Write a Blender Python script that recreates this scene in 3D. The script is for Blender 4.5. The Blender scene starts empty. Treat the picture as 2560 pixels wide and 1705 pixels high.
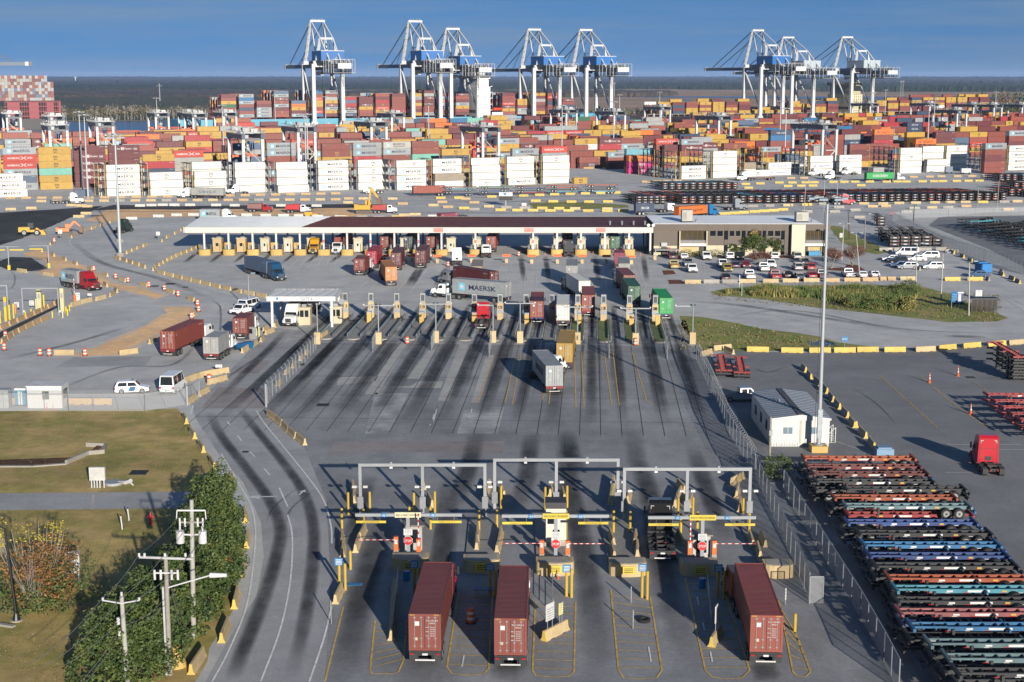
import bpy,bmesh,math,random
from mathutils import Vector,Matrix
R=math.radians
random.seed(7)
SC=bpy.context.scene
COL=SC.collection
# camera
F,CX,CY,HZ,CH=3700.0,1280.0,852.5,188.0,44.0
PT=math.atan((CY-HZ)/F)
cam_d=bpy.data.cameras.new('camera')
cam=bpy.data.objects.new('camera',cam_d)
COL.objects.link(cam)
cam_d.sensor_fit='HORIZONTAL'
cam_d.sensor_width=36.0
cam_d.lens=36.0*F/2560.0
cam_d.clip_start=1.0
cam_d.clip_end=60000.0
cam.location=(0,0,CH)
cam.rotation_euler=(math.pi/2-PT,0,0)
SC.camera=cam
# light
SUN_EL,SUN_AZ=14.5,18.5
W=bpy.data.worlds.new('World')
SC.world=W
W.use_nodes=True
wt=W.node_tree
wt.nodes.clear()
wo=wt.nodes.new('ShaderNodeOutputWorld')
wb=wt.nodes.new('ShaderNodeBackground')
sky=wt.nodes.new('ShaderNodeTexSky')
sky.sky_type='NISHITA'
sky.sun_disc=False
sky.sun_elevation=R(SUN_EL)
sky.sun_rotation=R(180-SUN_AZ)
sky.air_density=1.3
sky.dust_density=0.5
sky.ozone_density=4.5
wb.inputs['Strength'].default_value=0.054
tc=wt.nodes.new('ShaderNodeTexCoord')
mp=wt.nodes.new('ShaderNodeMapping')
mp.inputs['Scale'].default_value=(2.2,2.2,34.0)
mp.inputs['Rotation'].default_value=(0,R(4),0)
nz=wt.nodes.new('ShaderNodeTexNoise')
nz.inputs['Scale'].default_value=1.6
nz.inputs['Detail'].default_value=7
nz.inputs['Roughness'].default_value=0.6
cr=wt.nodes.new('ShaderNodeValToRGB')
cr.color_ramp.elements[0].position=0.44
cr.color_ramp.elements[0].color=(0,0,0,1)
cr.color_ramp.elements[1].position=0.75
cr.color_ramp.elements[1].color=(0.55,0.55,0.55,1)
mx=wt.nodes.new('ShaderNodeMixRGB')
mx.inputs['Color2'].default_value=(3.2,4.0,4.8,1)
mpz=wt.nodes.new('ShaderNodeMapping')
mpz.inputs['Scale'].default_value=(1,1,0.8)
mpz.inputs['Location'].default_value=(0,0,0.30)
vnm=wt.nodes.new('ShaderNodeVectorMath')
vnm.operation='NORMALIZE'
wt.links.new(tc.outputs['Generated'],mpz.inputs['Vector'])
wt.links.new(mpz.outputs['Vector'],vnm.inputs[0])
wt.links.new(vnm.outputs[0],sky.inputs['Vector'])
wt.links.new(tc.outputs['Generated'],mp.inputs['Vector'])
wt.links.new(mp.outputs['Vector'],nz.inputs['Vector'])
wt.links.new(nz.outputs['Fac'],cr.inputs['Fac'])
wt.links.new(cr.outputs['Color'],mx.inputs['Fac'])
skt=wt.nodes.new('ShaderNodeMixRGB')
skt.blend_type='MULTIPLY'
skt.inputs['Fac'].default_value=1
skt.inputs['Color2'].default_value=(0.80,1.02,1.26,1)
wt.links.new(sky.outputs['Color'],skt.inputs['Color1'])
wt.links.new(skt.outputs['Color'],mx.inputs['Color1'])
wt.links.new(mx.outputs['Color'],wb.inputs['Color'])
wt.links.new(wb.outputs['Background'],wo.inputs['Surface'])
sd=bpy.data.lights.new('sun','SUN')
sd.energy=5.0
sd.angle=R(0.5)
sd.color=(1.0,0.93,0.82)
sun=bpy.data.objects.new('sun',sd)
COL.objects.link(sun)
sun_dir=Vector((-math.sin(R(SUN_AZ))*math.cos(R(SUN_EL)),math.cos(R(SUN_AZ))*math.cos(R(SUN_EL)),-math.sin(R(SUN_EL))))
sun.rotation_euler=sun_dir.to_track_quat('-Z','Y').to_euler()
sun.location=(60,-120,120)
SC.view_settings.view_transform='Standard'
SC.view_settings.look='None'
SC.view_settings.exposure=0.64
SC.view_settings.gamma=1.0
SC.render.engine='CYCLES'
SC.cycles.max_bounces=5
SC.cycles.diffuse_bounces=1
SC.cycles.glossy_bounces=2
SC.cycles.transparent_max_bounces=12
SC.cycles.use_denoising=True
# pixel -> world
CROP=dict(A=(0,0,2.7384),B=(850,0,2.7384),C=(1700,0,2.7384),D=(0,500,2.7384),E=(850,500,2.7384),F=(1700,500,2.7384),L=(0,1000,2.2244),M=(800,1050,2.394),N=(1400,1050,2.394),O=(1900,1050,2.394),P=(860,560,5.477),Q=(1290,560,5.477),R=(1060,780,5.477),S=(440,530,5.477),T=(360,690,4.71),U=(1640,530,5.477),W=(2040,530,4.529),X=(0,560,5.477),a=(0,200,4.9),b=(470,200,4.9),c=(940,200,4.9),d=(1400,200,4.9),e=(1860,200,4.9),f=(2140,200,4.9),k=(720,30,4.71),V=(0,0,0.91953),Z=(0,0,1.0))
_cp,_sp=math.cos(PT),math.sin(PT)
def px(c,x,y):
 o=CROP[c]
 return o[0]+x/o[2],o[1]+y/o[2]
def ray(X,Y):
 u,v=(X-CX)/F,(Y-CY)/F
 return u,_cp-v*_sp,-_sp-v*_cp
def G(c,x,y,z=0.0):
 d=ray(*px(c,x,y))
 t=(z-CH)/d[2]
 return Vector((d[0]*t,d[1]*t,z))
def ztop(p,c,y):
 """height above the ground point p at which image row y (in crop c) is reached"""
 d=ray(CX,px(c,0,y)[1])
 return CH+d[2]*p[1]/d[1]
def at_depth(c,x,y,Y):
 d=ray(*px(c,x,y))
 t=Y/d[1]
 return Vector((d[0]*t,Y,CH+d[2]*t))
def proj(p):
 x,y,z=p[0],p[1],p[2]-CH
 w=y*_cp-z*_sp
 return CX+F*x/w,CY+F*(-y*_sp-z*_cp)/w
def head(a,b):
 return math.atan2(b[0]-a[0],b[1]-a[1])
def fwd(h):
 return Vector((math.sin(h),math.cos(h),0))
def rgt(h):
 return Vector((math.cos(h),-math.sin(h),0))
 # materials
MATS={}
FULL={'white sheet roof','white roof membrane','brown sheet roof','canopy deck','site office roof grey','worn yellow line paint','worn white line paint','island grass','car white','truck white','container white','ship white','machinery house blue','STOP red','puddle water','vehicle glass'}
def srgb(r,g,b):
 f=lambda c:c/12.92 if c<=0.04045 else((c+0.055)/1.055)**2.4
 return(f(r),f(g),f(b))
def pm(name,rgb,rough=0.55,metal=0.0,var=0.18,scale=1.5,bump=None,detail=5,dirt=0.0,coat=0.0):
 """procedural painted / mineral surface: noise mottling, optional corrugation (bump = period in m along local Y) and grime"""
 if name in MATS:
  return MATS[name]
 k=1.0 if name in FULL else 0.62
 rgb=tuple(c*k for c in rgb)
 m=bpy.data.materials.new(name)
 m.use_nodes=True
 nt=m.node_tree
 b=nt.nodes['Principled BSDF']
 b.inputs['Roughness'].default_value=rough
 b.inputs['Metallic'].default_value=metal
 tcn=nt.nodes.new('ShaderNodeTexCoord')
 n=nt.nodes.new('ShaderNodeTexNoise')
 n.inputs['Scale'].default_value=scale
 n.inputs['Detail'].default_value=detail
 n.inputs['Roughness'].default_value=0.62
 oi=nt.nodes.new('ShaderNodeObjectInfo')
 ad=nt.nodes.new('ShaderNodeVectorMath')
 sc=nt.nodes.new('ShaderNodeVectorMath')
 sc.operation='SCALE'
 sc.inputs['Scale'].default_value=0.37
 nt.links.new(oi.outputs['Location'],sc.inputs[0])
 nt.links.new(tcn.outputs['Object'],ad.inputs[0])
 nt.links.new(sc.outputs[0],ad.inputs[1])
 nt.links.new(ad.outputs[0],n.inputs['Vector'])
 r=nt.nodes.new('ShaderNodeMapRange')
 r.inputs['From Min'].default_value=0.25
 r.inputs['From Max'].default_value=0.75
 r.inputs['To Min'].default_value=1-var
 r.inputs['To Max'].default_value=1+var
 nt.links.new(n.outputs['Fac'],r.inputs['Value'])
 rr=nt.nodes.new('ShaderNodeMapRange')
 rr.inputs['To Min'].default_value=1-var*0.7
 rr.inputs['To Max'].default_value=1+var*0.5
 nt.links.new(oi.outputs['Random'],rr.inputs['Value'])
 mu=nt.nodes.new('ShaderNodeMath')
 mu.operation='MULTIPLY'
 nt.links.new(r.outputs[0],mu.inputs[0])
 nt.links.new(rr.outputs[0],mu.inputs[1])
 vm=nt.nodes.new('ShaderNodeVectorMath')
 vm.operation='SCALE'
 vm.inputs[0].default_value=rgb
 nt.links.new(mu.outputs[0],vm.inputs['Scale'])
 out=vm.outputs[0]
 if dirt:
  n2=nt.nodes.new('ShaderNodeTexNoise')
  n2.inputs['Scale'].default_value=scale*0.45
  n2.inputs['Detail'].default_value=8
  n2.inputs['Roughness'].default_value=0.7
  nt.links.new(ad.outputs[0],n2.inputs['Vector'])
  r2=nt.nodes.new('ShaderNodeMapRange')
  r2.inputs['From Min'].default_value=0.5
  r2.inputs['From Max'].default_value=0.75
  r2.inputs['To Max'].default_value=dirt
  nt.links.new(n2.outputs['Fac'],r2.inputs['Value'])
  mi=nt.nodes.new('ShaderNodeMixRGB')
  mi.inputs['Color2'].default_value=(0.11,0.075,0.05,1)
  nt.links.new(r2.outputs[0],mi.inputs['Fac'])
  nt.links.new(out,mi.inputs['Color1'])
  out=mi.outputs[0]
 nt.links.new(out,b.inputs['Base Color'])
 if coat:
  b.inputs['Coat Weight'].default_value=coat
  b.inputs['Coat Roughness'].default_value=0.1
 if bump:
  w=nt.nodes.new('ShaderNodeTexWave')
  w.wave_type='BANDS'
  w.bands_direction='Y'
  w.inputs['Scale'].default_value=0.314/bump
  w.inputs['Distortion'].default_value=0
  bu=nt.nodes.new('ShaderNodeBump')
  bu.inputs['Strength'].default_value=0.9
  bu.inputs['Distance'].default_value=0.035
  nt.links.new(tcn.outputs['Object'],w.inputs['Vector'])
  nt.links.new(w.outputs['Fac'],bu.inputs['Height'])
  nt.links.new(bu.outputs[0],b.inputs['Normal'])
 MATS[name]=m
 return m
def glass(name='vehicle glass',rgb=(0.012,0.016,0.02)):
 if name not in MATS:
  m=pm(name,rgb,0.08,0.0,0.05)
  m.node_tree.nodes['Principled BSDF'].inputs['Specular IOR Level'].default_value=0.7
 return MATS[name]
 # mesh builder
class MB:
 def __init__(s):
  s.v,s.f,s.m,s.mats=[],[],[],[]
 def mi(s,mat):
  if mat not in s.mats:
   s.mats.append(mat)
  return s.mats.index(mat)
 def add(s,vs,fs,mat,M=None):
  o=len(s.v)
  k=s.mi(mat)
  if M is not None:
   vs=[M@Vector(q)for q in vs]
  s.v.extend(tuple(q)for q in vs)
  s.f.extend([tuple(i+o for i in f)for f in fs])
  s.m.extend([k]*len(fs))
  return s
 def box(s,x0,x1,y0,y1,z0,z1,mat,M=None):
  vs=[(x0,y0,z0),(x1,y0,z0),(x1,y1,z0),(x0,y1,z0),(x0,y0,z1),(x1,y0,z1),(x1,y1,z1),(x0,y1,z1)]
  return s.add(vs,[(3,2,1,0),(4,5,6,7),(0,1,5,4),(1,2,6,5),(2,3,7,6),(3,0,4,7)],mat,M)
 def beam(s,a,b,w,h,mat,w2=None,h2=None,up=(0,0,1)):
  a,b=Vector(a),Vector(b)
  d=(b-a).normalized()
  up=Vector(up)
  if abs(d.dot(up))>0.98:
   up=Vector((0,1,0))
  x=d.cross(up).normalized()
  y=x.cross(d).normalized()
  w2,h2=w2 or w,h2 or h
  vs=[a+x*sx*w/2+y*sy*h/2 for sx,sy in((-1,-1),(1,-1),(1,1),(-1,1))]
  vs+=[b+x*sx*w2/2+y*sy*h2/2 for sx,sy in((-1,-1),(1,-1),(1,1),(-1,1))]
  return s.add(vs,[(3,2,1,0),(4,5,6,7),(0,1,5,4),(1,2,6,5),(2,3,7,6),(3,0,4,7)],mat)
 def cyl(s,a,b,r,mat,r2=None,n=10,cap=True):
  a,b=Vector(a),Vector(b)
  d=(b-a).normalized()
  up=Vector((0,0,1))if abs(d.z)<0.95 else Vector((1,0,0))
  x=d.cross(up).normalized()
  y=x.cross(d).normalized()
  r2=r if r2 is None else r2
  cs=[(math.cos(2*math.pi*i/n),math.sin(2*math.pi*i/n))for i in range(n)]
  vs=[a+(x*c+y*q)*r for c,q in cs]+[b+(x*c+y*q)*r2 for c,q in cs]
  fs=[(i,n+i,n+(i+1)%n,(i+1)%n)for i in range(n)]
  if cap:
   fs+=[tuple(range(n)),tuple(range(2*n-1,n-1,-1))]
  return s.add(vs,fs,mat)
 def prism(s,prof,x0,x1,mat,M=None,taper=None):
  """profile of (y, z) points extruded along x from x0 to x1; taper = function(y, z) -> width factor"""
  n=len(prof)
  t=taper or(lambda y,z:1.0)
  vs=[(x0*t(y,z),y,z)for y,z in prof]+[(x1*t(y,z),y,z)for y,z in prof]
  fs=[(i,(i+1)%n,n+(i+1)%n,n+i)for i in range(n)]+[tuple(range(n-1,-1,-1)),tuple(range(n,2*n))]
  return s.add(vs,fs,mat,M)
 def ext(s,poly,z0,z1,mat,M=None):
  """polygon of (x, y) points extruded in z"""
  n=len(poly)
  vs=[(p[0],p[1],z0)for p in poly]+[(p[0],p[1],z1)for p in poly]
  fs=[(i,(i+1)%n,n+(i+1)%n,n+i)for i in range(n)]+[tuple(range(n-1,-1,-1)),tuple(range(n,2*n))]
  return s.add(vs,fs,mat,M)
 def poly(s,vs,mat):
  return s.add(vs,[tuple(range(len(vs)))],mat)
 def text(s,txt,o,xd,yd,h,mat,align='C',width=None):
  vs,fs,w=text_mesh(txt)
  xd,yd,o=Vector(xd).normalized(),Vector(yd).normalized(),Vector(o)
  kx=h if width is None else width/w
  off=-w/2 if align=='C' else 0
  return s.add([o+xd*(q[0]+off)*kx+yd*(q[1]-0.36)*h for q in vs],fs,mat)
 def build(s,name,parent=None,smooth=False,loc=None,rz=0.0):
  me=bpy.data.meshes.new(name)
  me.from_pydata(s.v,[],s.f)
  for m in s.mats:
   me.materials.append(m)
  me.polygons.foreach_set('material_index',s.m)
  if smooth:
   me.polygons.foreach_set('use_smooth',[True]*len(s.f))
   try:
    me.set_sharp_from_angle(angle=R(40))
   except Exception:
    pass
  me.update()
  bm=bmesh.new()
  bm.from_mesh(me)
  bmesh.ops.recalc_face_normals(bm,faces=bm.faces)
  bm.to_mesh(me)
  bm.free()
  ob=bpy.data.objects.new(name,me)
  COL.objects.link(ob)
  if parent is not None:
   ob.parent=parent
  if loc is not None:
   ob.location=loc
  ob.rotation_euler.z=rz
  return ob
_TX={}
def text_mesh(txt):
 if txt not in _TX:
  cu=bpy.data.curves.new('lettering','FONT')
  cu.body=txt
  cu.size=1.0
  cu.resolution_u=2
  cu.offset=0.012
  ob=bpy.data.objects.new('lettering',cu)
  COL.objects.link(ob)
  bpy.context.view_layer.update()
  me=bpy.data.meshes.new_from_object(ob.evaluated_get(bpy.context.evaluated_depsgraph_get()))
  vs=[tuple(q.co)for q in me.vertices]
  fs=[tuple(p.vertices)for p in me.polygons]
  bpy.data.objects.remove(ob)
  bpy.data.curves.remove(cu)
  bpy.data.meshes.remove(me)
  x0=min([q[0]for q in vs]or[0])
  vs=[(q[0]-x0,q[1],0)for q in vs]
  _TX[txt]=(vs,fs,max([q[0]for q in vs]or[1]))
 return _TX[txt]
def thing(name,label,cat,loc=(0,0,0),rz=0.0,group=None):
 o=bpy.data.objects.new(name,None)
 o.empty_display_size=0.5
 COL.objects.link(o)
 o.location=loc
 o.rotation_euler.z=rz
 return tag(o,label,cat,group)
def tag(o,label,cat,group=None):
 o['label']=label
 o['category']=cat
 if group:
  o['group']=group
 return o
def struct(o,kind='structure',label=None):
 o['kind']=kind
 if label:
  o['label']=label
 return o
def copy_tree(o,parent=None):
 c=o.copy()
 COL.objects.link(c)
 if parent is not None:
  c.parent=parent
 for ch in o.children:
  copy_tree(ch,c)
 return c
def place(o,loc,rz,label,group=None):
 o.location=loc
 o.rotation_euler.z=rz
 o['label']=label
 if group:
  o['group']=group
 return o
ORD=['first','second','third','fourth','fifth','sixth','seventh','eighth','ninth','tenth','eleventh','twelfth','thirteenth','fourteenth','fifteenth','sixteenth','seventeenth','eighteenth','nineteenth','twentieth']+['%d%s'%(i,{1:'st',2:'nd',3:'rd'}.get(i%10,'th'))for i in range(21,100)]
# GROUND
def gm(name,rgb,var=0.25,s1=0.03,s2=0.35,s3=4.0,tint=None,rough=0.85,tint_amt=0.5,streak=0.0):
 """ground surface: three scales of mottling in world metres, optional second tint in patches"""
 if name in MATS:
  return MATS[name]
 m=bpy.data.materials.new(name)
 m.use_nodes=True
 nt=m.node_tree
 b=nt.nodes['Principled BSDF']
 b.inputs['Roughness'].default_value=rough
 b.inputs['Specular IOR Level'].default_value=0.25
 t=nt.nodes.new('ShaderNodeTexCoord')
 prev=None
 for i,(s,a)in enumerate(((s1,1.0),(s2,0.8),(s3,0.7))):
  n=nt.nodes.new('ShaderNodeTexNoise')
  n.inputs['Scale'].default_value=s
  n.inputs['Detail'].default_value=6
  n.inputs['Roughness'].default_value=0.65
  mpn=nt.nodes.new('ShaderNodeMapping')
  if streak and i==1:
   mpn.inputs['Scale'].default_value=(1.0,streak,1.0)
  nt.links.new(t.outputs['Object'],mpn.inputs['Vector'])
  nt.links.new(mpn.outputs['Vector'],n.inputs['Vector'])
  r=nt.nodes.new('ShaderNodeMapRange')
  r.inputs['From Min'].default_value=0.3
  r.inputs['From Max'].default_value=0.7
  r.inputs['To Min'].default_value=1-var*a
  r.inputs['To Max'].default_value=1+var*a
  nt.links.new(n.outputs['Fac'],r.inputs['Value'])
  if prev is None:
   prev=r.outputs[0]
   first=n
  else:
   mu=nt.nodes.new('ShaderNodeMath')
   mu.operation='MULTIPLY'
   nt.links.new(prev,mu.inputs[0])
   nt.links.new(r.outputs[0],mu.inputs[1])
   prev=mu.outputs[0]
 base=nt.nodes.new('ShaderNodeMixRGB')
 base.inputs['Color1'].default_value=(*rgb,1)
 base.inputs['Color2'].default_value=(*(tint or rgb),1)
 n=nt.nodes.new('ShaderNodeTexNoise')
 n.inputs['Scale'].default_value=s2*0.4
 n.inputs['Detail'].default_value=8
 n.inputs['Roughness'].default_value=0.7
 nt.links.new(t.outputs['Object'],n.inputs['Vector'])
 r=nt.nodes.new('ShaderNodeMapRange')
 r.inputs['From Min'].default_value=0.42
 r.inputs['From Max'].default_value=0.62
 r.inputs['To Max'].default_value=tint_amt*2
 nt.links.new(n.outputs['Fac'],r.inputs['Value'])
 nt.links.new(r.outputs[0],base.inputs['Fac'])
 vm=nt.nodes.new('ShaderNodeVectorMath')
 vm.operation='SCALE'
 nt.links.new(base.outputs[0],vm.inputs[0])
 nt.links.new(prev,vm.inputs['Scale'])
 nt.links.new(vm.outputs[0],b.inputs['Base Color'])
 MATS[name]=m
 return m
concrete=gm('worn concrete',(0.46,0.455,0.44),0.12,0.02,0.25,3.0,(0.38,0.38,0.375))
asphalt=gm('grey asphalt',(0.25,0.253,0.26),0.19,0.03,0.22,2.5,(0.185,0.188,0.195),streak=0.3)
asphalt_lot=gm('lot asphalt',(0.195,0.198,0.206),0.14,0.02,0.2,2.5,(0.155,0.158,0.165))
road_mat=gm('road asphalt',(0.33,0.33,0.335),0.12,0.03,0.3,3.0,(0.26,0.26,0.265))
black_asphalt=gm('fresh asphalt',(0.035,0.036,0.038),0.3,0.03,0.2,2.0,(0.06,0.06,0.06),streak=0.3)
lawn_mat=gm('dry lawn',(0.40,0.285,0.115),0.22,0.05,0.4,6.0,(0.23,0.21,0.055),tint_amt=0.5)
grass_mat=gm('green grass',(0.17,0.215,0.045),0.25,0.05,0.5,6.0,(0.28,0.22,0.09),tint_amt=0.5)
dirt_mat=gm('orange dirt',(0.80,0.49,0.24),0.2,0.05,0.6,5.0,(0.66,0.46,0.28))
pale_mat=gm('pale slab',(0.40,0.39,0.37),0.14,0.1,0.5,3.0,(0.31,0.30,0.285))
marsh_mat=gm('marsh',(0.36,0.235,0.165),0.18,0.0012,0.01,0.08,(0.25,0.20,0.12))
scrub_mat=gm('scrub',(0.11,0.10,0.045),0.3,0.004,0.03,0.2,(0.065,0.075,0.03))
TH=R(24)
QO=Vector((-139.0,1222.0,0))
QU,QV=Vector((math.cos(TH),math.sin(TH),0)),Vector((-math.sin(TH),math.cos(TH),0))
def Y(s,d,z=0.0):
 """yard coordinates: s metres along the quay, d metres towards the water"""
 return QO+QU*s+QV*d+Vector((0,0,z))
def sheet(name,pts,mat,z,kind='structure'):
 """flat sheet from ground points; triangulated"""
 bm=bmesh.new()
 vs=[bm.verts.new((p[0],p[1],z))for p in pts]
 f=bm.faces.new(vs)
 bmesh.ops.triangulate(bm,faces=[f])
 bmesh.ops.recalc_face_normals(bm,faces=bm.faces)
 for q in bm.faces:
  if q.normal.z<0:
   q.normal_flip()
 me=bpy.data.meshes.new(name)
 bm.to_mesh(me)
 bm.free()
 me.materials.append(mat)
 o=bpy.data.objects.new(name,me)
 COL.objects.link(o)
 return struct(o,kind)
def line(c,pts,step=4.0):
 g=[G(c,*p)for p in pts]
 out=[g[0]]
 for a,b in zip(g,g[1:]):
  k=max(1,int((b-a).length/step))
  out+=[a.lerp(b,(j+1)/k)for j in range(k)]
 return out
def outline(c,pts,rough=0.0,n=5):
 """ground outline from picture points, its edges broken up a little where the edge is ragged"""
 g=[G(c,*p)for p in pts]
 if not rough:
  return g
 out=[]
 for i,a in enumerate(g):
  b=g[(i+1)%len(g)]
  k=max(1,int((b-a).length/3))
  for j in range(k):
   q=a.lerp(b,j/k)
   out.append(q+Vector((random.uniform(-rough,rough),random.uniform(-rough,rough),0)))
 return out
sheet('ground',[(-40000,-3000,0),(40000,-3000,0),(40000,45000,0),(-40000,45000,0)],marsh_mat,-3.2)
wm=bpy.data.materials.new('river water')
wm.use_nodes=True
wbs=wm.node_tree.nodes['Principled BSDF']
wbs.inputs['Base Color'].default_value=(0.03,0.075,0.15,1)
wbs.inputs['Roughness'].default_value=0.22
wn=wm.node_tree.nodes.new('ShaderNodeTexNoise')
wn.inputs['Scale'].default_value=0.15
wn.inputs['Detail'].default_value=6
wc=wm.node_tree.nodes.new('ShaderNodeTexCoord')
wu=wm.node_tree.nodes.new('ShaderNodeBump')
wu.inputs['Strength'].default_value=0.35
wu.inputs['Distance'].default_value=0.5
wm.node_tree.links.new(wc.outputs['Object'],wn.inputs['Vector'])
wm.node_tree.links.new(wn.outputs['Fac'],wu.inputs['Height'])
wm.node_tree.links.new(wu.outputs[0],wbs.inputs['Normal'])
MATS['river water']=wm
riv=[Y(-2500,-20),Y(-800,-20),Y(3000,-20),Y(3000,190),Y(900,200),Y(500,240),Y(200,330),Y(0,400),Y(-250,425),Y(-800,420),Y(-2500,400)]
sheet('river',riv,wm,-2.6)
sheet('river',[(150,3330,0),(700,3050,0),(1600,2950,0),(3000,3000,0),(3000,3230,0),(1500,3260,0),(700,3350,0),(250,3420,0)],wm,-2.9)
sheet('river',[(1500,9000,0),(5200,8700,0),(5200,9500,0),(2200,9500,0)],wm,-2.9)
scrub_pts=[Y(-2500,403),Y(-250,428),Y(0,403),Y(200,333),Y(500,243),Y(900,203),Y(3000,193),Y(3000,420),Y(900,460),Y(300,800),Y(-200,1300),Y(-2500,1500)]
sheet('riverbank',scrub_pts,scrub_mat,-2.5)
sand=gm('sandy bank',(0.36,0.30,0.20),0.2,0.01,0.1,0.6)
sheet('shore',[Y(-230,417),Y(60,375),Y(200,322),Y(210,337),Y(60,392),Y(-230,436)],sand,-2.3)
pav=MB()
q=[Vector((-2200,-400,0)),Vector((2600,-400,0)),Y(2600,4),Y(-2200,4)]
pav.poly(q,concrete)
for i in range(4):
 a,b=q[i],q[(i+1)%4]
 pav.poly([a,b,b+Vector((0,0,-3.0)),a+Vector((0,0,-3.0))],concrete)
struct(pav.build('pavement'))
sheet('road',outline('V',[(455,1600),(520,1480),(590,1370),(607,1280),(600,1200),(560,1110),(500,1040),(452,965),(440,930),(490,890),(560,820),(620,752),(735,765),(625,905),(612,945),(700,1030),(750,1150),(760,1330),(745,1600)]),road_mat,0.012)
sheet('gate_plaza',outline('V',[(735,765),(1545,765),(1625,800),(1765,1080),(1875,1260),(2090,1620),(740,1620),(760,1330),(750,1150),(700,1030),(612,945),(625,905)]),asphalt,0.008)
sheet('trailer_lot_pavement',outline('V',[(1640,815),(1690,805),(1840,812),(2500,782),(2600,1620),(2080,1620),(1860,1240),(1750,1060),(1640,850)]),asphalt_lot,0.0115)
sheet('lawn',outline('V',[(-60,945),(405,940),(425,960),(440,990),(490,1060),(525,1120),(545,1170),(562,1260),(547,1370),(480,1490),(440,1600),(-100,1620)],0.35),lawn_mat,0.014)
sheet('path',outline('V',[(-80,1135),(480,1130),(530,1118),(548,1172),(480,1168),(-80,1174)]),road_mat,0.022)
sheet('path_repair',outline('L',[(512,525),(530,527),(518,610),(503,608)]),pale_mat,0.03)
sheet('grass_verge',outline('F',[(205,630),(320,604),(560,594),(1000,592),(1560,580),(1680,600),(1850,640),(1960,700),(2150,760),(2250,810),(2150,832),(1850,838),(1300,775),(1000,745),(700,700),(450,665),(250,655)],0.3),grass_mat,0.02)
sheet('grass_verge',outline('F',[(0,795),(150,803),(330,830),(560,880),(800,912),(950,935),(1080,975),(1300,1000),(1250,1012),(1000,1016),(700,1034),(180,1034),(110,990),(60,930),(0,850)],0.4),grass_mat,0.02)
sheet('grass_verge',outline('F',[(1030,175),(1100,180),(1250,270),(1460,352),(1350,372),(1245,352),(1100,284),(1032,200)],0.3),grass_mat,0.02)
sheet('grass_verge',outline('B',[(1290,1392),(1520,1380),(1960,1402),(1985,1420),(1700,1432),(1330,1428)],0.4),grass_mat,0.02)
DUST=[]
for pts in([(150,360),(265,342),(470,410),(640,470),(800,570),(960,590),(1145,650),(1075,685),(960,655),(700,590),(610,560),(410,530),(300,515),(230,490),(350,470),(290,420)],[(1125,735),(1330,728),(1335,790),(1180,880),(980,990),(830,1066),(600,1072),(450,1067),(640,1000),(900,900),(1120,790)],[(480,242),(560,200),(700,152),(735,155),(700,170),(560,225)]):
 sheet('dirt_patch',outline('D',pts,0.8),dirt_mat,0.018)
 DUST.append((line('D',pts+[pts[0]],5),2.6))
DUST.append((line('D',[(1150,540),(1350,580),(1560,640),(1700,690)],5),3.5))
sheet('dirt_patch',outline('V',[(195,507),(250,481),(430,474),(830,471),(905,488),(800,497),(560,494),(430,498),(300,501),(240,512)],0.6),dirt_mat,0.018)
sheet('asphalt_patch',outline('D',[(-60,90),(350,66),(620,45),(705,40),(600,90),(480,122),(350,182),(150,262),(-60,325)],0.3),black_asphalt,0.016)
sheet('asphalt_patch',outline('A',[(620,1442),(780,1402),(1200,1412),(2355,1397),(2600,1400),(2600,1422),(2355,1424),(1200,1436),(900,1432)],0.2),black_asphalt,0.024)
sheet('asphalt_patch',outline('D',[(-60,440),(70,390),(210,395),(345,470),(250,490),(70,482)],0.3),black_asphalt,0.022)
sheet('asphalt_patch',outline('X',[(-40,1540),(0,1480),(800,1105),(820,1130),(120,1480),(-40,1600)]),black_asphalt,0.024)
sheet('asphalt_patch',outline('D',[(500,1075),(1040,1070),(1000,1130),(380,1145)]),road_mat,0.016)
sheet('trailer_lot_pavement',outline('F',[(1770,120),(2100,85),(2560,75),(2560,560),(2100,330),(1700,175)]),asphalt_lot,0.008)
pud=pm('puddle water',(0.02,0.05,0.10),0.05,0,0.05)
sheet('puddle',outline('F',[(865,968),(940,962),(1040,975),(1075,990),(1010,1000),(900,995)],0.15),pud,0.036)
padm=gm('scale pad concrete',(0.37,0.37,0.365),0.16,0.05,0.4,3.0,(0.22,0.22,0.22))
LH=R(3.1)
LF,LR=fwd(LH),rgt(LH)
PED=[G('E',40+176.4*i,812+1.7*i)for i in range(13)]
a0,a1=PED[0]-LR*6.5,PED[12]+LR*5.6
sheet('scale_pads',[a0+LF*1.5,a1+LF*1.5,a1-LF*25,a0-LF*25],padm,0.02)
jt=MB()
jm=pm('joint tar',(0.035,0.035,0.037),0.9)
for k in range(9):
 c=-LF*(3.0*k-1.3)
 n1=LF*0.05
 jt.poly([a0+c-n1+Vector((0,0,.026)),a1+c-n1+Vector((0,0,.026)),a1+c+n1+Vector((0,0,.026)),a0+c+n1+Vector((0,0,.026))],jm)
for i in range(27):
 c=a0+(a1-a0)*(i/26)+LF*-25
 jt.poly([c+Vector((-.04,0,.026)),c+Vector((.04,0,.026)),c-LF*62+Vector((.04,0,.026)),c-LF*62+Vector((-.04,0,.026))],jm)
for k in(31,38,52,66,80):
 c=-LF*(k+random.uniform(-1,1))
 jt.poly([a0+c+Vector((0,-.05,.0262)),a1+c+Vector((0,-.05,.0262)),a1+c+Vector((0,.05,.0262)),a0+c+Vector((0,.05,.0262))],jm)
struct(jt.build('pavement_joints'))
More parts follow.
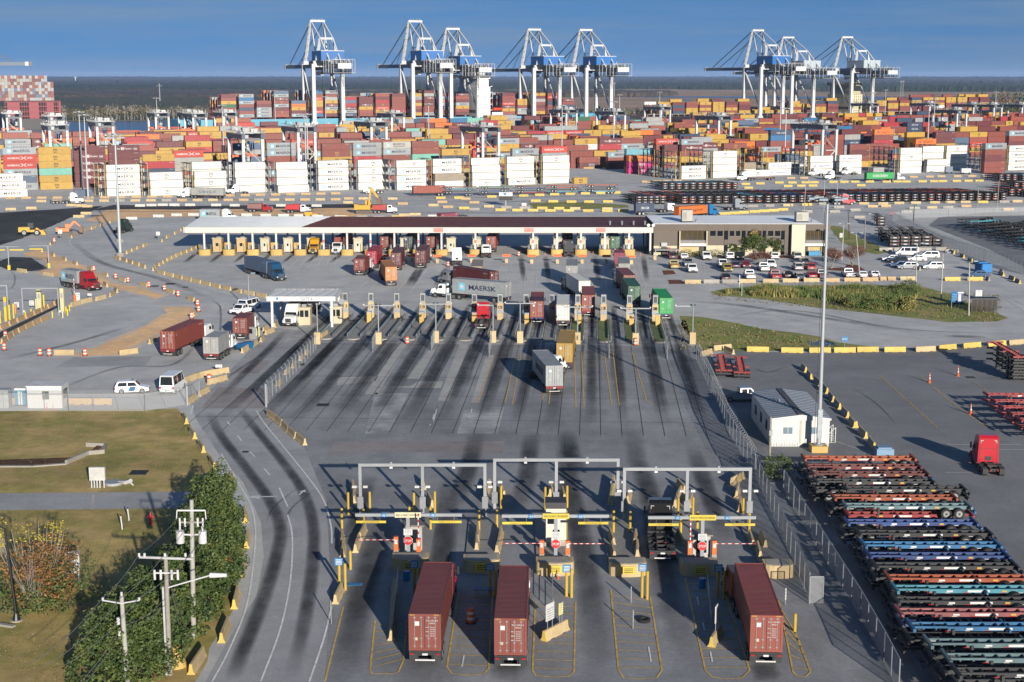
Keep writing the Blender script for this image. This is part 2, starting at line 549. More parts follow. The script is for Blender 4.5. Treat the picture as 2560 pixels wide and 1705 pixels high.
for st in([(820,985),(882,985),(745,1375),(668,1375)],[(1000,1062),(1055,1062),(955,1388),(898,1388)],[(610,1025),(655,1025),(545,1225),(450,1225)],[(405,985),(470,985),(255,1330),(170,1330)],[(-20,1215),(260,1205),(240,1240),(-20,1270)],[(205,1282),(690,1288),(710,1240),(540,1240),(480,1275)],[(240,1320),(470,1325),(330,1600),(170,1600)],[(850,1440),(1125,1415),(1080,1600),(800,1600)]):
 sheet('pavement_strip',outline('E',st),pale_mat if st[0][1]<1100 or st[0][0]<300 and st[0][1]<1290 else padm,0.016)
for st in([(35,1215),(1075,1215),(1105,1240),(1090,1290),(430,1275),(30,1300)],):
 pass
pinkish=gm('worn pinkish asphalt',(0.25,0.225,0.22),0.15,0.05,0.4,3.0)
sheet('pavement_strip',outline('M',[(95,130),(1105,128),(1090,200),(330,190),(40,205)]),pinkish,0.016)
sheet('pavement_strip',outline('T',[(1060,1140),(1400,990),(1500,1000),(1330,1150)]),pinkish,0.018)
sheet('pavement_strip',outline('T',[(720,1500),(870,1310),(1420,1320),(1440,1500),(1400,1560),(680,1560)]),pinkish,0.018)
# ribbons: tyre stains and painted lines
def soft(name,rgb,amt,sc=0.25):
 """rubber stain: thin film whose cover fades to its edges (vertex attribute) and is broken by noise"""
 m=bpy.data.materials.new(name)
 m.use_nodes=True
 nt=m.node_tree
 b=nt.nodes['Principled BSDF']
 b.inputs['Base Color'].default_value=(*rgb,1)
 b.inputs['Roughness'].default_value=0.8
 at=nt.nodes.new('ShaderNodeAttribute')
 at.attribute_name='cover'
 n=nt.nodes.new('ShaderNodeTexNoise')
 n.inputs['Scale'].default_value=sc
 n.inputs['Detail'].default_value=7
 n.inputs['Roughness'].default_value=0.65
 t=nt.nodes.new('ShaderNodeTexCoord')
 mpn=nt.nodes.new('ShaderNodeMapping')
 mpn.inputs['Scale'].default_value=(1.6,0.9,1)
 nt.links.new(t.outputs['Object'],mpn.inputs['Vector'])
 nt.links.new(mpn.outputs[0],n.inputs['Vector'])
 r=nt.nodes.new('ShaderNodeMapRange')
 r.inputs['From Min'].default_value=0.3
 r.inputs['From Max'].default_value=0.62
 r.inputs['To Min'].default_value=0.5*amt
 r.inputs['To Max'].default_value=amt
 nt.links.new(n.outputs['Fac'],r.inputs['Value'])
 mu=nt.nodes.new('ShaderNodeMath')
 mu.operation='MULTIPLY'
 nt.links.new(at.outputs['Fac'],mu.inputs[0])
 nt.links.new(r.outputs[0],mu.inputs[1])
 nt.links.new(mu.outputs[0],b.inputs['Alpha'])
 return m
def ribbons(name,lines,mat,z,cover=True):
 lines=[(sum(([a.lerp(b,j/3)for j in range(3)]for a,b in zip(p,p[1:])),[])+[p[-1]],w)if cover and len(p)<12 else(p,w)for p,w in lines]
 vs,fs,al=[],[],[]
 for pts,w in lines:
  n=len(pts)
  for i,p in enumerate(pts):
   t=(pts[min(i+1,n-1)]-pts[max(i-1,0)]).normalized()
   nn=Vector((t.y,-t.x,0))
   e=1.0 if not cover else min(1.0,i/min(9,n/3),(n-1-i)/min(9,n/3))
   cols=((-1,0),(-.45,.85),(0,1),(.45,.85),(1,0))if cover else((-1,1),(1,1))
   for q,c in cols:
    vs.append((p.x+nn.x*q*w/2,p.y+nn.y*q*w/2,z))
    al.append(c*e)
  k=5 if cover else 2
  o=len(vs)-k*n
  for i in range(n-1):
   for j in range(k-1):
    a=o+i*k+j
    fs.append((a,a+1,a+k+1,a+k))
 me=bpy.data.meshes.new(name)
 me.from_pydata(vs,[],fs)
 me.materials.append(mat)
 at=me.attributes.new('cover','FLOAT','POINT')
 at.data.foreach_set('value',al)
 o=bpy.data.objects.new(name,me)
 COL.objects.link(o)
 return struct(o)
def smooth_line(c,pts,n=8):
 g=[G(c,*p)for p in pts]
 g=[g[0]*2-g[1]]+g+[g[-1]*2-g[-2]]
 out=[]
 for i in range(1,len(g)-2):
  for j in range(n):
   t=j/n
   p0,p1,p2,p3=g[i-1],g[i],g[i+1],g[i+2]
   out.append(0.5*((2*p1)+(p2-p0)*t+(2*p0-5*p1+4*p2-p3)*t*t+(3*p1-p0-3*p2+p3)*t**3))
 return out+[g[-2]]
rubber=soft('tyre rubber stain',(0.03,0.03,0.033),0.80)
st,fa=[],[]
for i in range(-1,13):
 c0=(PED[i]+PED[i+1])/2 if 0<=i<12 else(PED[0]-LR*3.0 if i<0 else PED[12]+LR*3.1)
 far=[c0+LF*q for q in(22,14,6)]
 near=[c0-LF*q for q in(2,8,14,20,26,34,42,52,62,72,82)]
 jit=random.uniform(-.3,.3)
 st.append(([p+LR*jit for p in far+near[:4]],random.uniform(1.3,1.8)))
 st.append(([p+LR*jit for p in near[2:]],random.uniform(1.8,2.5)))
 for q in range(5):
  o,k=random.uniform(-1.7,1.7),random.randrange(3)
  fa.append(([p+LR*(o+random.uniform(-.12,.12))for p in far[k:]+near[:random.randint(5,11)]],random.uniform(.35,.8)))
for pts,w in(([(470,1080),(380,1130),(330,1200)],2),([(2300,350),(2330,420),(2400,520)],2)):
 pass
for pts,w in(([(395,545),(330,760),(270,960),(200,1250),(130,1568)],3.0),([(790,300),(760,480),(745,700),(700,1000),(620,1460),(600,1568)],2.8),([(960,60),(930,120),(880,330),(790,560)],2.6),([(1130,1300),(1125,1568)],2.8),([(1270,60),(1240,330),(1180,560)],2.6),([(1480,60),(1500,200),(1560,330)],2.6),([(300,330),(230,560),(180,760)],2.0)):
 st.append((line('M',pts),w))
for pts,w in(([(25,60),(40,260),(60,430),(90,560),(140,800),(180,1000),(210,1250),(240,1568)],2.8),([(430,40),(460,240),(540,440),(610,880),(700,1200),(760,1400),(790,1568)],2.8),([(790,150),(880,420),(960,640),(1030,790)],2.4),([(1200,1440),(1260,1568)],2.4)):
 st.append((line('N',pts),w))
for pts,w in(([(1160,60),(1230,200),(1370,380),(1500,560),(1560,720),(1530,900),(1450,1150),(1350,1400),(1290,1568)],1.6),([(1330,40),(1420,160),(1560,330),(1680,500),(1740,680),(1740,900),(1700,1200),(1620,1568)],1.5)):
 st.append((smooth_line('L',pts),w))
for pts,w in(([(1680,620),(1500,830),(1330,1000),(1130,1200),(900,1460)],1.8),([(2080,560),(1850,820),(1600,1050)],1.6),([(2350,640),(2150,900),(1960,1110),(1800,1350)],2.2)):
 st.append((line('T',pts),w))
for x in(150,500,830,1180,1500,1830,2150):
 st.append((line('S',[(x+130,560),(x+60,620),(x-40,700)]),1.5))
for x in(1110,1050,1440):
 st.append((line('P',[(x,560),(x-60,640),(x-190,860)]),1.6))
for x in(60,400,740,1080,1420,1740):
 st.append((line('Q',[(x,420),(x+20,560),(x+60,800)]),1.6))
for pts,w in(([(100,860),(600,760),(1000,720),(1500,880)],1.2),([(900,1250),(1180,1060),(1500,850)],0.8),([(850,900),(880,860),(900,380),(790,280)],0.5)):
 fa.append((smooth_line('T',pts),w))
for pts,w in(([(300,1340),(800,1150),(1200,1120),(1400,900)],1.0),([(0,1100),(500,980),(900,860)],1.6),([(480,280),(700,430),(1100,540),(1500,700)],2.5),([(60,470),(100,520),(90,590),(20,640)],0.4),([(1450,680),(1510,740),(1480,790)],0.35)):
 fa.append((smooth_line('D',pts),w))
for pts,w in(([(1480,680),(1530,590),(1680,470)],0.35),([(1590,690),(1625,600),(1760,490)],0.35)):
 fa.append((smooth_line('L',pts),w))
for pts,w in(([(800,50),(1200,80),(1700,130)],2.0),([(0,690),(400,720),(1000,810),(1700,920)],3.0),([(1800,930),(2100,940)],3.0),([(250,800),(800,760),(1500,880),(2300,920)],1.5),([(1160,1270),(1350,1400),(1500,1560)],0.4),([(500,1140),(600,1180),(760,1130)],0.6)):
 fa.append((smooth_line('F',pts),w))
for yy in(1345,1372,1452):
 fa.append((line('A',[(0,yy),(1200,yy-4),(2355,yy-8)],20),3.0))
 fa.append((line('B',[(0,yy),(1200,yy+8),(2355,yy-20)],20),3.0))
ribbons('tyre_stains',st,rubber,0.034)
ribbons('tyre_stains',fa,soft('faint rubber stain',(0.05,0.05,0.055),0.45),0.031)
ribbons('pale_dust',DUST,soft('pale dust',(0.75,0.73,0.70),0.6),0.029)
yl=pm('worn yellow line paint',(0.62,0.40,0.11),0.7,0,0.4,1.5,dirt=0.55)
wl=pm('worn white line paint',(0.55,0.55,0.53),0.7,0,0.3,1.5,dirt=0.3)
ln=[]
def bay(c,pts,rungs):
 """painted island: outline with cross rungs"""
 g=[G(c,*p)for p in pts]
 ln.append((g,0.14))
 n=len(g)//2
 for k in range(rungs):
  t=(k+0.7)/rungs
  ln.append(([g[0].lerp(g[1],t),g[-1].lerp(g[-2],t)],0.10))
bay('M',[(330,1200),(300,1500),(310,1520),(430,1522),(470,1510),(500,1440),(520,1200)],7)
bay('M',[(830,1030),(760,1480),(790,1520),(900,1530),(980,1520),(1010,1490),(1035,1030)],9)
bay('M',[(1290,1090),(1272,1500),(1290,1530),(1400,1542),(1490,1535),(1520,1510),(1530,1090)],9)
bay('N',[(305,1020),(350,1500),(380,1545),(480,1552),(580,1545),(610,1500),(540,1060)],10)
bay('N',[(750,950),(870,1500),(910,1540),(1000,1552),(1090,1545),(1135,1500),(960,950)],11)
bay('N',[(1310,1080),(1395,1510),(1420,1538),(1470,1538),(1500,1510),(1400,1250)],6)
for pts in([(30,1568),(140,1120)],[(2000,1040),(2100,1380),(2150,1400)],[(1810,1050),(1860,1410)],[(1870,1050),(1912,1410)],[(1605,1050),(1615,1420)],[(1655,1040),(1670,1420)],[(1400,1310),(1385,1370)],[(1440,1310),(1430,1400)],[(1200,1070),(1130,1390)],[(1240,1050),(1180,1400)],[(1050,1080),(945,1385)]):
 ln.append((line('E' if pts[0][0]>100 else 'M',pts),0.14))
for pts in([(1370,1205),(1560,1380),(1760,1560)],[(1640,1200),(1850,1380),(2100,1560)],[(2010,1245),(2110,1310)]):
 ln.append((line('F',pts),0.12))
ribbons('lane_lines',ln,yl,0.040,False)
ln=[]
for pts in([(1425,60),(1470,130),(1600,290),(1720,440),(1800,560),(1840,700),(1845,800)],[(1230,300),(1330,470),(1395,590),(1420,720),(1410,900),(1370,1150),(1270,1400),(1180,1568)],[(1600,640),(1625,760),(1615,1000),(1560,1270),(1450,1568)],[(1845,1150),(1800,1330),(1720,1568)],[(1075,30),(1060,80)]):
 ln.append((smooth_line('L',pts),0.16))
for a,b in(((1265,120),(1278,140)),((1320,198),(1343,228)),((1388,288),(1418,318)),((1468,383),(1500,418)),((1553,490),(1600,595))):
 ln.append((line('L',[a,b]),0.16))
for a,b in(((160,1500),(165,1480)),):
 pass
for pts in([(490,262),(478,290),(500,320),(600,375),(800,450),(1000,510),(1200,570)],):
 ln.append((smooth_line('D',pts),0.16))
for x in range(13):
 pass
for i,(a,b)in enumerate((((1240,470),(900,950)),((1010,580),(735,920)),((830,600),(640,850)),((500,740),(340,930)),((1110,480),(1000,640)),((330,780),(220,860)),((600,470),(450,600)),((2160,560),(2095,760)),((2310,500),(2235,780)))):
 ln.append((line('P',[a,b]),0.12))
for i,(a,b)in enumerate((((150,550),(100,915)),((295,550),(265,910)),((490,540),(488,920)),((640,680),(645,920)),((970,500),(990,640)),((1165,470),(1245,900)),((1310,470),(1345,590)),((1660,580),(1780,880)),((1630,500),(1670,620)))):
 ln.append((line('Q',[a,b]),0.12))
for i in range(7):
 ln.append((line('S',[(1600-i*8+i*110,605),(1450+i*120,760)]),0.11))
for pts in([(325,797),(560,750),(760,715)],[(340,740),(1000,860),(1700,960)],[(440,770),(1100,830),(1800,920)],[(980,740),(1700,800)],[(2170,640),(2355,760)],[(2190,640),(2355,720)]):
 ln.append((line('F',pts),0.12 if pts[0][0]!=325 else 0.3))
for a,b in(((1100,148),(1560,148)),((1140,178),(1580,178)),((430,120),(700,215)),((1110,315),(1300,315))):
 ln.append((line('O',[a,b]),0.09))
for i in range(12):
 ln.append((line('U',[(60+i*0,0),(60,0)])if False else line('U',[(310+i*165,690),(300+i*170,760)]),0.1))
for a,b in(((130,1500),(185,1300)),((118,1470),(140,1400)),((160,1355),(185,1300)),((80,1560),(90,1540)),((620,1450),(630,1420)),((645,1380),(655,1330))):
 ln.append((line('R',[a,b]),0.13))
for a,b in(((850,1480),(862,1410)),):
 ln.append((line('M',[a,b]),0.12))
for a,b in(((530,1360),(545,1450)),((900,1390),(912,1450)),((820,1060),(830,1110)),((855,1215),(865,1260))):
 ln.append((line('N',[a,b]),0.12))
ribbons('white_lane_lines',ln,wl,0.044,False)
arr=MB()
for c,x,y,hd,k in(('L',1455,540,R(-95),1.0),('L',1680,515,R(10),0.6)):
 p=G(c,x,y)
 f,r=fwd(hd),rgt(hd)
 P=lambda a,b:p+f*a*k+r*b*k+Vector((0,0,.046))
 arr.poly([P(-1.6,-.18),P(-1.6,.18),P(.2,.18),P(.2,-.18)],wl)
 arr.poly([P(.2,-.7),P(1.7,0),P(.2,.7)][::-1],wl)
struct(arr.build('road_arrows'))
dm=pm('drain iron',(0.05,0.055,0.06),0.6,0.4)
for c,x,y,w in(('L',1797,28,1.6),('L',1365,289,.7),('L',772,404,1.9),('F',1990,1215,1.2),('E',2070,600,.1),('D',1165,575,2.0),('D',1060,590,1.6),('D',1270,597,1.2)):
 m=MB()
 m.box(-w/2,w/2,-w/2,w/2,0,0.05,dm)
 for k in range(5):
  m.box(-w/2+.1,w/2-.1,-w/2+w*(k+.4)/5,-w/2+w*(k+.75)/5,.05,.06,pm('drain slot',(.01,.01,.01),.9))
 o=m.build('drain_grate',loc=G(c,x,y,0.02))
 struct(o)
 # CONTAINERS
BLK=pm('black lettering',(0.012,0.012,0.014),0.6)
WHT=pm('white lettering',(0.75,0.75,0.74),0.6)
NVY=pm('navy lettering',(0.02,0.03,0.09),0.6)
TIL=pm('light blue tile',(0.22,0.58,0.76),0.5)
TIL2=pm('pale blue tile',(0.42,0.70,0.78),0.5)
STEEL=pm('galvanised steel',(0.42,0.43,0.44),0.45,0.3,0.12)
WPAINT=pm('white crane paint',(0.74,0.75,0.76),0.4,0,0.06,0.3,dirt=0.12)
GPAINT=pm('dark grey steel',(0.16,0.17,0.185),0.5,0,0.15,0.5)  # one even dark grey for walkways, stays, ties and rail posts
RUB=pm('tyre rubber',(0.018,0.018,0.019),0.85,0,0.2)
RIM=pm('wheel rim',(0.45,0.46,0.47),0.35,0.6,0.1)
DRK=pm('dark chassis steel',(0.028,0.029,0.032),0.6,0,0.3)
RLT=pm('red lamp lens',(0.45,0.02,0.02),0.3)
YEL=pm('safety yellow paint',(0.62,0.42,0.05),0.55,0,0.15,1.0,dirt=0.25)
ORG=pm('safety orange',(0.85,0.18,0.03),0.5,0,0.1)
CW=dict(bump=0.28,rough=0.5,var=0.14,scale=0.7,dirt=0.32)
def cm(n,*rgb,**k):
 q=dict(CW);q.update(k)
 return pm('container '+n,rgb,**q)
STY={'oxide':(cm('oxide red',.265,.062,.045),'plain'),'maroon':(cm('maroon',.155,.030,.035),'plain'),'brick':(cm('brick red',.33,.075,.05),'plain'),'zim':(cm('maroon',.155,.030,.035),'zim'),'msc':(cm('yellow',.56,.335,.055),'msc'),'mscb':(cm('oxide red',.265,.062,.045),'mscg'),'maersk':(cm('grey',.35,.375,.39),'maersk'),'sealand':(cm('cream grey',.52,.50,.45),'sealand'),'hamburg':(cm('signal red',.56,.055,.035),'hamburg'),'red':(cm('crimson',.42,.028,.04),'tag'),'hapag':(cm('orange',.74,.19,.025),'hapag'),'cma':(cm('navy',.035,.062,.125),'cma'),'navy':(cm('navy',.035,.062,.125),'plain'),'blue':(cm('blue',.015,.16,.36),'plain'),'slate':(cm('slate blue',.10,.15,.24),'plain'),'teal':(cm('teal',.20,.50,.40),'plain'),'aqua':(cm('aqua',.16,.42,.52),'plain'),'green':(cm('dark green',.02,.13,.06),'tag'),'bgreen':(cm('bright green',.012,.40,.085),'evergreen'),'uasc':(cm('deep green',.015,.16,.06),'uasc'),'one':(cm('magenta',.62,.015,.20),'one'),'rose':(cm('rose red',.30,.05,.09),'tag'),'crim':(cm('bright crimson',.50,.02,.05),'tag'),'cosco':(cm('light grey',.40,.40,.385),'cosco'),'white':(cm('white',.60,.585,.53,dirt=.2,var=.06),'plain0'),'mwhite':(cm('white',.60,.585,.53,dirt=.2,var=.06),'maersk2'),'mscw':(cm('white',.60,.585,.53,dirt=.2,var=.06),'msc'),'hapw':(cm('white',.60,.585,.53,dirt=.2,var=.06),'hapagw'),'hamw':(cm('white',.60,.585,.53,dirt=.2,var=.06),'hamw'),'monw':(cm('white',.60,.585,.53,dirt=.2,var=.06),'mon'),'yang':(cm('white',.60,.585,.53,dirt=.2,var=.06),'yang'),'tan':(cm('tan',.36,.29,.22),'plain'),'lgrey':(cm('light grey',.40,.40,.385),'plain'),'ochre':(cm('yellow',.56,.335,.055),'mscs'),'amber':(cm('amber',.60,.22,.04),'plain0'),'gunmetal':(cm('gunmetal blue',.05,.075,.105),'tag'),}
CNAME=dict(oxide='oxide red',maroon='maroon',brick='brick red',zim='maroon',msc='yellow',mscb='oxide red',maersk='grey',sealand='cream grey',hamburg='signal red',red='crimson',hapag='orange',cma='navy',navy='navy',blue='blue',slate='slate blue',teal='pale teal',aqua='aqua',green='dark green',bgreen='bright green',uasc='deep green',one='magenta',rose='rose red',crim='bright crimson',cosco='light grey',white='white',mwhite='white',mscw='white',hapw='white',hamw='white',monw='white',yang='white',tan='tan',lgrey='light grey',ochre='yellow',amber='amber orange',gunmetal='gunmetal blue')
CMARK=dict(zim='with white slogan',msc='with black two-line letters',mscb='with gold letters',maersk='with star tile and dark name',sealand='with two-line dark name',hamburg='with white name and crossed mark',hapag='with blue lettering',cma='with white capitals',bgreen='with bold white name',uasc='with spaced white capitals',one='with white capitals',cosco='with spaced dark capitals',mwhite='with pale star tile and name',mscw='with black two-line letters',hapw='with dark blue lettering',hamw='with faded name',monw='with thin grey lettering',yang='with red lettering')
def star(m,o,xd,zd,nrm,s,tile,ink):
 """square tile with a white seven-pointed star"""
 xd,zd,nrm,o=Vector(xd),Vector(zd),Vector(nrm),Vector(o)
 if tile:
  m.poly([o+xd*a*s/2+zd*b*s/2 for a,b in((-1,-1),(1,-1),(1,1),(-1,1))],tile)
 pts=[]
 for i in range(14):
  r=s*(0.40 if i%2==0 else 0.17)
  a=math.pi*i/7
  pts.append(o+nrm*0.006+xd*r*math.sin(a)+zd*r*math.cos(a))
 c=o+nrm*0.006
 m.add([c]+pts,[(0,1+i,1+(i+1)%14)for i in range(14)],ink)
def logo(m,kind,L,H,sides=(1,-1),lite=False):
 for sx in sides:
  n,xd,zd=Vector((sx,0,0)),Vector((0,sx,0)),Vector((0,0,1))
  at=lambda a,z:Vector((sx*1.238,sx*a*L/12.19,z))
  k=L/12.19
  big=L>8
  T=lambda s,a,z,h,mat,w:m.text(s,at(a,z),xd,zd,h,mat,'C',w*k)
  z=H*0.5
  if kind in('maersk','maersk2'):
   star(m,at(-3.9,z),xd,zd,n,1.55,TIL if kind=='maersk' else TIL2,WHT)
   T('MAERSK',0.9,z,1.35,NVY,6.3)
  elif kind=='sealand':
   star(m,at(-4.0,z),xd,zd,n,1.4,TIL2,WHT)
   T('MAERSK',.9,z+.42,1.0,NVY,5.4);T('SEALAND',.9,z-.55,.8,NVY,5.4)
  elif kind in('msc','mscg'):
   ink=BLK if kind=='msc' else pm('gold lettering',(.55,.33,.06),.6)
   T('m',.2,z+.42,1.7,ink,1.5/k);T('sc',.2,z-.55,1.15,ink,1.35/k)
  elif kind=='mscs':
   T('m',-2.6,z+.3,.8,BLK,.7/k)
  elif kind=='zim':
   T('The',-2.6,z,1.0,WHT,1.9)
   m.box(sx*1.236-.004,sx*1.236+.004,-.55-sx*.7*k,.55-sx*.7*k,z-.55,z+.55,WHT)
   m.text('Z',at(-.7,z)+n*.012,xd,zd,1.1,pm('pink ink',(.6,.06,.1),.6),'C',.75)
   T('Factor',1.6,z,1.0,WHT,2.9)
   T('ZIM',4.3,z-.25,.75,WHT,1.5);T('.....',4.3,z+.5,1.1,WHT,1.4)
  elif kind=='tag':
   T('CAI',-4.9,z+.8,.5,WHT,.8);T('412 883',4.6,z+.9,.3,WHT,1.6)
  elif kind=='plain':
   T('TGHU 40',4.6,z+.95,.3,WHT,1.5);m.text('CX',at(-5.3,z+.8),xd,zd,.35,WHT,'C',.4)
  elif kind in('hamburg','hamw'):
   ink=WHT if kind=='hamburg' else pm('faded grey ink',(.5,.47,.45),.6)
   T('HAMBURG',-2.5,z,1.05,ink,4.6);T('SÜD',3.6,z,1.0,ink,1.9)
   b=ink if kind=='hamburg' else pm('red ink',(.55,.03,.05),.6)
   for s2 in(1,-1):
    a,c2=at(.2,z-.6*s2),at(2.3,z+.6*s2)
    m.beam(a,c2,.02,.22,b,up=n.cross(Vector((0,1,.3))))
  elif kind in('hapag','hapagw'):
   ink=pm('deep blue ink',(.03,.04,.28),.6)
   T('HL',-3.6,z,1.25,ink,1.5);T('Hapag-Lloyd',1.0,z,1.0,ink if kind=='hapagw' else pm('rust ink',(.28,.05,.02),.6),5.6)
  elif kind=='cma':
   T('CMA CGM',0,z-.2,1.1,WHT,5.2)
   for q in range(7):
    t0,t1=-1.2+q*.3,-.9+q*.3
    f=lambda t:z+.55+.45*math.cos(t)
    m.beam(at(t0*1.6,f(t0)),at(t1*1.6,f(t1)),.02,.09,WHT,up=(sx,0,0.01))
  elif kind=='evergreen':
   T('EVERGREEN',0,z,1.5,WHT,6.6)
  elif kind=='one':
   T('ONE',0,z,1.6,WHT,4.2)
  elif kind=='uasc':
   T('U A S C',0,z,1.2,WHT,5.4)
  elif kind=='cosco':
   T('C O S C O',0,z,1.1,NVY,6.4)
  elif kind=='yang':
   T('YANG MING',.8,z,.95,pm('red ink',(.55,.03,.05),.6),5.0);T('T',-3.1,z,1.1,pm('red ink',(.55,.03,.05),.6),.9)
  elif kind=='mon':
   T('Zmonitor',.5,z,1.2,pm('thin grey ink',(.34,.36,.38),.6),5.2)
_CM={}
def container(style,L=12.19,H=2.9,detail=1):
 """shipping container mesh object; local +Y is the front end, doors at -Y, origin at the middle of its floor"""
 key=(style,L,H,detail)
 if key in _CM:
  o=_CM[key].copy()
  COL.objects.link(o)
  return o
 mat,lg=STY[style]
 m=MB()
 m.box(-1.19,1.19,-L/2+.05,L/2-.05,.16,H-.03,mat)
 fr=pm('darkened white rail',(.40,.38,.33),.6)if style in('white','mwhite','mscw','hapw','hamw','monw','yang')else mat  # white boxes get darkened rails, painting in the shaded gaps between tiers
 for sx in(-1,1):
  for z0,z1 in((0,.17),(H-.12,H)):
   m.box(sx*1.22-(.1 if sx>0 else 0),sx*1.22+(.1 if sx<0 else 0),-L/2,L/2,z0,z1,fr)
  for sy in(-1,1):
   m.box(sx*1.219-(.16 if sx>0 else 0),sx*1.219+(.16 if sx<0 else 0),sy*(L/2-.002)-(.14 if sy>0 else 0),sy*(L/2-.002)+(.14 if sy<0 else 0),.17,H-.12,fr)
 for sy in(-1,1):
  for z0,z1 in((.002,.17),(H-.14,H-.002)):
   m.box(-1.12,1.12,sy*(L/2-.003)-(.1 if sy>0 else 0),sy*(L/2-.003)+(.1 if sy<0 else 0),z0,z1,fr)
 for x in(-.78,-.28,.28,.78):
  m.cyl((x,-L/2+.02,.18),(x,-L/2+.02,H-.15),.03,STEEL if detail>1 else fr,n=6)
 m.box(-.02,.02,-L/2+.03,-L/2+.06,.18,H-.15,BLK)
 if detail>1:
  for x in(-.78,-.28,.28,.78):
   for z in(.35,.95,H-.3):
    m.box(x-.09,x+.09,-L/2-.02,-L/2+.04,z,z+.07,STEEL)
  for z in(.62,1.15,1.72,2.25):
   for x0,x1 in((-1.07,-.12),(.12,1.07)):
    m.box(x0,x1,-L/2+.03,-L/2+.05,z,z+.05,mat)
  m.text('TCLU 42768 3',(.53,-L/2+.012,H*.82),(1,0,0),(0,0,1),.16,WHT,'C',.9)
  m.text('45G1',(.55,-L/2+.012,H*.75),(1,0,0),(0,0,1),.14,WHT,'C',.4)
  for k in range(5):
   m.text('32.500',(.6,-L/2+.012,H*.64-k*.17),(1,0,0),(0,0,1),.11,WHT,'C',.42)
   if k%2==0:
    m.text('MAX',(.2,-L/2+.012,H*.64-k*.17),(1,0,0),(0,0,1),.11,WHT,'C',.28)
  m.box(-.75,-.42,-L/2+.012,-L/2+.02,H*.68,H*.8,WHT)
  m.box(-.74,-.55,-L/2+.012,-L/2+.02,H*.28,H*.36,pm('cream plate',(.6,.5,.38),.6))
  if H>2.7:
   for sx in(-1,1):
    for k in range(4):
     m.box(sx*.9-.2+k*.1,sx*.9-.15+k*.1,-L/2-.006,-L/2-.001,H-.12,H-.02,YEL)
 logo(m,lg,L,H)
 o=m.build('shipping_container')
 _CM[key]=o
 return o
def put_container(style,loc,rz,label,L=12.19,H=2.9,detail=1,group=None):
 o=container(style,L,H,detail)
 o.location=loc
 o.rotation_euler.z=rz
 tag(o,label,'container',group)
 return o
YRZ=TH-math.pi/2
def stack(c,xl,yt,tiers,where,H=2.75,L=12.19,group='containers stacked in the yard',jog=None):
 """stack of containers whose near top left corner shows at (xl, yt); tiers listed from the top down"""
 n=len(tiers)
 p=G(c,xl,yt,n*H)
 ctr=p+QU*L/2+QV*1.22
 for i,s in enumerate(tiers):
  if s is None:
   continue
  z=(n-1-i)*H
  pos='top' if i==0 and n>1 else('bottom' if i==n-1 else ORD[i])
  lab=f"{CNAME[s]} container, {pos} {'in' if pos in ORD else 'of'} {where}" if n>1 else f"{CNAME[s]} container, {where}"
  dx=random.uniform(-.12,.12)+(jog or{}).get(i,0)
  put_container(s,(ctr.x+QU.x*dx,ctr.y+QU.y*dx,z),YRZ,lab,L,H-.05,1,group)
 return ctr
 # refrigerated containers beside their steel plug-in racks
def rack_mesh(depth,yellow,H=11.9,W_=2.3):
 """open steel tower: posts, four floors with rails, a dark roof; local +Y runs back from its front"""
 parts={}
 pst,flo=MB(),MB()
 pm_=YEL if yellow else pm('rack grey paint',(.30,.31,.32),.5)
 dk=pm('rack dark steel',(.05,.055,.06),.6)
 ny=max(2,int(depth/3.2))
 for j in range(ny+1):
  y=depth*j/ny
  mt=pm_ if j in(0,ny)else dk
  for x in(0,W_):
   pst.box(x-.09,x+.09,y-.09,y+.09,0,H,mt)
 for k in range(1,5):
  z=k*2.9
  roof=k==4
  flo.box(-.02,W_+.02,-.1,depth+.1,z-.07,z,dk)
  if not roof:
   for x in(0,W_):
    for zz in(.55,1.05):
     flo.beam((x,0,z+zz),(x,depth,z+zz),.05,.05,STEEL)
   flo.beam((0,-.05,z+1.0),(W_,-.05,z+1.0),.06,.06,pm_)
   flo.beam((0,-.05,z+.5),(W_,-.05,z+.5),.06,.06,STEEL)
 eq=MB()
 for k in range(4):
  for j in range(ny):
   y=depth*(j+.35)/ny
   eq.box(.9,1.35,y,y+.5,k*2.9+.05,k*2.9+1.5,STEEL)
   if j%2==0:
    eq.cyl((.5,y+.9,k*2.9+.05),(.5,y+.9,k*2.9+.7),.16,pm('equipment grey',(.35,.36,.37),.5),n=6)
 return pst,flo,eq
_rk={}
def rack(p,depth,yellow,label):
 t=thing('reefer_rack',label,'rack',p,TH,'plug-in racks beside the white containers')
 key=(depth,yellow)
 if key not in _rk:
  a,b,e=rack_mesh(depth,yellow)
  _rk[key]=[a.build('posts',t),b.build('floors',t),e.build('plug_boxes',t)]
 else:
  for o in _rk[key]:
   q=o.copy()
   COL.objects.link(q)
   q.parent=t
 return t
def plain(c,xl,yt,tiers,k,rk=True,depth=9.6,yellow=True,**kw):
 w=f"the {ORD[k]} white stack from the terminal's west end" if k<13 else f"the {ORD[k - 13]} white stack east of the open racks"
 ctr=stack(c,xl,yt,tiers,w,H=2.9,group='white refrigerated containers by the racks',**kw)
 base=ctr-QU*6.1-QV*1.22
 base.z=0
 if rk:
  rack(base-QU*2.9+QV*.3,depth,yellow,f"{'yellow posted' if yellow else 'grey'} steel rack tower beside {w.replace('the ', 'the ', 1)}")
 return base
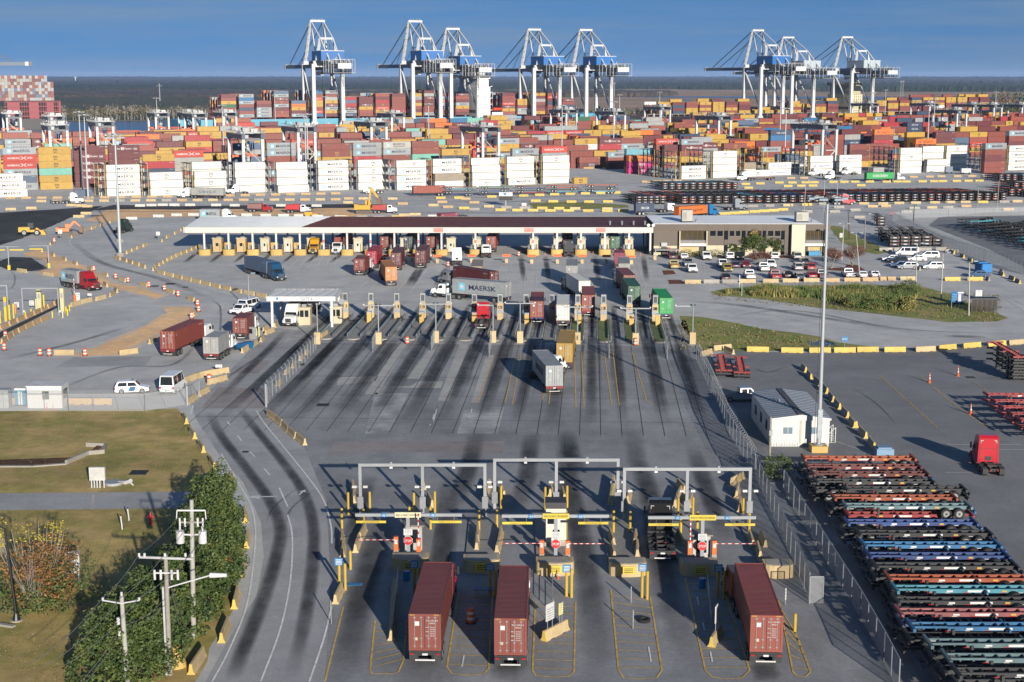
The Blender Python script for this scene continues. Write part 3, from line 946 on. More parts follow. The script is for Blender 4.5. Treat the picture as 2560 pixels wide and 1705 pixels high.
reef=[('a',-150,1150,['mwhite','mwhite','mwhite'],0,False,True,{1:6.6/6.6*1.0,2:1.2}),('a',1297,1040,['mwhite']*4,1,True,True,None),('a',1832,1132,['mscw','white','mscw'],2,True,True,None),('b',72,1118,['mscw','mscw','white'],3,True,True,None),('b',575,1010,['monw','monw','monw','monw'],4,True,False,None),('b',1078,1008,['white']*4,5,True,False,{3:.6}),('b',1590,988,['mwhite']*4,6,True,False,None),('b',2082,980,['mscw','mscw','mscw','mscw'],7,True,False,None),('c',250,985,['hamw','mwhite','mwhite','mwhite'],8,True,False,None),('c',698,967,['mwhite','mwhite','tan','white'],9,True,True,{2:.8,3:.8}),('c',1162,956,['white','white','white','mscw'],10,True,True,{1:.5,2:.6,3:.7}),('c',1602,938,['mscw','white','white','mwhite'],11,True,True,{3:.8}),('c',2045,926,['mscw','white','white','white'],12,True,True,None),('d',1492,1052,['mwhite','mwhite'],13,True,True,None),('d',1880,872,['mscw','white','white','white'],14,True,True,None),('e',22,1106,['mscw'],15,True,True,None),('e',300,1012,['hapw','hapw'],16,True,True,None),('e',815,932,['white','hapw','white'],17,True,True,None),('e',1172,920,['hapw','white','hapw'],18,False,True,None),('e',1922,832,['white','mscw','white','white'],19,True,True,None),('f',872,974,['white','white'],20,False,True,None),('f',1112,804,['mscw','white','white','white'],21,True,True,None),('f',1596,1022,['mscw'],22,True,True,None),('f',1880,803,['mwhite']*4,23,True,True,None)]
for c,xl,yt,tr,k,rk,ye,jog in reef:
 plain(c,xl,yt,tr,k,rk,9.6 if k<13 else 18.5,ye,jog=jog)
for c,xl,yt,tr,nm in(('b',45,1003,['white']*4,'the taller white stack behind the fourth one'),('f',822,812,['white']*4,'the white stack beyond the tall lamp at the east end'),('e',412,908,['slate','lgrey','white'],'the mixed stack behind the open racks'),('e',0,1010,['tan','white'],'the short stack behind the open racks')):
 stack(c,xl,yt,tr,nm,H=2.9,group='white refrigerated containers by the racks')
rack(G('d',1215,1195),18.5,True,'empty yellow posted rack tower at the west end of the open racks')
for c,xl,yt,tr,nm in(('a',-400,915,['msc','msc','msc','oxide','msc'],'the stack at the west edge of the front yard row'),('a',35,828,['maersk','hamburg','hamburg','maersk','slate','maersk'],'the grey and red stack in the front yard row'),('a',470,822,['msc','msc','msc','teal','msc','msc'],'the yellow stack in the front yard row'),('a',900,808,['maroon','zim','zim','zim','zim','maroon'],'the maroon stack behind the white lamp post'),('a',1330,800,['zim','maroon','maroon','oxide','zim','maroon'],'the maroon stack next to the first rack tower'),('a',1748,912,['msc','red','navy','navy','oxide'],'the yellow and crimson stack behind the second white stack'),('a',2125,868,['hamburg','lgrey','cosco','oxide','lgrey'],'the signal red stack behind the third white stack'),('b',560,775,['slate','lgrey','slate','navy','oxide','navy'],'the slate stack behind the big yard crane'),('b',968,770,['maersk','maersk','oxide','oxide','maersk','oxide'],'the grey stack right behind the big yard crane'),('b',1640,778,['oxide','mscb','msc','msc','oxide','oxide'],'the oxide and yellow stack behind the seventh white stack'),('b',2025,770,['maersk','maersk','red','oxide','maersk','oxide'],'the grey stack behind the eighth white stack'),('c',88,758,['sealand','maersk','oxide','oxide','maersk','oxide'],'the cream grey stack behind the ninth white stack'),('c',442,748,['oxide','oxide','teal','oxide','maroon','oxide'],'the oxide stack with a teal box in it'),('c',805,845,['msc','navy','oxide','msc','oxide'],'the yellow stack behind the tenth white stack'),('c',2030,815,['hamburg','maersk','lgrey','oxide','navy'],'the signal red stack behind the twelfth white stack'),('c',1670,840,['maersk','lgrey','oxide','msc','oxide'],'the grey stack behind the eleventh white stack'),('d',845,925,['hapag','one','one'],'the orange and magenta stack by the yellow bins'),('d',815,845,['aqua','maroon','oxide','msc'],'the aqua topped stack behind the orange and magenta one'),('d',185,718,['msc','yang','brick','oxide','oxide'],'the yellow and white stack at the yard entrance'),('d',490,715,['zim','red','red','maroon','oxide'],'the maroon and crimson stack at the yard entrance'),('d',755,710,['oxide','maersk','lgrey','oxide','oxide'],'the oxide and grey stack at the yard entrance'),('d',1180,720,['hamburg','oxide','maroon','maroon','oxide'],'the red stack beyond the white truck at the bins'),('d',1490,725,['maersk','zim','oxide','ochre','msc'],'the grey stack behind the open racks'),('d',590,880,['maersk','oxide','maroon'],'the low grey stack at the yard entrance'),('d',240,945,['oxide','maroon'],'the low oxide pair at the yard entrance'),('d',500,992,['oxide'],'alone on the ground by the yard entrance'),('d',1280,795,['maroon','oxide','msc','oxide'],'the maroon stack behind the first open rack'),('d',2010,775,['mscb','msc','oxide','oxide','oxide'],'the oxide stack behind the second open rack'),('e',330,612,['cma','blue','oxide','oxide','msc','oxide'],'the navy stack behind the two lamp posts'),('e',1300,788,['oxide','maroon','oxide','msc'],'the oxide stack by the tall grey yard crane'),('e',1530,780,['oxide','maroon','oxide','msc'],'the oxide stack before the east white stacks'),('e',1600,605,['hapag','oxide','red','oxide','oxide','oxide'],'the orange topped stack in the east yard'),('f',980,640,['maroon','maroon','msc','oxide','oxide','oxide'],'the maroon stack before the far east yard crane'),('f',1590,775,['maersk','oxide','maroon','oxide','oxide'],'the grey stack at the east end'),('f',735,722,['hapag','oxide','oxide','msc','oxide'],'the orange stack in the east yard'),('f',1880,620,['maersk','oxide','maroon','oxide','oxide','oxide'],'the grey stack at the east frame edge')):
 stack(c,xl,yt,tr,nm)
for c,x,yt,s,L,lab,rz in(('d',240,1195,'msc',6.06,'short yellow container alone at the end of the white stacks',0),('a',1000,1345,'slate',6.06,'short slate container on the ground behind the white truck',0),('e',1640,1072,'lgrey',6.06,'short pale grey container behind the green truck load',0)):
 p=G(c,x,yt,2.6)
 put_container(s,(p.x,p.y+1.2,0),YRZ,lab,L,2.59)
 # the rest of the yard and the ships' deck cargo: too many to count, one mesh of its own
stuff=MB()
PAL=(['oxide']*30+['brick']*8+['maroon']*12+['msc']*26+['maersk']*9+['navy']*4+['blue']*2+['hapag']*3+['hamburg']*4+['red']*5+['lgrey']*4+['cma']*3+['zim']*5+['mscb']*3+['teal']*1+['green']*1+['slate']*3)
def stuff_box(style,ctr,z,L=12.1,H=2.75,mark=True,rot=TH,Wd=2.44):
 u=Vector((math.cos(rot),math.sin(rot),0))
 v=Vector((-u.y,u.x,0))
 Mx=Matrix(((v.x*-1,u.x,0,ctr.x),(v.y*-1,u.y,0,ctr.y),(0,0,1,z),(0,0,0,1)))
 mat,lg=STY[style]
 stuff.box(-Wd/2,Wd/2,-L/2,L/2,.03,H-.03,mat,Mx)
 if mark and lg not in('plain','plain0','tag','mon','sealand'):
  t=MB()
  logo(t,lg,L,H,(1,))
  base=len(stuff.v)
  stuff.v.extend(tuple(Mx@Vector(q))for q in t.v)
  stuff.f.extend(tuple(i+base for i in f)for f in t.f)
  stuff.m.extend(stuff.mi(t.mats[i])for i in t.m)
def inview(p,mg=80):
 x,y=proj(p)
 return-mg<x<2560+mg and y>-300
rnd=random.Random(21)
for b in range(17):
 d0=-532+b*29.5
 if d0>-45:
  break
 hgt=rnd.choice((3,4,4,5))
 s=-620.0
 while s<900:
  L=12.19 if rnd.random()<.86 else 6.06
  s+=L/2+.25
  p=Y(s,d0)
  x,_=proj((p.x,p.y,6))
  gap=rnd.random()<.05 or(s<-180 and b>12)or b>14
  if rnd.random()<.38:
   hgt=max(2,min(5,hgt+rnd.choice((-2,-1,-1,1,1,2))))
  if-60<x<2620 and not gap:
   if(s>480 and b>12)or b==12 or(s<-150 and b>9):
    h0=min(hgt,2)
   elif b>12:
    h0=1
   else:
    h0=hgt
   run=rnd.choice(PAL)if rnd.random()<.75 else None
   for r in range(6):
    hh=max(1,h0+rnd.choice((-1,0,0,0,1))if r else h0)
    for t in range(hh):
     if r and t<hh-2:
      continue
     stl=run if run and rnd.random()<.6 else rnd.choice(PAL)
     stuff_box(stl,Y(s,d0+r*2.62+1.2),t*2.7,L-.1,2.7,r==0 and b<11)
    if r and hh>2:
     stuff_box('oxide',Y(s,d0+r*2.62+1.2),0,L-.1,2.7*(hh-2),False)
  s+=L/2+.25
  # SHIPS
def s_at(X,d=0.0):
 """yard coordinate s where picture column X meets the line d metres from the quay"""
 k=(X-CX)/F*1.0
 o=QO+QV*d
 kk=k*_cp+0.0
 kk=k/_cp
 return(kk*o.y-o.x)/(QU.x-kk*QU.y)
def hull(name,label,s0,s1,d0,beam,z1,mat,deckmat,rot=None,org=None,sheer=2.5):
 """ship hull with raked bow, flared sides and a deck; origin at its stern on the quay side"""
 L=s1-s0
 m=MB()
 prof=[]
 N=24
 for i in range(N+1):
  t=i/N
  w=beam/2*(1 if t<.72 else math.sqrt(max(0,1-((t-.72)/.28)**2.2)))*(1 if t>.06 else .82+3*t)
  z=z1+(sheer*((t-.8)/.2)**2 if t>.8 else 0)
  prof.append((t*L,max(w,.05),z))
 vs,fs=[],[]
 for a,w,z in prof:
  bw=w*.9
  for q in((-w,z),(w,z),(bw,-3.4),(-bw,-3.4)):
   vs.append((a*(1.0 if q[1]>0 else .985),beam/2+q[0],q[1]))
 for i in range(N):
  o=i*4
  for j in range(4):
   fs.append((o+j,o+(j+1)%4,o+4+(j+1)%4,o+4+j))
 fs+=[(0,1,2,3),(N*4+3,N*4+2,N*4+1,N*4)]
 m.add(vs,fs,mat)
 t=thing(name,label,'ship',org if org is not None else Y(s0,d0),rot if rot is not None else TH)
 m.build('hull',t)
 dk=MB()
 dk.box(L*.05,L*.85,1.5,beam-1.5,z1-.6,z1+.15,deckmat)
 dk.build('deck',t)
 return t
cyan=pm('ship hull light blue',(.17,.50,.66),.45,0,.08,.05)
bhull=pm('ship hull black',(.012,.013,.015),.5,0,.1,.05)
rdeck=pm('deck red oxide',(.26,.055,.05),.6,0,.2,.2)
SW=pm('ship white',(.78,.78,.77),.45,0,.05,.2)
sA,sB=s_at(470,12),s_at(1530,12)
ship1=hull('container_ship','long light blue hulled container ship moored behind the cranes',sA,sB,12,46,9.0,cyan,rdeck)
m=MB()
m.text('MAERSK',(150,-.06+0,3.2),(1,0,0),(0,0,1),6,pm('hull white lettering',(.8,.85,.88),.5),'C',34)
star(m,(122,-.06,3.2),(1,0,0),(0,0,1),(0,-1,0),8,None,WHT)
m.build('hull_lettering',ship1)
sup=MB()
u0=s_at(1194,14)-sA
sup.box(u0,u0+12.5,1.5,44,9.1,34,SW)
sup.box(u0+1,u0+11.5,3,43,34,41,SW)
sup.box(u0-1.5,u0+12,.5,45,41,43.6,SW)
sup.box(u0+1.5,u0+11,8,38,43.6,46.2,SW)
so=sup.build('superstructure',ship1)
win=MB()
for k in range(9):
 for j in range(5):
  if(j+k)%3:
   win.box(u0+1.2+j*2.2,u0+2.0+j*2.2,1.46,1.5,12+k*2.7,12.9+k*2.7,glass())
win.box(u0-1.2,u0+11.7,.46,.5,41.7,42.9,glass())
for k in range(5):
 win.box(u0+12.5,u0+14.3,4,40,14+k*5,14.25+k*5,pm('deck shade',(.12,.12,.13),.6))  # dark slabs painted in as the shade beneath each deck edge
win.build('window',so)
sup2=MB()
for k in range(5):
 sup2.box(u0+12.5,u0+14.5,1.8,44,14.3+k*5,14.6+k*5,SW)
 sup2.beam((u0+14.4,1.9,14.6+k*5),(u0+14.4,1.9,15.6+k*5),.12,.12,SW)
sup2.cyl((u0+6,23,46),(u0+6,23,55),.5,SW,.25,8)
sup2.box(u0+3,u0+9,22.5,23.5,51,51.5,SW)
sup2.box(u0-9,u0-2,14,32,9.1,30,pm('funnel blue',(.12,.42,.62),.5))
sup2.build('bridge_wings',ship1)
lb=MB()
lb.cyl((u0+15,1.2,15.2),(u0+23,1.2,15.2),1.5,pm('lifeboat orange red',(.75,.07,.03),.4),1.2,10)
lb.box(u0+14,u0+24,.8,2.2,10,12.6,SW)
lb.build('lifeboat',ship1)
lash=MB()
s=sA+34
rn=random.Random(5)
tall=dict()
while s<sB-42:
 if abs((s+6.5)-(sA+u0+6))>16:
  xx,_=proj(Y(s+6,14))
  h=rn.choice((6,7,7,8,5))if xx>600 else rn.choice((5,6,7))
  run=rn.choice(PAL)
  for r in(0,1,2,5,9,13,16):
   hh=h+rn.choice((-1,0,0))if r else h
   for t in range(hh):
    stl=rn.choice(PAL+['zim']*10+['maersk']*18)
    stuff_box(stl,Y(s+6.1,14.5+r*2.5),10.5+t*2.65,12.1,2.65,r==0)
  for q in(-0.9,):
   for r in range(0,18,2):
    lash.box(s-sA+q,s-sA+q+.5,1.5+r*2.5,1.9+r*2.5,9,17.5,rdeck)
   lash.box(s-sA+q,s-sA+q+.6,1.4,44.5,17,17.5,rdeck)
   lash.box(s-sA+q,s-sA+q+.6,1.4,44.5,12.8,13.1,rdeck)
 s+=14.4
lash.build('lashing_bridges',ship1)
sC,sD=s_at(1540,12),s_at(2500,12)
ship2=hull('container_ship','black hulled container ship loaded with yellow and red boxes, moored by the eastern cranes',sC,sD,12,42,7.0,bhull,rdeck)
m=MB()
m.text('MSC TORONTO',(40,-.06,4.2),(1,0,0),(0,0,1),2.4,WHT,'C',26)
m.build('hull_lettering',ship2)
s=sC+42
while s<sD-40:
 xx,_=proj(Y(s+6,14))
 us=s_at(2118,14)
 if abs(s+6-us)>15:
  h=3 if xx<1690 else(4 if xx<1860 else(3 if xx<2060 else 4+(xx>2260)))
  if 1860<xx<2010 and rn.random()<.4:
   h=1
  for r in(0,1,2,6,11):
   for t in range(h if r==0 else max(1,h+rn.choice((-1,0,0,1)))):
    stuff_box(rn.choice(['msc']*11+['oxide']*6+['maroon']*3+['navy','white']),Y(s+6.1,14.5+r*2.5),9.2+t*2.65,12.1,2.65,r==0)
 s+=14.2
hr=MB()
for i in range(60):
 a=30+i*((sD-sC-70)/60)
 hr.box(a,a+.35,1.3,1.7,7.1,9.0,pm('rail cream',(.5,.46,.36),.6))
hr.box(30,sD-sC-40,1.3,1.6,8.9,9.15,pm('rail cream',(.5,.46,.36),.6))
hr.build('deck_rail',ship2)
cream=pm('ship cream paint',(.72,.66,.42),.5,0,.06)
u1=s_at(2104,14)-sC
m=MB()
m.box(u1,u1+13,2,40,7.1,26,cream)
m.box(u1+1,u1+12,4,38,26,34,cream)
m.box(u1-1,u1+11,.5,41,34,37,cream)
m.cyl((u1+4,10,37),(u1+4,10,46),.4,cream,.2,8)
m.box(u1+6,u1+9,8,12,37,41,cream)
so2=m.build('superstructure',ship2)
m=MB()
for k in range(7):
 for j in range(5):
  m.box(u1+1+j*2.4,u1+1.7+j*2.4,1.96,2.0,10+k*2.6,10.9+k*2.6,glass())
m.box(u1-.8,u1+10.7,.46,.5,34.8,36,glass())
m.build('window',so2)
AX=R(24)
eu=Vector((math.cos(AX),math.sin(AX),0))
ev=Vector((math.sin(AX)*-1,math.cos(AX),0))
e0=at_depth('a',-95,500,1300)
e0.z=0
ship3=hull('container_ship','black hulled ship piled high with box ends, end-on at the west side',0,300,0,46,6.5,bhull,rdeck,rot=AX+R(90),org=e0+eu*58-ev*8)
m=MB()
rr=pm('lashing red',(.33,.035,.05),.55,0,.12)
q0=e0
def E3(a,b,z):
 return(q0+eu*a+ev*b+Vector((0,0,z)))
Minv=ship3.matrix_basis.inverted()if False else None
lb3=MB()
R3=Matrix.Translation(-(e0+eu*58-ev*8))
Rz=Matrix.Rotation(-(AX+R(90)),4,'Z')
def toL(p):
 return Rz@(R3@Vector(p))
def box3(mb,a0,a1,b0,b1,z0,z1,mat):
 vs=[toL(E3(a,b,z))for z in(z0,z1)for a,b in((a0,b0),(a1,b0),(a1,b1),(a0,b1))]
 mb.add(vs,[(3,2,1,0),(4,5,6,7),(0,1,5,4),(1,2,6,5),(2,3,7,6),(3,0,4,7)],mat)
for a0,a1 in((13,23),(31,39),(46,52),(56,58)):
 box3(lb3,a0,a1,-1.2,-.6,4,21,rr)
for z in(20.6,16.5,12,8):
 box3(lb3,11,58,-1.5,-.5,z,z+.6,rr)
for i in range(24):
 box3(lb3,11+i*2,11.35+i*2,-1.3,-.9,6,21.8+(i%3)*.5,rr)
box3(lb3,11,58,3,3.5,5,18,pm('lashing shade',(.05,.015,.018),.7))  # dark red sheet standing in for the shade behind the bridges
lb3.build('lashing_bridges',ship3)
ends=['maersk']*5+['oxide']*8+['lgrey']*4+['maroon']*5+['slate']*2+['tan']*2
for t in range(8):
 for i in range(20):
  if(t>=6 and i>17)or(t==0 and i>19):
   continue
  for b in(6.4,):
   cpt=E3(3+i*2.56,b,0)
   stuff_box(rn.choice(ends),cpt,22+t*2.72,12.1,2.7,False,rot=AX+R(90))
so=stuff.build('container_mass')
struct(so,'stuff','coloured containers massed in the yard and on the ships')
# SHIP-TO-SHORE CRANES
def sts(blue=True,white=False):
 t=thing('ship_to_shore_crane','','crane')
 hc=pm('machinery house blue',(.015,.11,.33),.45)if blue else pm('machinery house pale grey',(.52,.60,.66),.45)
 dk=pm('crane dark blue grey',(.085,.10,.13),.5,0,.12,.3)
 for sx in(-12.2,12.2):
  for y,mt in((0,WPAINT),(28,WPAINT)):
   m=MB()
   m.beam((sx,y,4),(sx,y,55),3.0,3.0,mt,2.6,2.6,up=(0,1,0))
   m.beam((sx,y,8),(sx,y,3.2),3.0,3.0,mt,8.5,3.2,up=(0,1,0))
   m.build('leg',t)
 m=MB()
 for y in(0,28):
  m.box(-14,14,y-1.6,y+1.6,2.2,4.4,WPAINT)
  for x in(-13,-8.5,8.5,13):
   for q in(-1.3,0,1.3):
    m.cyl((x+q,y-.5,.75),(x+q,y+.5,.75),.62,DRK,n=8)
   m.box(x-2,x+2,y-.8,y+.8,1.2,2.2,DRK)
 m.build('sill_beams',t)
 m=MB()
 for sx in(-12.2,12.2):
  m.box(sx-1.0,sx+1.0,1.5,26.5,13.5,16.3,dk)
  m.cyl((sx,1.5,16.5),(sx,26.5,50),.75,WPAINT,n=8)
  m.box(sx-1.1,sx+1.1,1,27,51.5,54.5,dk)
  m.cyl((sx+1.6,28,15),(sx+2.4,28,15),3.6,pm('cable reel',(.10,.105,.11),.6),n=16)
 for y in(0,28):
  m.box(-12.2,12.2,y-1.4,y+1.4,52.5,57.5,WPAINT)
 m.build('portal_frame',t)
 m=MB()
 for sx in(-4,4):
  m.box(sx-.8,sx+.8,-44,30,51.2,55,dk)
 for y in range(-44,31,9):
  m.box(-4,4,y-.4,y+.4,51.5,53,dk)
 m.box(-5.4,5.4,-45.5,-43.5,51,55.3,WPAINT)
 m.build('girder',t)
 bo=MB()
 for sx in(-4,4):
  bo.box(sx-.75,sx+.75,30.2,112,51.6,54.6,pm('boom blue grey',(.22,.26,.32),.5,0,.08))
 for y in range(34,113,9):
  bo.box(-3.9,3.9,y-.4,y+.4,51.9,53.2,dk)
 bo.box(-5.0,5.0,110,113,51.5,54.9,WPAINT)
 for i in range(22):
  bo.box(-5.2,-5.1,32+i*3.6,32.12+i*3.6,54.6,56,STEEL)
  bo.box(5.1,5.2,32+i*3.6,32.12+i*3.6,54.6,56,STEEL)
 bo.build('boom',t)
 h=MB()
 h.box(-9.5,9.5,-14,12,57.8,65.4,hc)
 h.box(-9.7,9.7,-14.2,12.2,65.4,65.9,WPAINT)
 h.box(-4.9,-3.0,-14.06,-14,60.2,62.4,pm('house louvre',(.3,.4,.5),.5))
 for x in(-2,4):
  h.box(x-.08,x+.08,-14.05,-14,57.8,65.4,pm('house seam',(.02,.06,.16),.5))
 h.box(-10.5,10.5,-15.5,13,57.2,57.8,dk)
 hh=h.build('machinery_house',t)
 a=MB()
 for sx in(-1,1):
  a.beam((sx*9,32,57),(sx*5.4,26,91),1.9,1.9,WPAINT,1.5,1.5)
  a.beam((sx*9.5,-1,57),(sx*5.2,2,76),1.7,1.7,WPAINT)
  a.beam((sx*5.2,26,90.5),(sx*5.2,1,76),.9,.9,WPAINT)
  a.beam((sx*5.2,1,76),(sx*4.5,-22,56),.9,.9,WPAINT)
  a.beam((sx*5.2,26,90),(sx*5.0,14,57),.7,.7,WPAINT)
 a.beam((-6.2,26,91.2),(6.2,26,91.2),1.8,1.8,WPAINT)
 a.beam((-5.9,2,76),(5.9,2,76),1.6,1.6,WPAINT)
 a.build('apex_frame',t)
 w=MB()
 for x in(-4,-1.5,1.5,4):
  w.box(x-1.2,x+1.2,24.6,27.4,92.1,92.3,STEEL)
  w.cyl((x,26,92),(x,26,94),.12,STEEL,n=5)
 for k in range(6):
  z=60+k*5.2
  tt=(z-57)/34
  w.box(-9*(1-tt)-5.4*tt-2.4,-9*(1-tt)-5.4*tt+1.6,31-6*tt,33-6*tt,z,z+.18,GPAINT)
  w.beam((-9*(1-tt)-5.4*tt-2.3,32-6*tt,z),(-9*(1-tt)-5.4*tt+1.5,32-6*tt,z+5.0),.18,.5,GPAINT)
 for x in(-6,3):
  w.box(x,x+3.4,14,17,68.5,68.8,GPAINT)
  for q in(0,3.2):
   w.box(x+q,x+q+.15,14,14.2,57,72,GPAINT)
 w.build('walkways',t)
 c=MB()
 for sx in(-1,1):
  for dx in(-.35,.35):
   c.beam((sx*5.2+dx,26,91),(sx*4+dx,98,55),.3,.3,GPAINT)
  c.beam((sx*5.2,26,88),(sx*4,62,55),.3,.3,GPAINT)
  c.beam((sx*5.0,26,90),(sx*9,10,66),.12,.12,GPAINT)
 c.build('stay_cables',t)
 rd=random.Random(3)
 for sx in(-6.2,6.2):
  f=MB()
  n=16
  for i in range(n):
   y0=-42+i*2.5
   r=1.15
   pts=[(sx,y0+r*math.cos(a0)*-1,51.5-4.8*math.sin(a0))for a0 in[math.pi*k/6 for k in range(7)]]
   for p,q in zip(pts,pts[1:]):
    f.beam(p,q,.3,.3,DRK)
  f.build('festoon_cable',t)
 g=MB()
 for i in range(46):
  x,y=rd.uniform(-8.5,8.5),rd.uniform(-44,-15)
  z=rd.uniform(50,58)
  l=rd.uniform(.6,3.2)
  k=rd.randrange(3)
  v=(l if k==0 else 0,l if k==1 else 0,l if k==2 else 0)
  g.beam((x,y,z),(x+v[0],y+v[1],z+v[2]),.3,.3,rd.choice((STEEL,WPAINT,GPAINT)))
 for y in(-44,-38,-31,-24,-18):
  for sx in(-8.8,8.8):
   g.box(sx-.12,sx+.12,y-.12,y+.12,47.5,58.5,WPAINT)
  g.beam((-8.8,y,47.6),(8.8,y,47.6),.22,.22,WPAINT)
  g.beam((-8.8,y,58.4),(8.8,y,58.4),.18,.18,WPAINT)
 for sx in(-8.8,8.8):
  for z in(47.6,55.8,58.4):
   g.beam((sx,-44,z),(sx,-18,z),.2,.2,WPAINT)
 for x in(-7,-3.5,0,3.5,7):
  g.cyl((x,-40,55),(x,-40,60),.22,GPAINT,n=5)
  g.box(x-.9,x+.9,-36,-33,55,57.4,STEEL)
 g.build('trolley_gantry',t)
 cb=MB()
 cb.box(-2.5,2.5,20,25,45.5,49,WPAINT)
 cb.box(-2.2,2.2,25,25.05,45.9,48.4,glass())
 cb.box(-3,3,18,26,49.6,51.2,GPAINT)
 for dx in(-2,2):
  cb.cyl((dx,22,20),(dx,22,45.5),.07,GPAINT,n=4)
 cb.build('operator_cab',t)
 return t
CR=[(869,'standing by itself west of the others',1.0,0),(1106,'second from the west, in front of its neighbour',1.0,0),(1197,'beside the white ship tower',.99,0),(1395,'west one of the middle pair',1.0,0),(1520,'east one of the middle pair',1.0,0),(1937,'leading the eastern three',1.0,0),(2011,'pale housed, middle of the eastern three',1.0,1),(2154,'pale housed, furthest east on the quay',1.0,1)]
proto={0:sts(True),1:None}
used={0:False,1:False}
APEX=[49,50,69,71,72,73,91,90.5]
for i,(X,lab,_,grey)in enumerate(CR):
 if proto[grey]is None:
  proto[grey]=sts(False)
 o=proto[grey]if not used[grey]else copy_tree(proto[grey])
 used[grey]=True
 s=s_at(X,0)-12.2
 p=Y(s,0)
 place(o,p,TH,'white ship-to-shore crane with boom lowered, '+lab,'ship-to-shore cranes on the quay')
 ap=at_depth('Z',X,APEX[i],(p+QV*26).y).z
 o.scale=(1,1,ap/92.3)
 if i in(2,3,4,5):
  o['label']='white ship-to-shore crane with blue house, '+lab
o=copy_tree(proto[1])
tip=at_depth('Z',76,160,1290)
place(o,(tip.x-113,tip.y,0),R(-90),'white crane boom reaching in above the ship end-on at the west side','ship-to-shore cranes on the quay')
o.scale=(1,1,tip.z/53.0)
# YARD CRANES
def rtg():
 t=thing('yard_gantry_crane','','yard crane')
 for y in(0,23.5):
  for x in(0,7.6):
   m=MB()
   m.beam((x,y,1.6),(x,y,20.4),1.0,1.1,WPAINT,1.15,1.2,up=(0,1,0))
   m.build('leg',t)
 for y in(0,23.5):
  m=MB()
  m.box(-2.2,9.8,y-.5,y+.5,1.3,2.2,WPAINT)
  q=m.build('wheel_beam',t)
  for x in(-1.6,.4,7.2,9.2):
   m=MB()
   m.cyl((x,y-.35,.78),(x,y+.35,.78),.78,RUB,n=10)
   m.build('wheel',q)
  m=MB()
  m.box(-.2,7.8,y-.3,y+.3,18.9,19.9,GPAINT)
  m.build('end_tie',t)
 m=MB()
 for y in(0,):
  m.beam((.3,y,3),(7.4,y,10),.35,.35,WPAINT)
  m.beam((.3,y,10),(7.4,y,10),.3,.3,WPAINT)
  m.beam((.3,y,17),(7.4,y,10),.35,.35,STEEL)
  m.beam((.3,y,4.4),(7.4,y,4.4),.25,.25,WPAINT)
 m.build('bracing',t)
 dk=pm('yard crane girder',(.095,.115,.15),.5,0,.12)
 for x in(0,7.6):
  m=MB()
  m.box(x-.75,x+.75,-1.2,24.7,19.6,21.5,dk)
  m.build('girder',t)
 m=MB()
 rd=random.Random(9)
 for x in(-.9,8.5):
  m.beam((x,-1,22.6),(x,24.5,22.6),.1,.1,STEEL)
  for k in range(13):
   m.box(x-.06,x+.06,-1+k*2.1,-.88+k*2.1,21.4,22.6,STEEL)
 for i in range(40):
  x,y,z,l=rd.uniform(-1,8.6),rd.uniform(-1,24),rd.uniform(21.4,23.2),rd.uniform(.5,1.9)
  k=rd.randrange(3)
  m.beam((x,y,z),(x+(l if k==0 else 0),y+(l if k==1 else 0),z+(l if k==2 else 0)),.28,.28,rd.choice((STEEL,WPAINT,GPAINT,STEEL)))
 m.box(-.5,8.1,3,8,21.6,22.3,STEEL)
 m.box(1,3.4,4,7,22.3,23.8,STEEL)
 m.box(4.4,6.8,4,6,22.3,23.4,WPAINT)
 m.build('trolley',t)
 m=MB()
 m.box(2.9,4.7,.8,2.6,16.2,18.6,pm('cab blue',(.06,.16,.32),.4))
 m.box(3.1,3.7,.76,.8,15.6,18,glass())
 m.box(4.0,4.6,.76,.8,15.6,18,glass())
 m.build('operator_cab',t)
 m=MB()
 m.box(.6,1.9,-1.3,-.3,19.8,21.2,STEEL)
 for k in range(9):
  m.beam((.9+.1*(k%2),-.9,19.5-k*1.1),(1.5-.1*(k%2),-.9,18.6-k*1.1),.12,.5,GPAINT)
 m.build('access_ladder',t)
 sp=MB()
 so_=pm('spreader orange',(.80,.14,.03),.5,0,.1)
 sp.box(-2.6,10,8,9.6,12.4,13.1,so_)
 for x in(-2.6,9.4):
  sp.box(x,x+.7,7.6,10,12.1,13.2,so_)
 sp.box(2.4,5.2,7.8,9.8,13.1,14.2,so_)
 for x in(1,6.4):
  for y in(8,9.6):
   sp.cyl((x,y,13),(x,y,20),.04,DRK,n=4)
 sp.build('spreader',t)
 return t
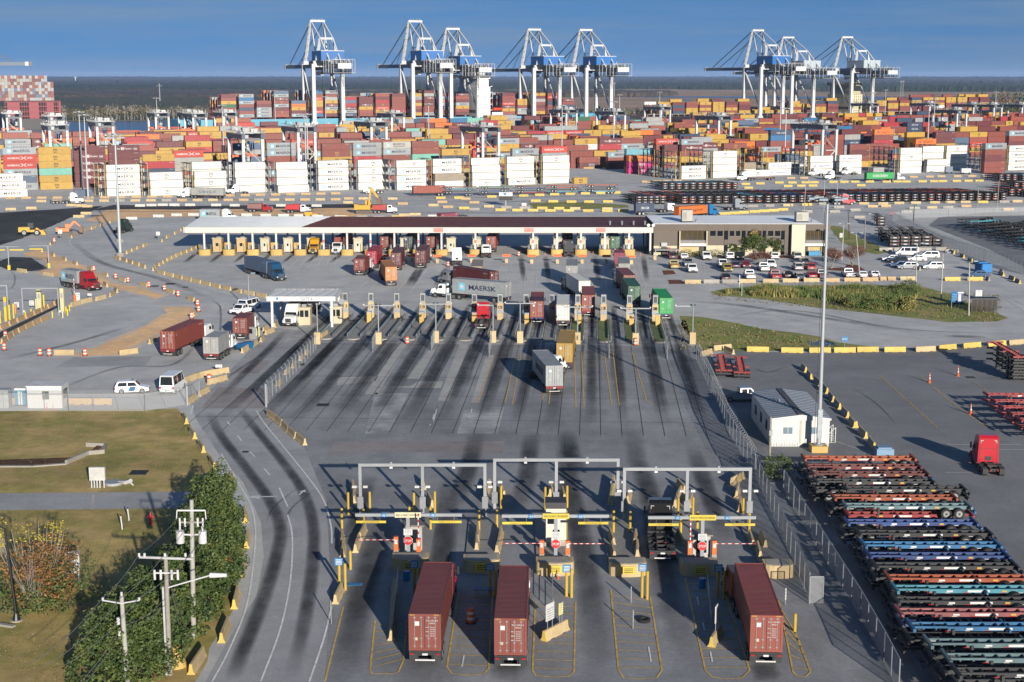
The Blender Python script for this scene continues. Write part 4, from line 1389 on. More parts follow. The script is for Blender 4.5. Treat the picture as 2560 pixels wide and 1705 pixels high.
RT=[('b',692,1345,0,'big yard crane in front, straddling the lane between the white stacks'),('a',82,440,20.5,'yard crane before the end-on ship at the west edge'),('a',605,590,20.5,'nearer yard crane beside the yellow stack'),('a',600,475,20.5,'yard crane just behind the one beside the yellow stack'),('a',1185,545,20.5,'yard crane behind the maroon front stacks'),('a',1905,430,20.5,'yard crane by the open river'),('a',2285,425,20.5,'yard crane before the ship mast, west of the ship cargo'),('b',435,425,20.5,'far yard crane in front of the blue hull bow'),('b',1345,612,20.5,'yard crane behind the grey mid-yard stack'),('b',60,440,20.5,'yard crane pair-mate nearest the ship mast'),('c',1305,612,20.5,'yard crane in the middle of the yard with lowered spreader'),('c',190,435,20.5,'far yard crane under the second tall quay crane'),('c',-60,548,20.5,'yard crane in front of the hull lettering'),('d',75,388,20.5,'yard crane under the middle quay pair'),('d',662,412,20.5,'yard crane west of the black hull'),('d',1235,350,20.5,'small far yard crane before the yellow deck cargo'),('d',1945,472,20.5,'yard crane below the eastern quay cranes'),('e',945,1130,0,'tall grey yard crane among the open racks'),('e',1545,305,20.5,'far yard crane under the easternmost quay crane'),('f',1240,392,20.5,'east yard crane with cross bracing'),('f',905,305,20.5,'far east yard crane in the tree line, first of its line'),('f',1440,318,20.5,'far east yard crane in the tree line, second of its line'),('f',1690,322,20.5,'far east yard crane in the tree line, third of its line'),('f',2035,320,20.5,'far east yard crane in the tree line, last of its line')]
r0=rtg()
for i,(c,x,y,z,lab)in enumerate(RT):
 o=r0 if i==0 else copy_tree(r0)
 p=G(c,x,y,z)
 place(o,(p.x,p.y,0),TH,lab,'rubber tyred yard cranes over the stacks')
 # LAMP MASTS
def lamp_mast(h,kind='ring'):
 t=thing('lamp_mast','','lamp mast')
 m=MB()
 k=h/30
 m.cyl((0,0,0),(0,0,h),.42*min(1,k*1.1),pm('lamp mast paint',(.55,.57,.58),.45,.2,.05),.17*min(1,k*1.2),12)
 m.build('mast',t,smooth=True)
 b=MB()
 b.cyl((0,0,0),(0,0,.9),1.1,pm('mast footing',(.38,.36,.31),.8),1.0,12)
 b.build('footing',t)
 f=MB()
 f.cyl((0,0,h),(0,0,h+.3),.9,STEEL,.9,10)
 for i in range(6):
  a=math.pi*i/3
  x,y=math.cos(a),math.sin(a)
  f.beam((0,0,h+.1),(x*1.6,y*1.6,h+.1),.1,.1,STEEL)
  f.box(x*1.7-.45,x*1.7+.45,y*1.7-.45,y*1.7+.45,h-.2,h+.15,pm('lamp head',(.33,.36,.38),.4))
 f.build('lamp_ring',t)
 return t
LM=[('A',575,787,30,'by the white tractor at the west roadside'),('A',787,922,28.5,'behind the long guard canopy ramp'),('A',1070,672,30,'standing before the river bank'),('A',540,767,30,'small and far by the sandy shore'),('A',1880,652,30,'far away among the deck cargo'),('A',2227,662,30,'at the foot of the tallest quay crane'),('A',1520,722,30,'beside the far yard crane at the blue hull'),('A',2100,782,29,'rising between the sixth and seventh white stacks'),('B',606,712,30,'below the second quay crane'),('B',945,657,30,'in front of the white ship tower'),('B',1521,722,29,'at the end of the white stacks'),('B',1876,697,30,'by the yard crane at the black hull'),('B',1915,650,30,'further back by the black hull'),('B',2190,630,30,'in front of the yellow deck cargo'),('C',691,692,30,'left of the twin lamp masts at the open racks'),('C',728,742,29,'right of the twin lamp masts, on a white footing'),('C',1325,634,30,'before the maroon deck cargo at the east'),('C',1410,617,30,'further east beside the deck cargo'),('C',1708,722,29,'between the eastern white stacks'),('C',1746,677,30,'behind the eastern white stacks'),('C',2165,630,30,'in the far east tree line'),('b',1430,420,28,'at the foot of the quay beside the grey container'),('f',205,155,30,'by the far yard crane under the last quay crane')]
lm0=lamp_mast(30)
for i,(c,x,y,h,lab)in enumerate(LM):
 o=lm0 if i==0 else copy_tree(lm0)
 p=G(c,x,y,h)
 place(o,(p.x,p.y,0),0,'tall slim lamp mast '+lab,'lamp masts in the container yard')
 o.scale=(1,1,h/30)
p=G('Z',301,640)
o=copy_tree(lm0)
place(o,p,.3,'tall lamp mast at the barrier corner of the west road','lamp masts in the container yard')
hh=ztop(p,'Z',342)
o.scale=(1.05,1.05,hh/30.2)
# GATE CANOPY AND OFFICE
CRM=pm('cream paint',(.66,.585,.40),.6,0,.08,.6,dirt=.15)
BRWN=pm('brown siding',(.135,.102,.075),.6,0,.08,1.0)
WROOF=pm('white sheet roof',(.66,.68,.70),.5,0,.06,.3,dirt=.1)
YCON=pm('yellow painted concrete',(.72,.47,.14),.75,0,.14,1.2,dirt=.3)
CREAMC=pm('cream painted concrete',(.66,.50,.27),.75,0,.14,1.2,dirt=.4)
GRYC=pm('bare concrete',(.42,.39,.34),.8,0,.16,1.2,dirt=.3)
def front_y(c,y):
 return G(c,0,y).y
cy0=G('S',700,596).y
cyF=cy0+0.6
zF0=ztop(Vector((0,cyF,0)),'S',284)
zF1=ztop(Vector((0,cyF,0)),'S',216)
def cx_at(c,x,y):
 return at_depth(c,x,y,cyF).x
xL,xR=cx_at('S',110,250),cx_at('Q',1880,95)
cyB=cyF+20
t=thing('gate_canopy','long low gate canopy, white sheet roof at one end and brown at the other','canopy',(0,0,0))
m=MB()
xs=cx_at('S',1690,216)
n=60
def roofpart(mb,xa,xb,xa2,xb2,mat,ribs):
 mb.add([(xa,cyF,zF1),(xb,cyF,zF1),(xb2,cyB,zF1+.9),(xa2,cyB,zF1+.9),(xa,cyF,zF1-.3),(xb,cyF,zF1-.3),(xb2,cyB,zF1+.6),(xa2,cyB,zF1+.6)],[(0,1,2,3),(7,6,5,4),(0,4,5,1),(1,5,6,2),(2,6,7,3),(3,7,4,0)],mat)
 for i in range(ribs):
  a=(i+.5)/ribs
  mb.beam((xa+(xb-xa)*a,cyF+.1,zF1+.03),(xa2+(xb2-xa2)*a,cyB-.1,zF1+.93),.09,.12,mat)
roofpart(m,xL,xs,xL,xs+5.5,WROOF,70)
m.build('roof',t)
m=MB()
brf=pm('brown sheet roof',(.105,.036,.034),.6,0,.25,.4)
roofpart(m,xs,xR,xs+5.5,xR,brf,190)
lap=pm('roof lap lines',(.20,.11,.10),.6)
for k in range(1,6):
 y=cyF+(cyB-cyF)*k/6
 z=zF1+.9*k/6+.1
 for i in range(90):
  if random.random()<.75:
   a=xs+5.5*k/6+(xR-xs-5.5)*i/90
   m.box(a,a+random.uniform(.5,1.2),y-.05,y+.05,z,z+.02,lap)
ro=m.build('roof',t)
ro['label']='brown sheet metal half of the roof'
m=MB()
fas=pm('white fascia',(.74,.715,.64),.55,0,.06,.5,dirt=.2)
m.box(xL,xR,cyF-.18,cyF+.1,zF0,zF1+.12,fas)
m.box(xL-.15,xL+.1,cyF-.18,cyB,zF0,zF1+.2,fas)
m.box(xR-.1,xR+.1,cyF,cyB,zF0,zF1+.2,fas)
m.box(xL,xR,cyB-.1,cyB+.1,zF0+.4,zF1+.95,fas)
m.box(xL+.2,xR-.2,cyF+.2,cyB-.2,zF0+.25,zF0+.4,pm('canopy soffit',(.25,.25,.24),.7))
m.build('fascia',t)
m=MB()
rs=pm('red notice',(.68,.22,.17),.6)
for c,x in(('P',1292,),('Q',178),('Q',1160)):
 X=cx_at(c,x,95)
 m.box(X-1.15,X+1.15,cyF-.24,cyF-.19,zF0+.2,zF1-.05,rs)
 m.text('DO NOT ENTER',(X,cyF-.25,zF1-.35),(1,0,0),(0,0,1),.3,WHT,'C',2.0)
 m.text('SCALE HOUSE ONLY',(X,cyF-.25,zF0+.42),(1,0,0),(0,0,1),.25,WHT,'C',2.0)
m.build('notice',t)
cols=[('S',385),('S',718),('S',1048),('S',1370),('S',1695),('S',2020),('S',2342),('P',363),('P',690),('P',1020),('P',1335),('P',1800),('P',2258),('Q',562),('Q',890),('Q',1217),('Q',1548),('Q',1840)]
if True:
 cols[12]=('Q',235)
CXS=[at_depth(c,x,300 if c=='S' else 160,cyF+.4).x for c,x in cols]
colm=pm('canopy column white',(.72,.71,.68),.5,0,.06)
for X in CXS:
 m=MB()
 m.box(X-.22,X+.22,cyF+.15,cyF+.65,0.5,zF0+.26,colm)
 m.build('column',t)
 m=MB()
 m.box(X-.2,X+.2,cyB-.9,cyB-.5,0,zF0+.3,colm)
 m.build('column',t)
vt=MB()
for c,x in(('E',1850),('E',1932),('E',2012),('E',2090)):
 X=at_depth(c,x,150,cyF+4).x
 vt.cyl((X,cyF+5,zF1+.2),(X,cyF+5,zF1+1.0),.22,STEEL,n=8)
 vt.cyl((X,cyF+5,zF1+1.0),(X,cyF+5,zF1+1.25),.38,STEEL,.2,8)
vt.build('roof_vent',t)
def planter(w=3.0,d=1.3,h=1.45,mat=YCON):
 m=MB()
 pts=[]
 for i in range(9):
  a=math.pi+math.pi*i/8
  pts.append((w/2*math.cos(a),d*.55*math.sin(a)))
 pts+=[(w/2,d),(-w/2,d)]
 m.ext(pts,0,h,mat)
 m.ext([(x*.84,y*.84+.05)for x,y in pts],h,h+.03,GRYC)
 return m
def booth(wall,door=True):
 t=thing('gate_booth','','booth')
 m=MB()
 m.box(-1.1,1.1,0,2.6,.15,3.35,wall)
 m.box(-1.25,1.25,-.15,2.75,3.35,3.6,pm('booth roof cream',(.60,.52,.36),.6))
 m.box(-1.2,1.2,-.1,2.7,0,.15,GRYC)
 m.build('walls',t)
 w=MB()
 if door:
  w.box(-.55,.35,-.04,0,.2,2.5,pm('booth door white',(.72,.71,.67),.5))
  w.box(-.3,.12,-.06,-.04,1.5,2.2,glass())
 else:
  w.box(-.35,.35,-.04,0,1.5,2.3,glass())
 w.build('door' if door else 'window',t)
 w=MB()
 w.box(1.1,1.13,.5,1.3,1.5,2.4,glass())
 w.box(1.1,1.13,1.6,2.2,1.5,2.4,glass())
 w.build('window',t)
 w=MB()
 for x in(-1,.2,1):
  w.cyl((x,.2,3.6),(x,.2,4.2),.03,STEEL,n=5)
 w.beam((-1,.2,4.15),(1,.2,4.15),.05,.05,STEEL)
 w.box(-.2,.9,.6,1.5,3.6,3.95,STEEL)
 w.build('roof_unit',t)
 w=MB()
 w.cyl((.75,-.35,0),(.75,-.35,2.2),.07,YEL,n=6)
 w.build('bollard',t)
 return t
protoP,protoB={},{}
isl=pm('island kerb concrete',(.34,.33,.31),.8,0,.15)
dish=None
for i,X in enumerate(CXS[:-1]):
 where=f"{ORD[i]} island from the white roofed canopy end"
 if i in(10,12):
  pass
 dark=i in(11,13,15)
 k=planter()
 if i not in protoP:
  pass
 o=k.build('planter',loc=(X,cy0+.75,0))if i==0 else None
 if i==0:
  protoP[0]=o
 else:
  o=protoP[0].copy()
  COL.objects.link(o)
  o.location=(X,cy0+.75,0)
 tag(o,f"rounded yellow concrete island nose, {where}",'island nose','yellow island noses under the canopy')
 o=MB()
 o.box(-1.5,1.5,2.06,17,0,.2,isl)
 q=o.build('island_kerb',loc=(X,cy0,0))
 struct(q)
 key=i<2
 wall=pm('booth tan',(.62,.44,.22),.6,0,.1)if i<2 else CRM
 if i not in(5,7,9)and i!=99:
  kk=(i<2,i>=11)
  if kk not in protoB:
   b=protoB[kk]=booth(wall,not(i<2))
  else:
   b=copy_tree(protoB[kk])
  off=2.2 if i<11 else .2
  place(b,(X+off,cy0+(5.6 if i<11 else 4.2),.2),0,f"small {'tan' if i < 2 else 'cream'} booth, {where}",'booths under the gate canopy')
 rl=MB()
 for x in(-1.2,1.2):
  for y in(2.3,3.4):
   rl.box(x-.03,x+.03,y-.03,y+.03,0.2,2.4,STEEL)
  for z in(1.3,1.85,2.4):
   rl.beam((x,2.3,z),(x,3.4,z),.05,.05,STEEL)
 for z in(1.3,1.85,2.4):
  rl.beam((-1.2,2.3,z),(1.2,2.3,z),.05,.05,STEEL)
 rl.box(-1.1,-.5,2.5,3.2,.2,2.2,pm('card reader grey',(.3,.31,.32),.5))
 q=rl.build('kiosk_rail',loc=(X,cy0,0))
 tag(q,f"grey card kiosk behind rails, {where}",'kiosk','kiosks behind the island noses')
 if i<6:
  w=MB()
  w.box(-1.4,1.4,11,11.5,.2,2.0,YCON)
  q=w.build('concrete_block',loc=(X+3.2,cy0,0))
  tag(q,f"yellow concrete block behind the booth, {where}",'concrete block','yellow blocks under the canopy')
for c,x,y in(('S',2018,400),('P',365,240),('P',1018,240),('P',1800,238),('Q',232,240),('Q',886,240),('Q',1546,240)):
 p=at_depth(c,x,y,cyF-.05)
 m=MB()
 m.cyl((0,0,0),(0,-.05,0),.32,pm('sign red',(.55,.03,.03),.4),n=14)
 m.box(-.2,.2,-.065,-.05,-.06,.06,WHT)
 q=m.build('no_entry_sign',loc=p)
 tag(q,f"red no-entry sign on the canopy column {['at the yellow truck', 'second from it', 'before the navy box', 'behind the tan box', 'on the first kiosk island', 'on the island past the dark truck', 'on the last kiosk island'][[2018, 365, 1018, 1800, 232, 886, 1546].index(x)]}",'sign','no-entry signs on the columns')
for i,(c,x,y0,y1)in enumerate((('P',560,430,520),('P',935,430,520),('P',1280,432,535),('P',1748,425,525),('P',2225,425,530),('Q',215,430,540),('Q',568,425,540),('Q',905,430,540),('Q',1238,432,540),('Q',1580,440,550),('Q',1902,430,490))):
 p=G(c,x,y1)
 h=ztop(p,c,y0)
 m=MB()
 m.prism([(-.32,0),(.32,0),(.16,.35),(.1,.95),(-.1,.95),(-.16,.35)],-.35,.35,CREAMC)
 m.cyl((0,0,.95),(0,0,h-.3),.04,STEEL,n=6)
 ob=m.build('sign_stand',loc=p)
 if x!=1902:
  b=MB()
  b.box(-1.0,1.0,-.04,.04,h-.38,h+.18,ORG)
  b.box(-.85,.85,-.05,-.04,h-.14,h-.06,pm('orange lettering',(.25,.03,.01),.6))
  b.build('board',ob)
 tag(ob,f"orange board on a small concrete stub, {ORD[i]} from the crimson box, before the canopy",'sign','orange boards before the canopy')
 # office building
bx0,bx1=xR+.15,at_depth('C',1028,200,cyF).x
byF,byB=cyF-.4,cyB+1.5
bz=ztop(Vector((0,byF,0)),'U',168)
t=thing('office_building','two-storey brown and cream office building with flat white roof','building')
UX=lambda x:at_depth('U',x,400,byF).x
UZ=lambda y:ztop(Vector((0,byF,0)),'U',y)
m=MB()
z1=UZ(457)
m.box(bx0,bx1,byF+.3,byB,0,bz-.05,BRWN)
m.box(UX(690),UX(930),byF,byF+.3,0,z1,CRM)
for xa,xb in((985,1170),(1225,1455),(1505,1710)):
 m.box(UX(xa),UX(xb),byF,byF+.3,0,z1,CRM)
m.box(bx0,UX(305),byF+.02,byF+.3,z1-.1,bz,BRWN)
m.box(bx0,UX(305),byF+.1,byF+.3,0,z1-.1,CRM)
for xa,xb in((700,930),(985,1170),(1225,1455),(1505,1710),(690,1760),(305,690),(2025,2380)):
 full=xb-xa>300
 m.box(UX(xa),UX(xb),byF+(.03 if full else-.02),byF+.3,(UZ(255)if full else z1),bz-.06,BRWN)
sid=pm('siding groove',(.14,.105,.08),.7)
for i in range(60):
 X=bx0+(UX(1755)-bx0)*(i+.5)/60
 if not UX(305)<X<UX(690):
  m.box(X-.03,X+.03,byF-.03,byF-.02,UZ(250),bz-.1,sid)
m.box(UX(1760),UX(1850),byF-.01,byF+.3,0,bz-.06,pm('tower side siding',(.12,.09,.07),.6))
m.build('walls',t)
m=MB()
m.box(UX(1840),UX(2025),byF-1.6,byF+1.5,0,bz+.1,pm('cream stair tower',(.72,.67,.50),.6,0,.05,.5))
m.box(UX(312),UX(328),byF-1.0,byF+.3,0,UZ(255),CRM)
m.box(UX(682),UX(697),byF-1.0,byF+.3,0,UZ(255),CRM)
m.box(UX(2300),UX(2340),byF-1.0,byF+.3,0,UZ(255),CRM)
m.build('stair_tower',t)
for xa,xb in((312,690),(2025,2320)):
 m=MB()
 m.box(UX(xa),UX(xb),byF-.95,byF+1.5,UZ(462),UZ(425),pm('entrance beam white',(.75,.74,.70),.5))
 m.box(UX(xa)+.3,UX(xb)-.3,byF-.7,byF+1.2,UZ(425),UZ(383),pm('entrance parapet grey',(.24,.23,.22),.6))
 m.text('PORT OFFICE',((UX(xa)+UX(xb))/2+.3,byF-.97,UZ(444)),(1,0,0),(0,0,1),.32,pm('pale blue ink',(.25,.4,.6),.5),'C',2.2)
 m.build('entrance_beam',t)
 m=MB()
 m.box(UX(xa)+.2,UX(xb)-.2,byF+.22,byF+.29,UZ(380),UZ(258),glass('entrance glass',(.10,.075,.035)))
 for k in range(5):
  X=UX(xa)+(UX(xb)-UX(xa))*(k+.6)/5.4
  m.box(X-.05,X+.05,byF+.16,byF+.22,UZ(380),UZ(258),pm('window bronze',(.06,.045,.035),.5))
 for k in range(6):
  X=UX(xa)+(UX(xb)-UX(xa))*(.3+k*.06)
  m.beam((X,byF+.18,UZ(375)),(X+.7,byF+.18,UZ(335)),.05,.12,BLK)
 m.build('entrance_window',t)
 m=MB()
 m.box(UX(xa)+.4,UX(xb)-.4,byF+.2,byF+.28,0,UZ(465),pm('lobby wall yellow',(.62,.48,.22),.6))
 m.box(UX(xa+280 if xa<1000 else xa+15),UX(xa+365 if xa<1000 else xa+60),byF+.1,byF+.2,0,UZ(468),pm('dark door',(.02,.018,.016),.4))
 m.build('lobby_front',t)
dkg=glass('office glass',(.014,.017,.022))
for i,(xa,xb)in enumerate(((740,815),(838,912),(1008,1068),(1093,1150),(1250,1302),(1388,1440),(1530,1602),(1627,1698))):
 m=MB()
 m.box(UX(xa),UX(xb),byF-.07,byF-.03,UZ(330),UZ(258),dkg)
 w=m.build('window',t)
 m=MB()
 m.box(UX(xa)-.06,UX(xb)+.06,byF-.1,byF-.04,UZ(330)-.08,UZ(330),pm('sill grey',(.3,.29,.28),.6))
 m.build('sill',w)
for xa,xb in((935,983),(1175,1222),(1460,1505),(1715,1755)):
 m=MB()
 m.box(UX(xa),UX(xb),byF-.03,byF+.02,UZ(378),UZ(258),dkg)
 m.box(UX(xa),UX(xb),byF-.03,byF+.02,.2,UZ(450),dkg)
 m.box(UX(xa),UX(xb),byF-.04,byF+.02,UZ(450),UZ(378),pm('spandrel brown',(.09,.06,.05),.5))
 m.build('tall_window',t)
m=MB()
m.box(bx0-.2,bx1+.1,byF-.12,byB+.2,bz-.05,bz+.12,pm('roof edge grey',(.30,.28,.26),.6))
m.box(bx0,bx1-.1,byF+.1,byB,bz+.12,bz+.16,pm('white roof membrane',(.80,.82,.84),.7,0,.10,.15,dirt=.12))
m.build('roof',t)
for c,x,y,w,h in(('U',425,132,2.6,2.7),('U',2000,132,3.0,2.2)):
 p=at_depth(c,x,y,byF+3.5)
 m=MB()
 m.box(p.x-w/2,p.x+w/2,byF+3,byF+6,bz+.5,bz+.5+h,pm('roof unit beige',(.52,.50,.44),.6,0,.1))
 m.box(p.x-w/2+.2,p.x-.1,byF+2.97,byF+3,bz+.8,bz+h,pm('unit grille',(.38,.37,.33),.6))
 m.box(p.x-w/2,p.x+w/2,byF+3.2,byF+5.8,bz+.16,bz+.5,DRK)
 m.cyl((p.x+w/2+1,byF+3.6,bz+.16),(p.x+w/2+1,byF+3.6,bz+.7),.3,STEEL,n=8)
 m.cyl((p.x+w/2+1,byF+3.6,bz+.7),(p.x+w/2+1,byF+3.6,bz+1.0),.42,STEEL,.15,8)
 m.build('rooftop_unit',t)
m=MB()
ax=UX(160)
m.box(bx0,UX(308),byF-3,byF-.05,z1-.9,z1-.75,pm('lean-to sheet',(.42,.43,.44),.5))
for i in range(14):
 X=bx0+(UX(308)-bx0)*(i+.5)/14
 m.box(X-.05,X+.05,byF-3,byF-.1,z1-.75,z1-.70,STEEL)
for X in(bx0+.2,UX(200),UX(300)):
 m.box(X-.08,X+.08,byF-2.9,byF-2.75,0,z1-.9,STEEL)
m.box(UX(70),UX(150),byF-.6,byF-.05,z1-.2,z1+.75,STEEL)
m.box(UX(80),UX(150),byF-.5,byF-.1,0,2.1,DRK)
m.box(UX(152),UX(192),byF-.9,byF-.1,0,2.0,pm('vending red',(.5,.03,.03),.4))
m.build('lean_to',t)
m=MB()
for a in(-.6,.6):
 p=at_depth('Q',1845,15,cyF)
 m.cyl((p.x+a,cyF-.3,p.z),(p.x+a,cyF-.55,p.z),.42,WHT,n=10)
m.cyl((p.x+2.2,cyF-.3,p.z-6),(p.x+2.2,cyF-.3,p.z+1.6),.05,STEEL,n=6)
for z in(-2.6,-3.6):
 m.beam((p.x+1.7,cyF-.3,p.z+z),(p.x+2.7,cyF-.3,p.z+z),.05,.05,STEEL)
m.build('corner_lights',t)
for i in range(4):
 p=at_depth('U',2107+i*41,590,byF-.8)
 m=MB()
 m.box(-.36,.36,-.4,.4,.1,1.15,pm('bin blue',(.02,.25,.48),.5))
 m.box(-.4,.4,-.44,.44,1.15,1.25,pm('bin blue',(.02,.25,.48),.5))
 q=m.build('wheeled_bin',loc=(p.x,byF-1.0,0))
 tag(q,f"blue wheeled bin by the office entrance, {ORD[i]} from the cream tower",'bin','blue bins by the entrance')
 # small gate canopy with a painted name
gz=G('T',1500,612)
gy=gz.y
t=thing('small_gate_canopy','white flat canopy on posts lettered GATE 4','canopy')
TX=lambda x,y=270:at_depth('T',x,y,gy).x
TZ=lambda y:ztop(Vector((0,gy,0)),'T',y)
w4=pm('canopy white',(.76,.76,.75),.5,0,.05)
ga,gb=TX(1443),TX(2255)
z0,z1g=TZ(296),TZ(240)
gd=9.5
m=MB()
m.box(ga,gb,gy-.1,gy+.15,z0,z1g,w4)
m.box(ga,gb,gy+gd-.2,gy+gd,z0,z1g,w4)
m.box(ga,ga+.25,gy+.15,gy+gd-.2,z0,z1g,w4)
m.box(gb-.25,gb,gy+.15,gy+gd-.2,z0,z1g,w4)
m.build('fascia',t)
m=MB()
m.box(ga+.25,gb-.25,gy+.15,gy+gd-.2,z1g-.2,z1g-.04,pm('canopy deck',(.68,.68,.66),.6,0,.08,.5,dirt=.1))
for k in range(7):
 X=ga+(gb-ga)*(k+.5)/7
 m.beam((X-1,gy+.3,z1g),(X+.5,gy+gd-.4,z1g),.06,.08,STEEL)
 m.box(X-.1,X+.1,gy+gd-1.2,gy+gd-.8,z1g-.04,z1g+.2,STEEL)
m.build('roof_deck',t)
m=MB()
m.text('GATE 4',(TX(1912),gy-.11,(z0+z1g)/2),(1,0,0),(0,0,1),.8,pm('gate letter grey',(.25,.32,.40),.5),'C',2.05)
m.build('lettering',t)
m=MB()
bb=pm('emblem blue',(.03,.25,.50),.5)
X=TX(1568)
m.poly([(X-.2,gy-.11,z1g-.15),(X+.22,gy-.11,z1g-.2),(X+.1,gy-.11,z0+.2),(X-.12,gy-.11,z0+.2)],bb)
m.build('emblem',t)
for x in(1503,2207):
 for y in(gy+.05,gy+gd-.4):
  m=MB()
  X=TX(x)+(.2 if y>gy+1 else 0)
  m.box(X-.2,X+.2,y,y+.4,0,z0,w4)
  m.build('post',t)
def gate_booth4(label,p):
 t=thing('gate_booth',label,'booth',p,R(0),'booths at the small gate')
 m=MB()
 m.box(-1.05,1.05,0,2.4,0,3.0,CRM)
 m.box(-1.2,1.2,-.15,2.55,3.0,3.25,CRM)
 m.build('walls',t)
 m=MB()
 m.box(-.75,-.1,-.04,0,1.5,2.7,glass())
 m.box(.1,.75,-.04,0,1.5,2.7,glass())
 m.build('window',t)
 m=MB()
 m.box(-.5,.3,.6,1.4,3.25,3.7,STEEL)
 m.cyl((.9,1.2,3.9),(.9,1.05,3.98),.55,STEEL,n=12)
 m.cyl((.9,1.2,3.2),(.9,1.2,3.9),.06,STEEL,n=6)
 m.build('roof_unit',t)
gate_booth4('cream booth with a dish aerial beside the white truck at the small gate',G('T',1890,580))
gate_booth4('cream booth behind the post at the end of the small gate',G('T',2262,570))
# LOWER GATES: gantries, overhead signs
GAL=pm('galvanised grey paint',(.40,.42,.44),.45,.2,.1,.5)
def gantry(c,pl,pr,pm_,ytop,label):
 a,b=G(c[0],*pl),G(c[1],*pr)
 a.y=b.y=(a.y+b.y)/2
 h=ztop(a,c[0],ytop)
 x0,x1=at_depth(c[0],pl[0],pl[1],a.y).x,at_depth(c[1],pr[0],pr[1],a.y).x
 t=thing('portal_gantry',label,'gantry',((x0+x1)/2,a.y,0),0,'grey portal gantries over the lanes')
 hw=(x1-x0)/2
 for x in(-hw,0,hw):
  m=MB()
  m.box(x-.15,x+.15,-.15,.15,0,h-.15,GAL)
  m.box(x-.35,x+.35,-.35,.35,0,.06,GAL)
  m.build('post',t)
  m=MB()
  m.box(x-.3,x+.3,-.32,-.16,.9,2.1,pm('reader box',(.30,.31,.33),.5))
  m.build('reader_box',t)
  for s in(-1,1):
   m=MB()
   m.box(x+s*.55-.22,x+s*.55+.22,-.55,-.3,3.1,3.32,WHT)
   m.beam((x,-.16,3.15),(x+s*.55,-.4,3.15),.06,.06,GAL)
   m.build('camera',t)
 m=MB()
 m.box(-hw-.15,hw+.15,-.17,.17,h-.15,h+.17,GAL)
 for x in(-hw*.5,hw*.5):
  m.box(x-.15,x+.15,-.2,.0,h-.35,h-.16,WHT)
  m.box(x-.1,x+.1,-.1,.1,h+.17,h+.3,STEEL)
 m.build('crossbeam',t)
 return t
gantry(('M','M'),(245,575),(988,575),None,268,'grey portal gantry over the gate lanes nearest the curved road')
gantry(('M','N'),(1046,545),(344,545),None,238,'grey portal gantry over the middle gate lanes')
gantry(('N','N'),(382,602),(1130,602),None,293,'grey portal gantry over the gate lanes nearest the fence')
SB=pm('sign blue',(.02,.22,.50),.5)
SY=pm('sign yellow',(.80,.60,.06),.5)
SCR=pm('sign cream',(.78,.72,.48),.5)
SRED=pm('stop red',(.60,.025,.03),.4)
def oversign(c,base,xl,xr,yb,nl,nr,c2,sc,label):
 p=G(c,*base)
 L,Rr=at_depth(c,xl,yb,p.y).x-p.x,at_depth(c2,xr,yb,p.y).x-p.x
 h=ztop(p,c,yb)
 t=thing('overhead_lane_sign',label,'overhead sign',p,0,'T-shaped overhead signs at the lower gates')
 m=MB()
 m.box(-.16,.16,-.16,.16,0,h,GAL)
 m.build('post',t)
 m=MB()
 m.box(L,Rr,-.12,.12,h-.14,h+.14,GAL)
 m.build('crossarm',t)
 m=MB()
 m.box(-1.2,1.2,-.2,-.13,h-.22,h+.28,sc)
 m.text('SINGLE OCCUPANCY / NO PASSENGERS',(0,-.21,h+.03),(1,0,0),(0,0,1),.26,BLK,'C',2.2)
 m.build('sign_panel',t)
 for s,nm in((-1,nl),(1,nr)):
  X=(L if s<0 else Rr)*.46
  m=MB()
  m.box(X-.22,X+.22,-.18,-.13,h-.18,h+.2,SB)
  m.text(nm,(X,-.19,h+.01),(1,0,0),(0,0,1),.3,WHT,'C',.32)
  m.build('lane_number',t)
  m=MB()
  X0=L+.05 if s<0 else Rr-.05
  X1=X0-s*2.75
  m.box(min(X0,X1),max(X0,X1),-.05,.05,h-.78,h-.56,SY)
  m.text('CLEARANCE 14-0',((X0+X1)/2,-.06,h-.67),(1,0,0),(0,0,1),.14,BLK,'C',1.5)
  for q in(.25,.8):
   xx=X0+(X1-X0)*q
   m.cyl((xx,0,h-.56),(xx,0,h-.14),.02,STEEL,n=4)
  m.build('clearance_bar',t)
 m=MB()
 zs=1.85
 pts=[(.42*math.cos(R(22.5+45*i)),zs+.42*math.sin(R(22.5+45*i)))for i in range(8)]
 m.add([(x,-.3,z)for x,z in pts]+[(x,-.25,z)for x,z in pts],[tuple(range(8)),tuple(range(15,7,-1))]+[(i,8+i,8+(i+1)%8,(i+1)%8)for i in range(8)],SRED)
 m.add([(x*1.08,-.245,zs+(z-zs)*1.08)for x,z in pts],[tuple(range(8))],WHT)
 m.text('STOP',(0,-.31,zs),(1,0,0),(0,0,1),.34,WHT,'C',.66)
 m.build('stop_sign',t)
 m=MB()
 m.box(-.4,.4,-.28,-.2,2.38,3.0,WHT)
 for k in range(4):
  m.box(-.28,.28,-.29,-.28,2.47+k*.13,2.51+k*.13,pm('small print',(.3,.3,.3),.6))
 m.build('notice_plate',t)
oversign('M',(530,832),212,850,567,'46','45','M',SCR,'overhead sign with a cream panel and STOP sign, nearest the curved road')
oversign('M',(1410,852),1088,293,574,'44','43','N',SY,'overhead sign with a yellow panel in front of the tall cream booth')
oversign('N',(847,865),527,1172,583,'42','41','N',SY,'overhead sign with a yellow panel, nearest the fence')
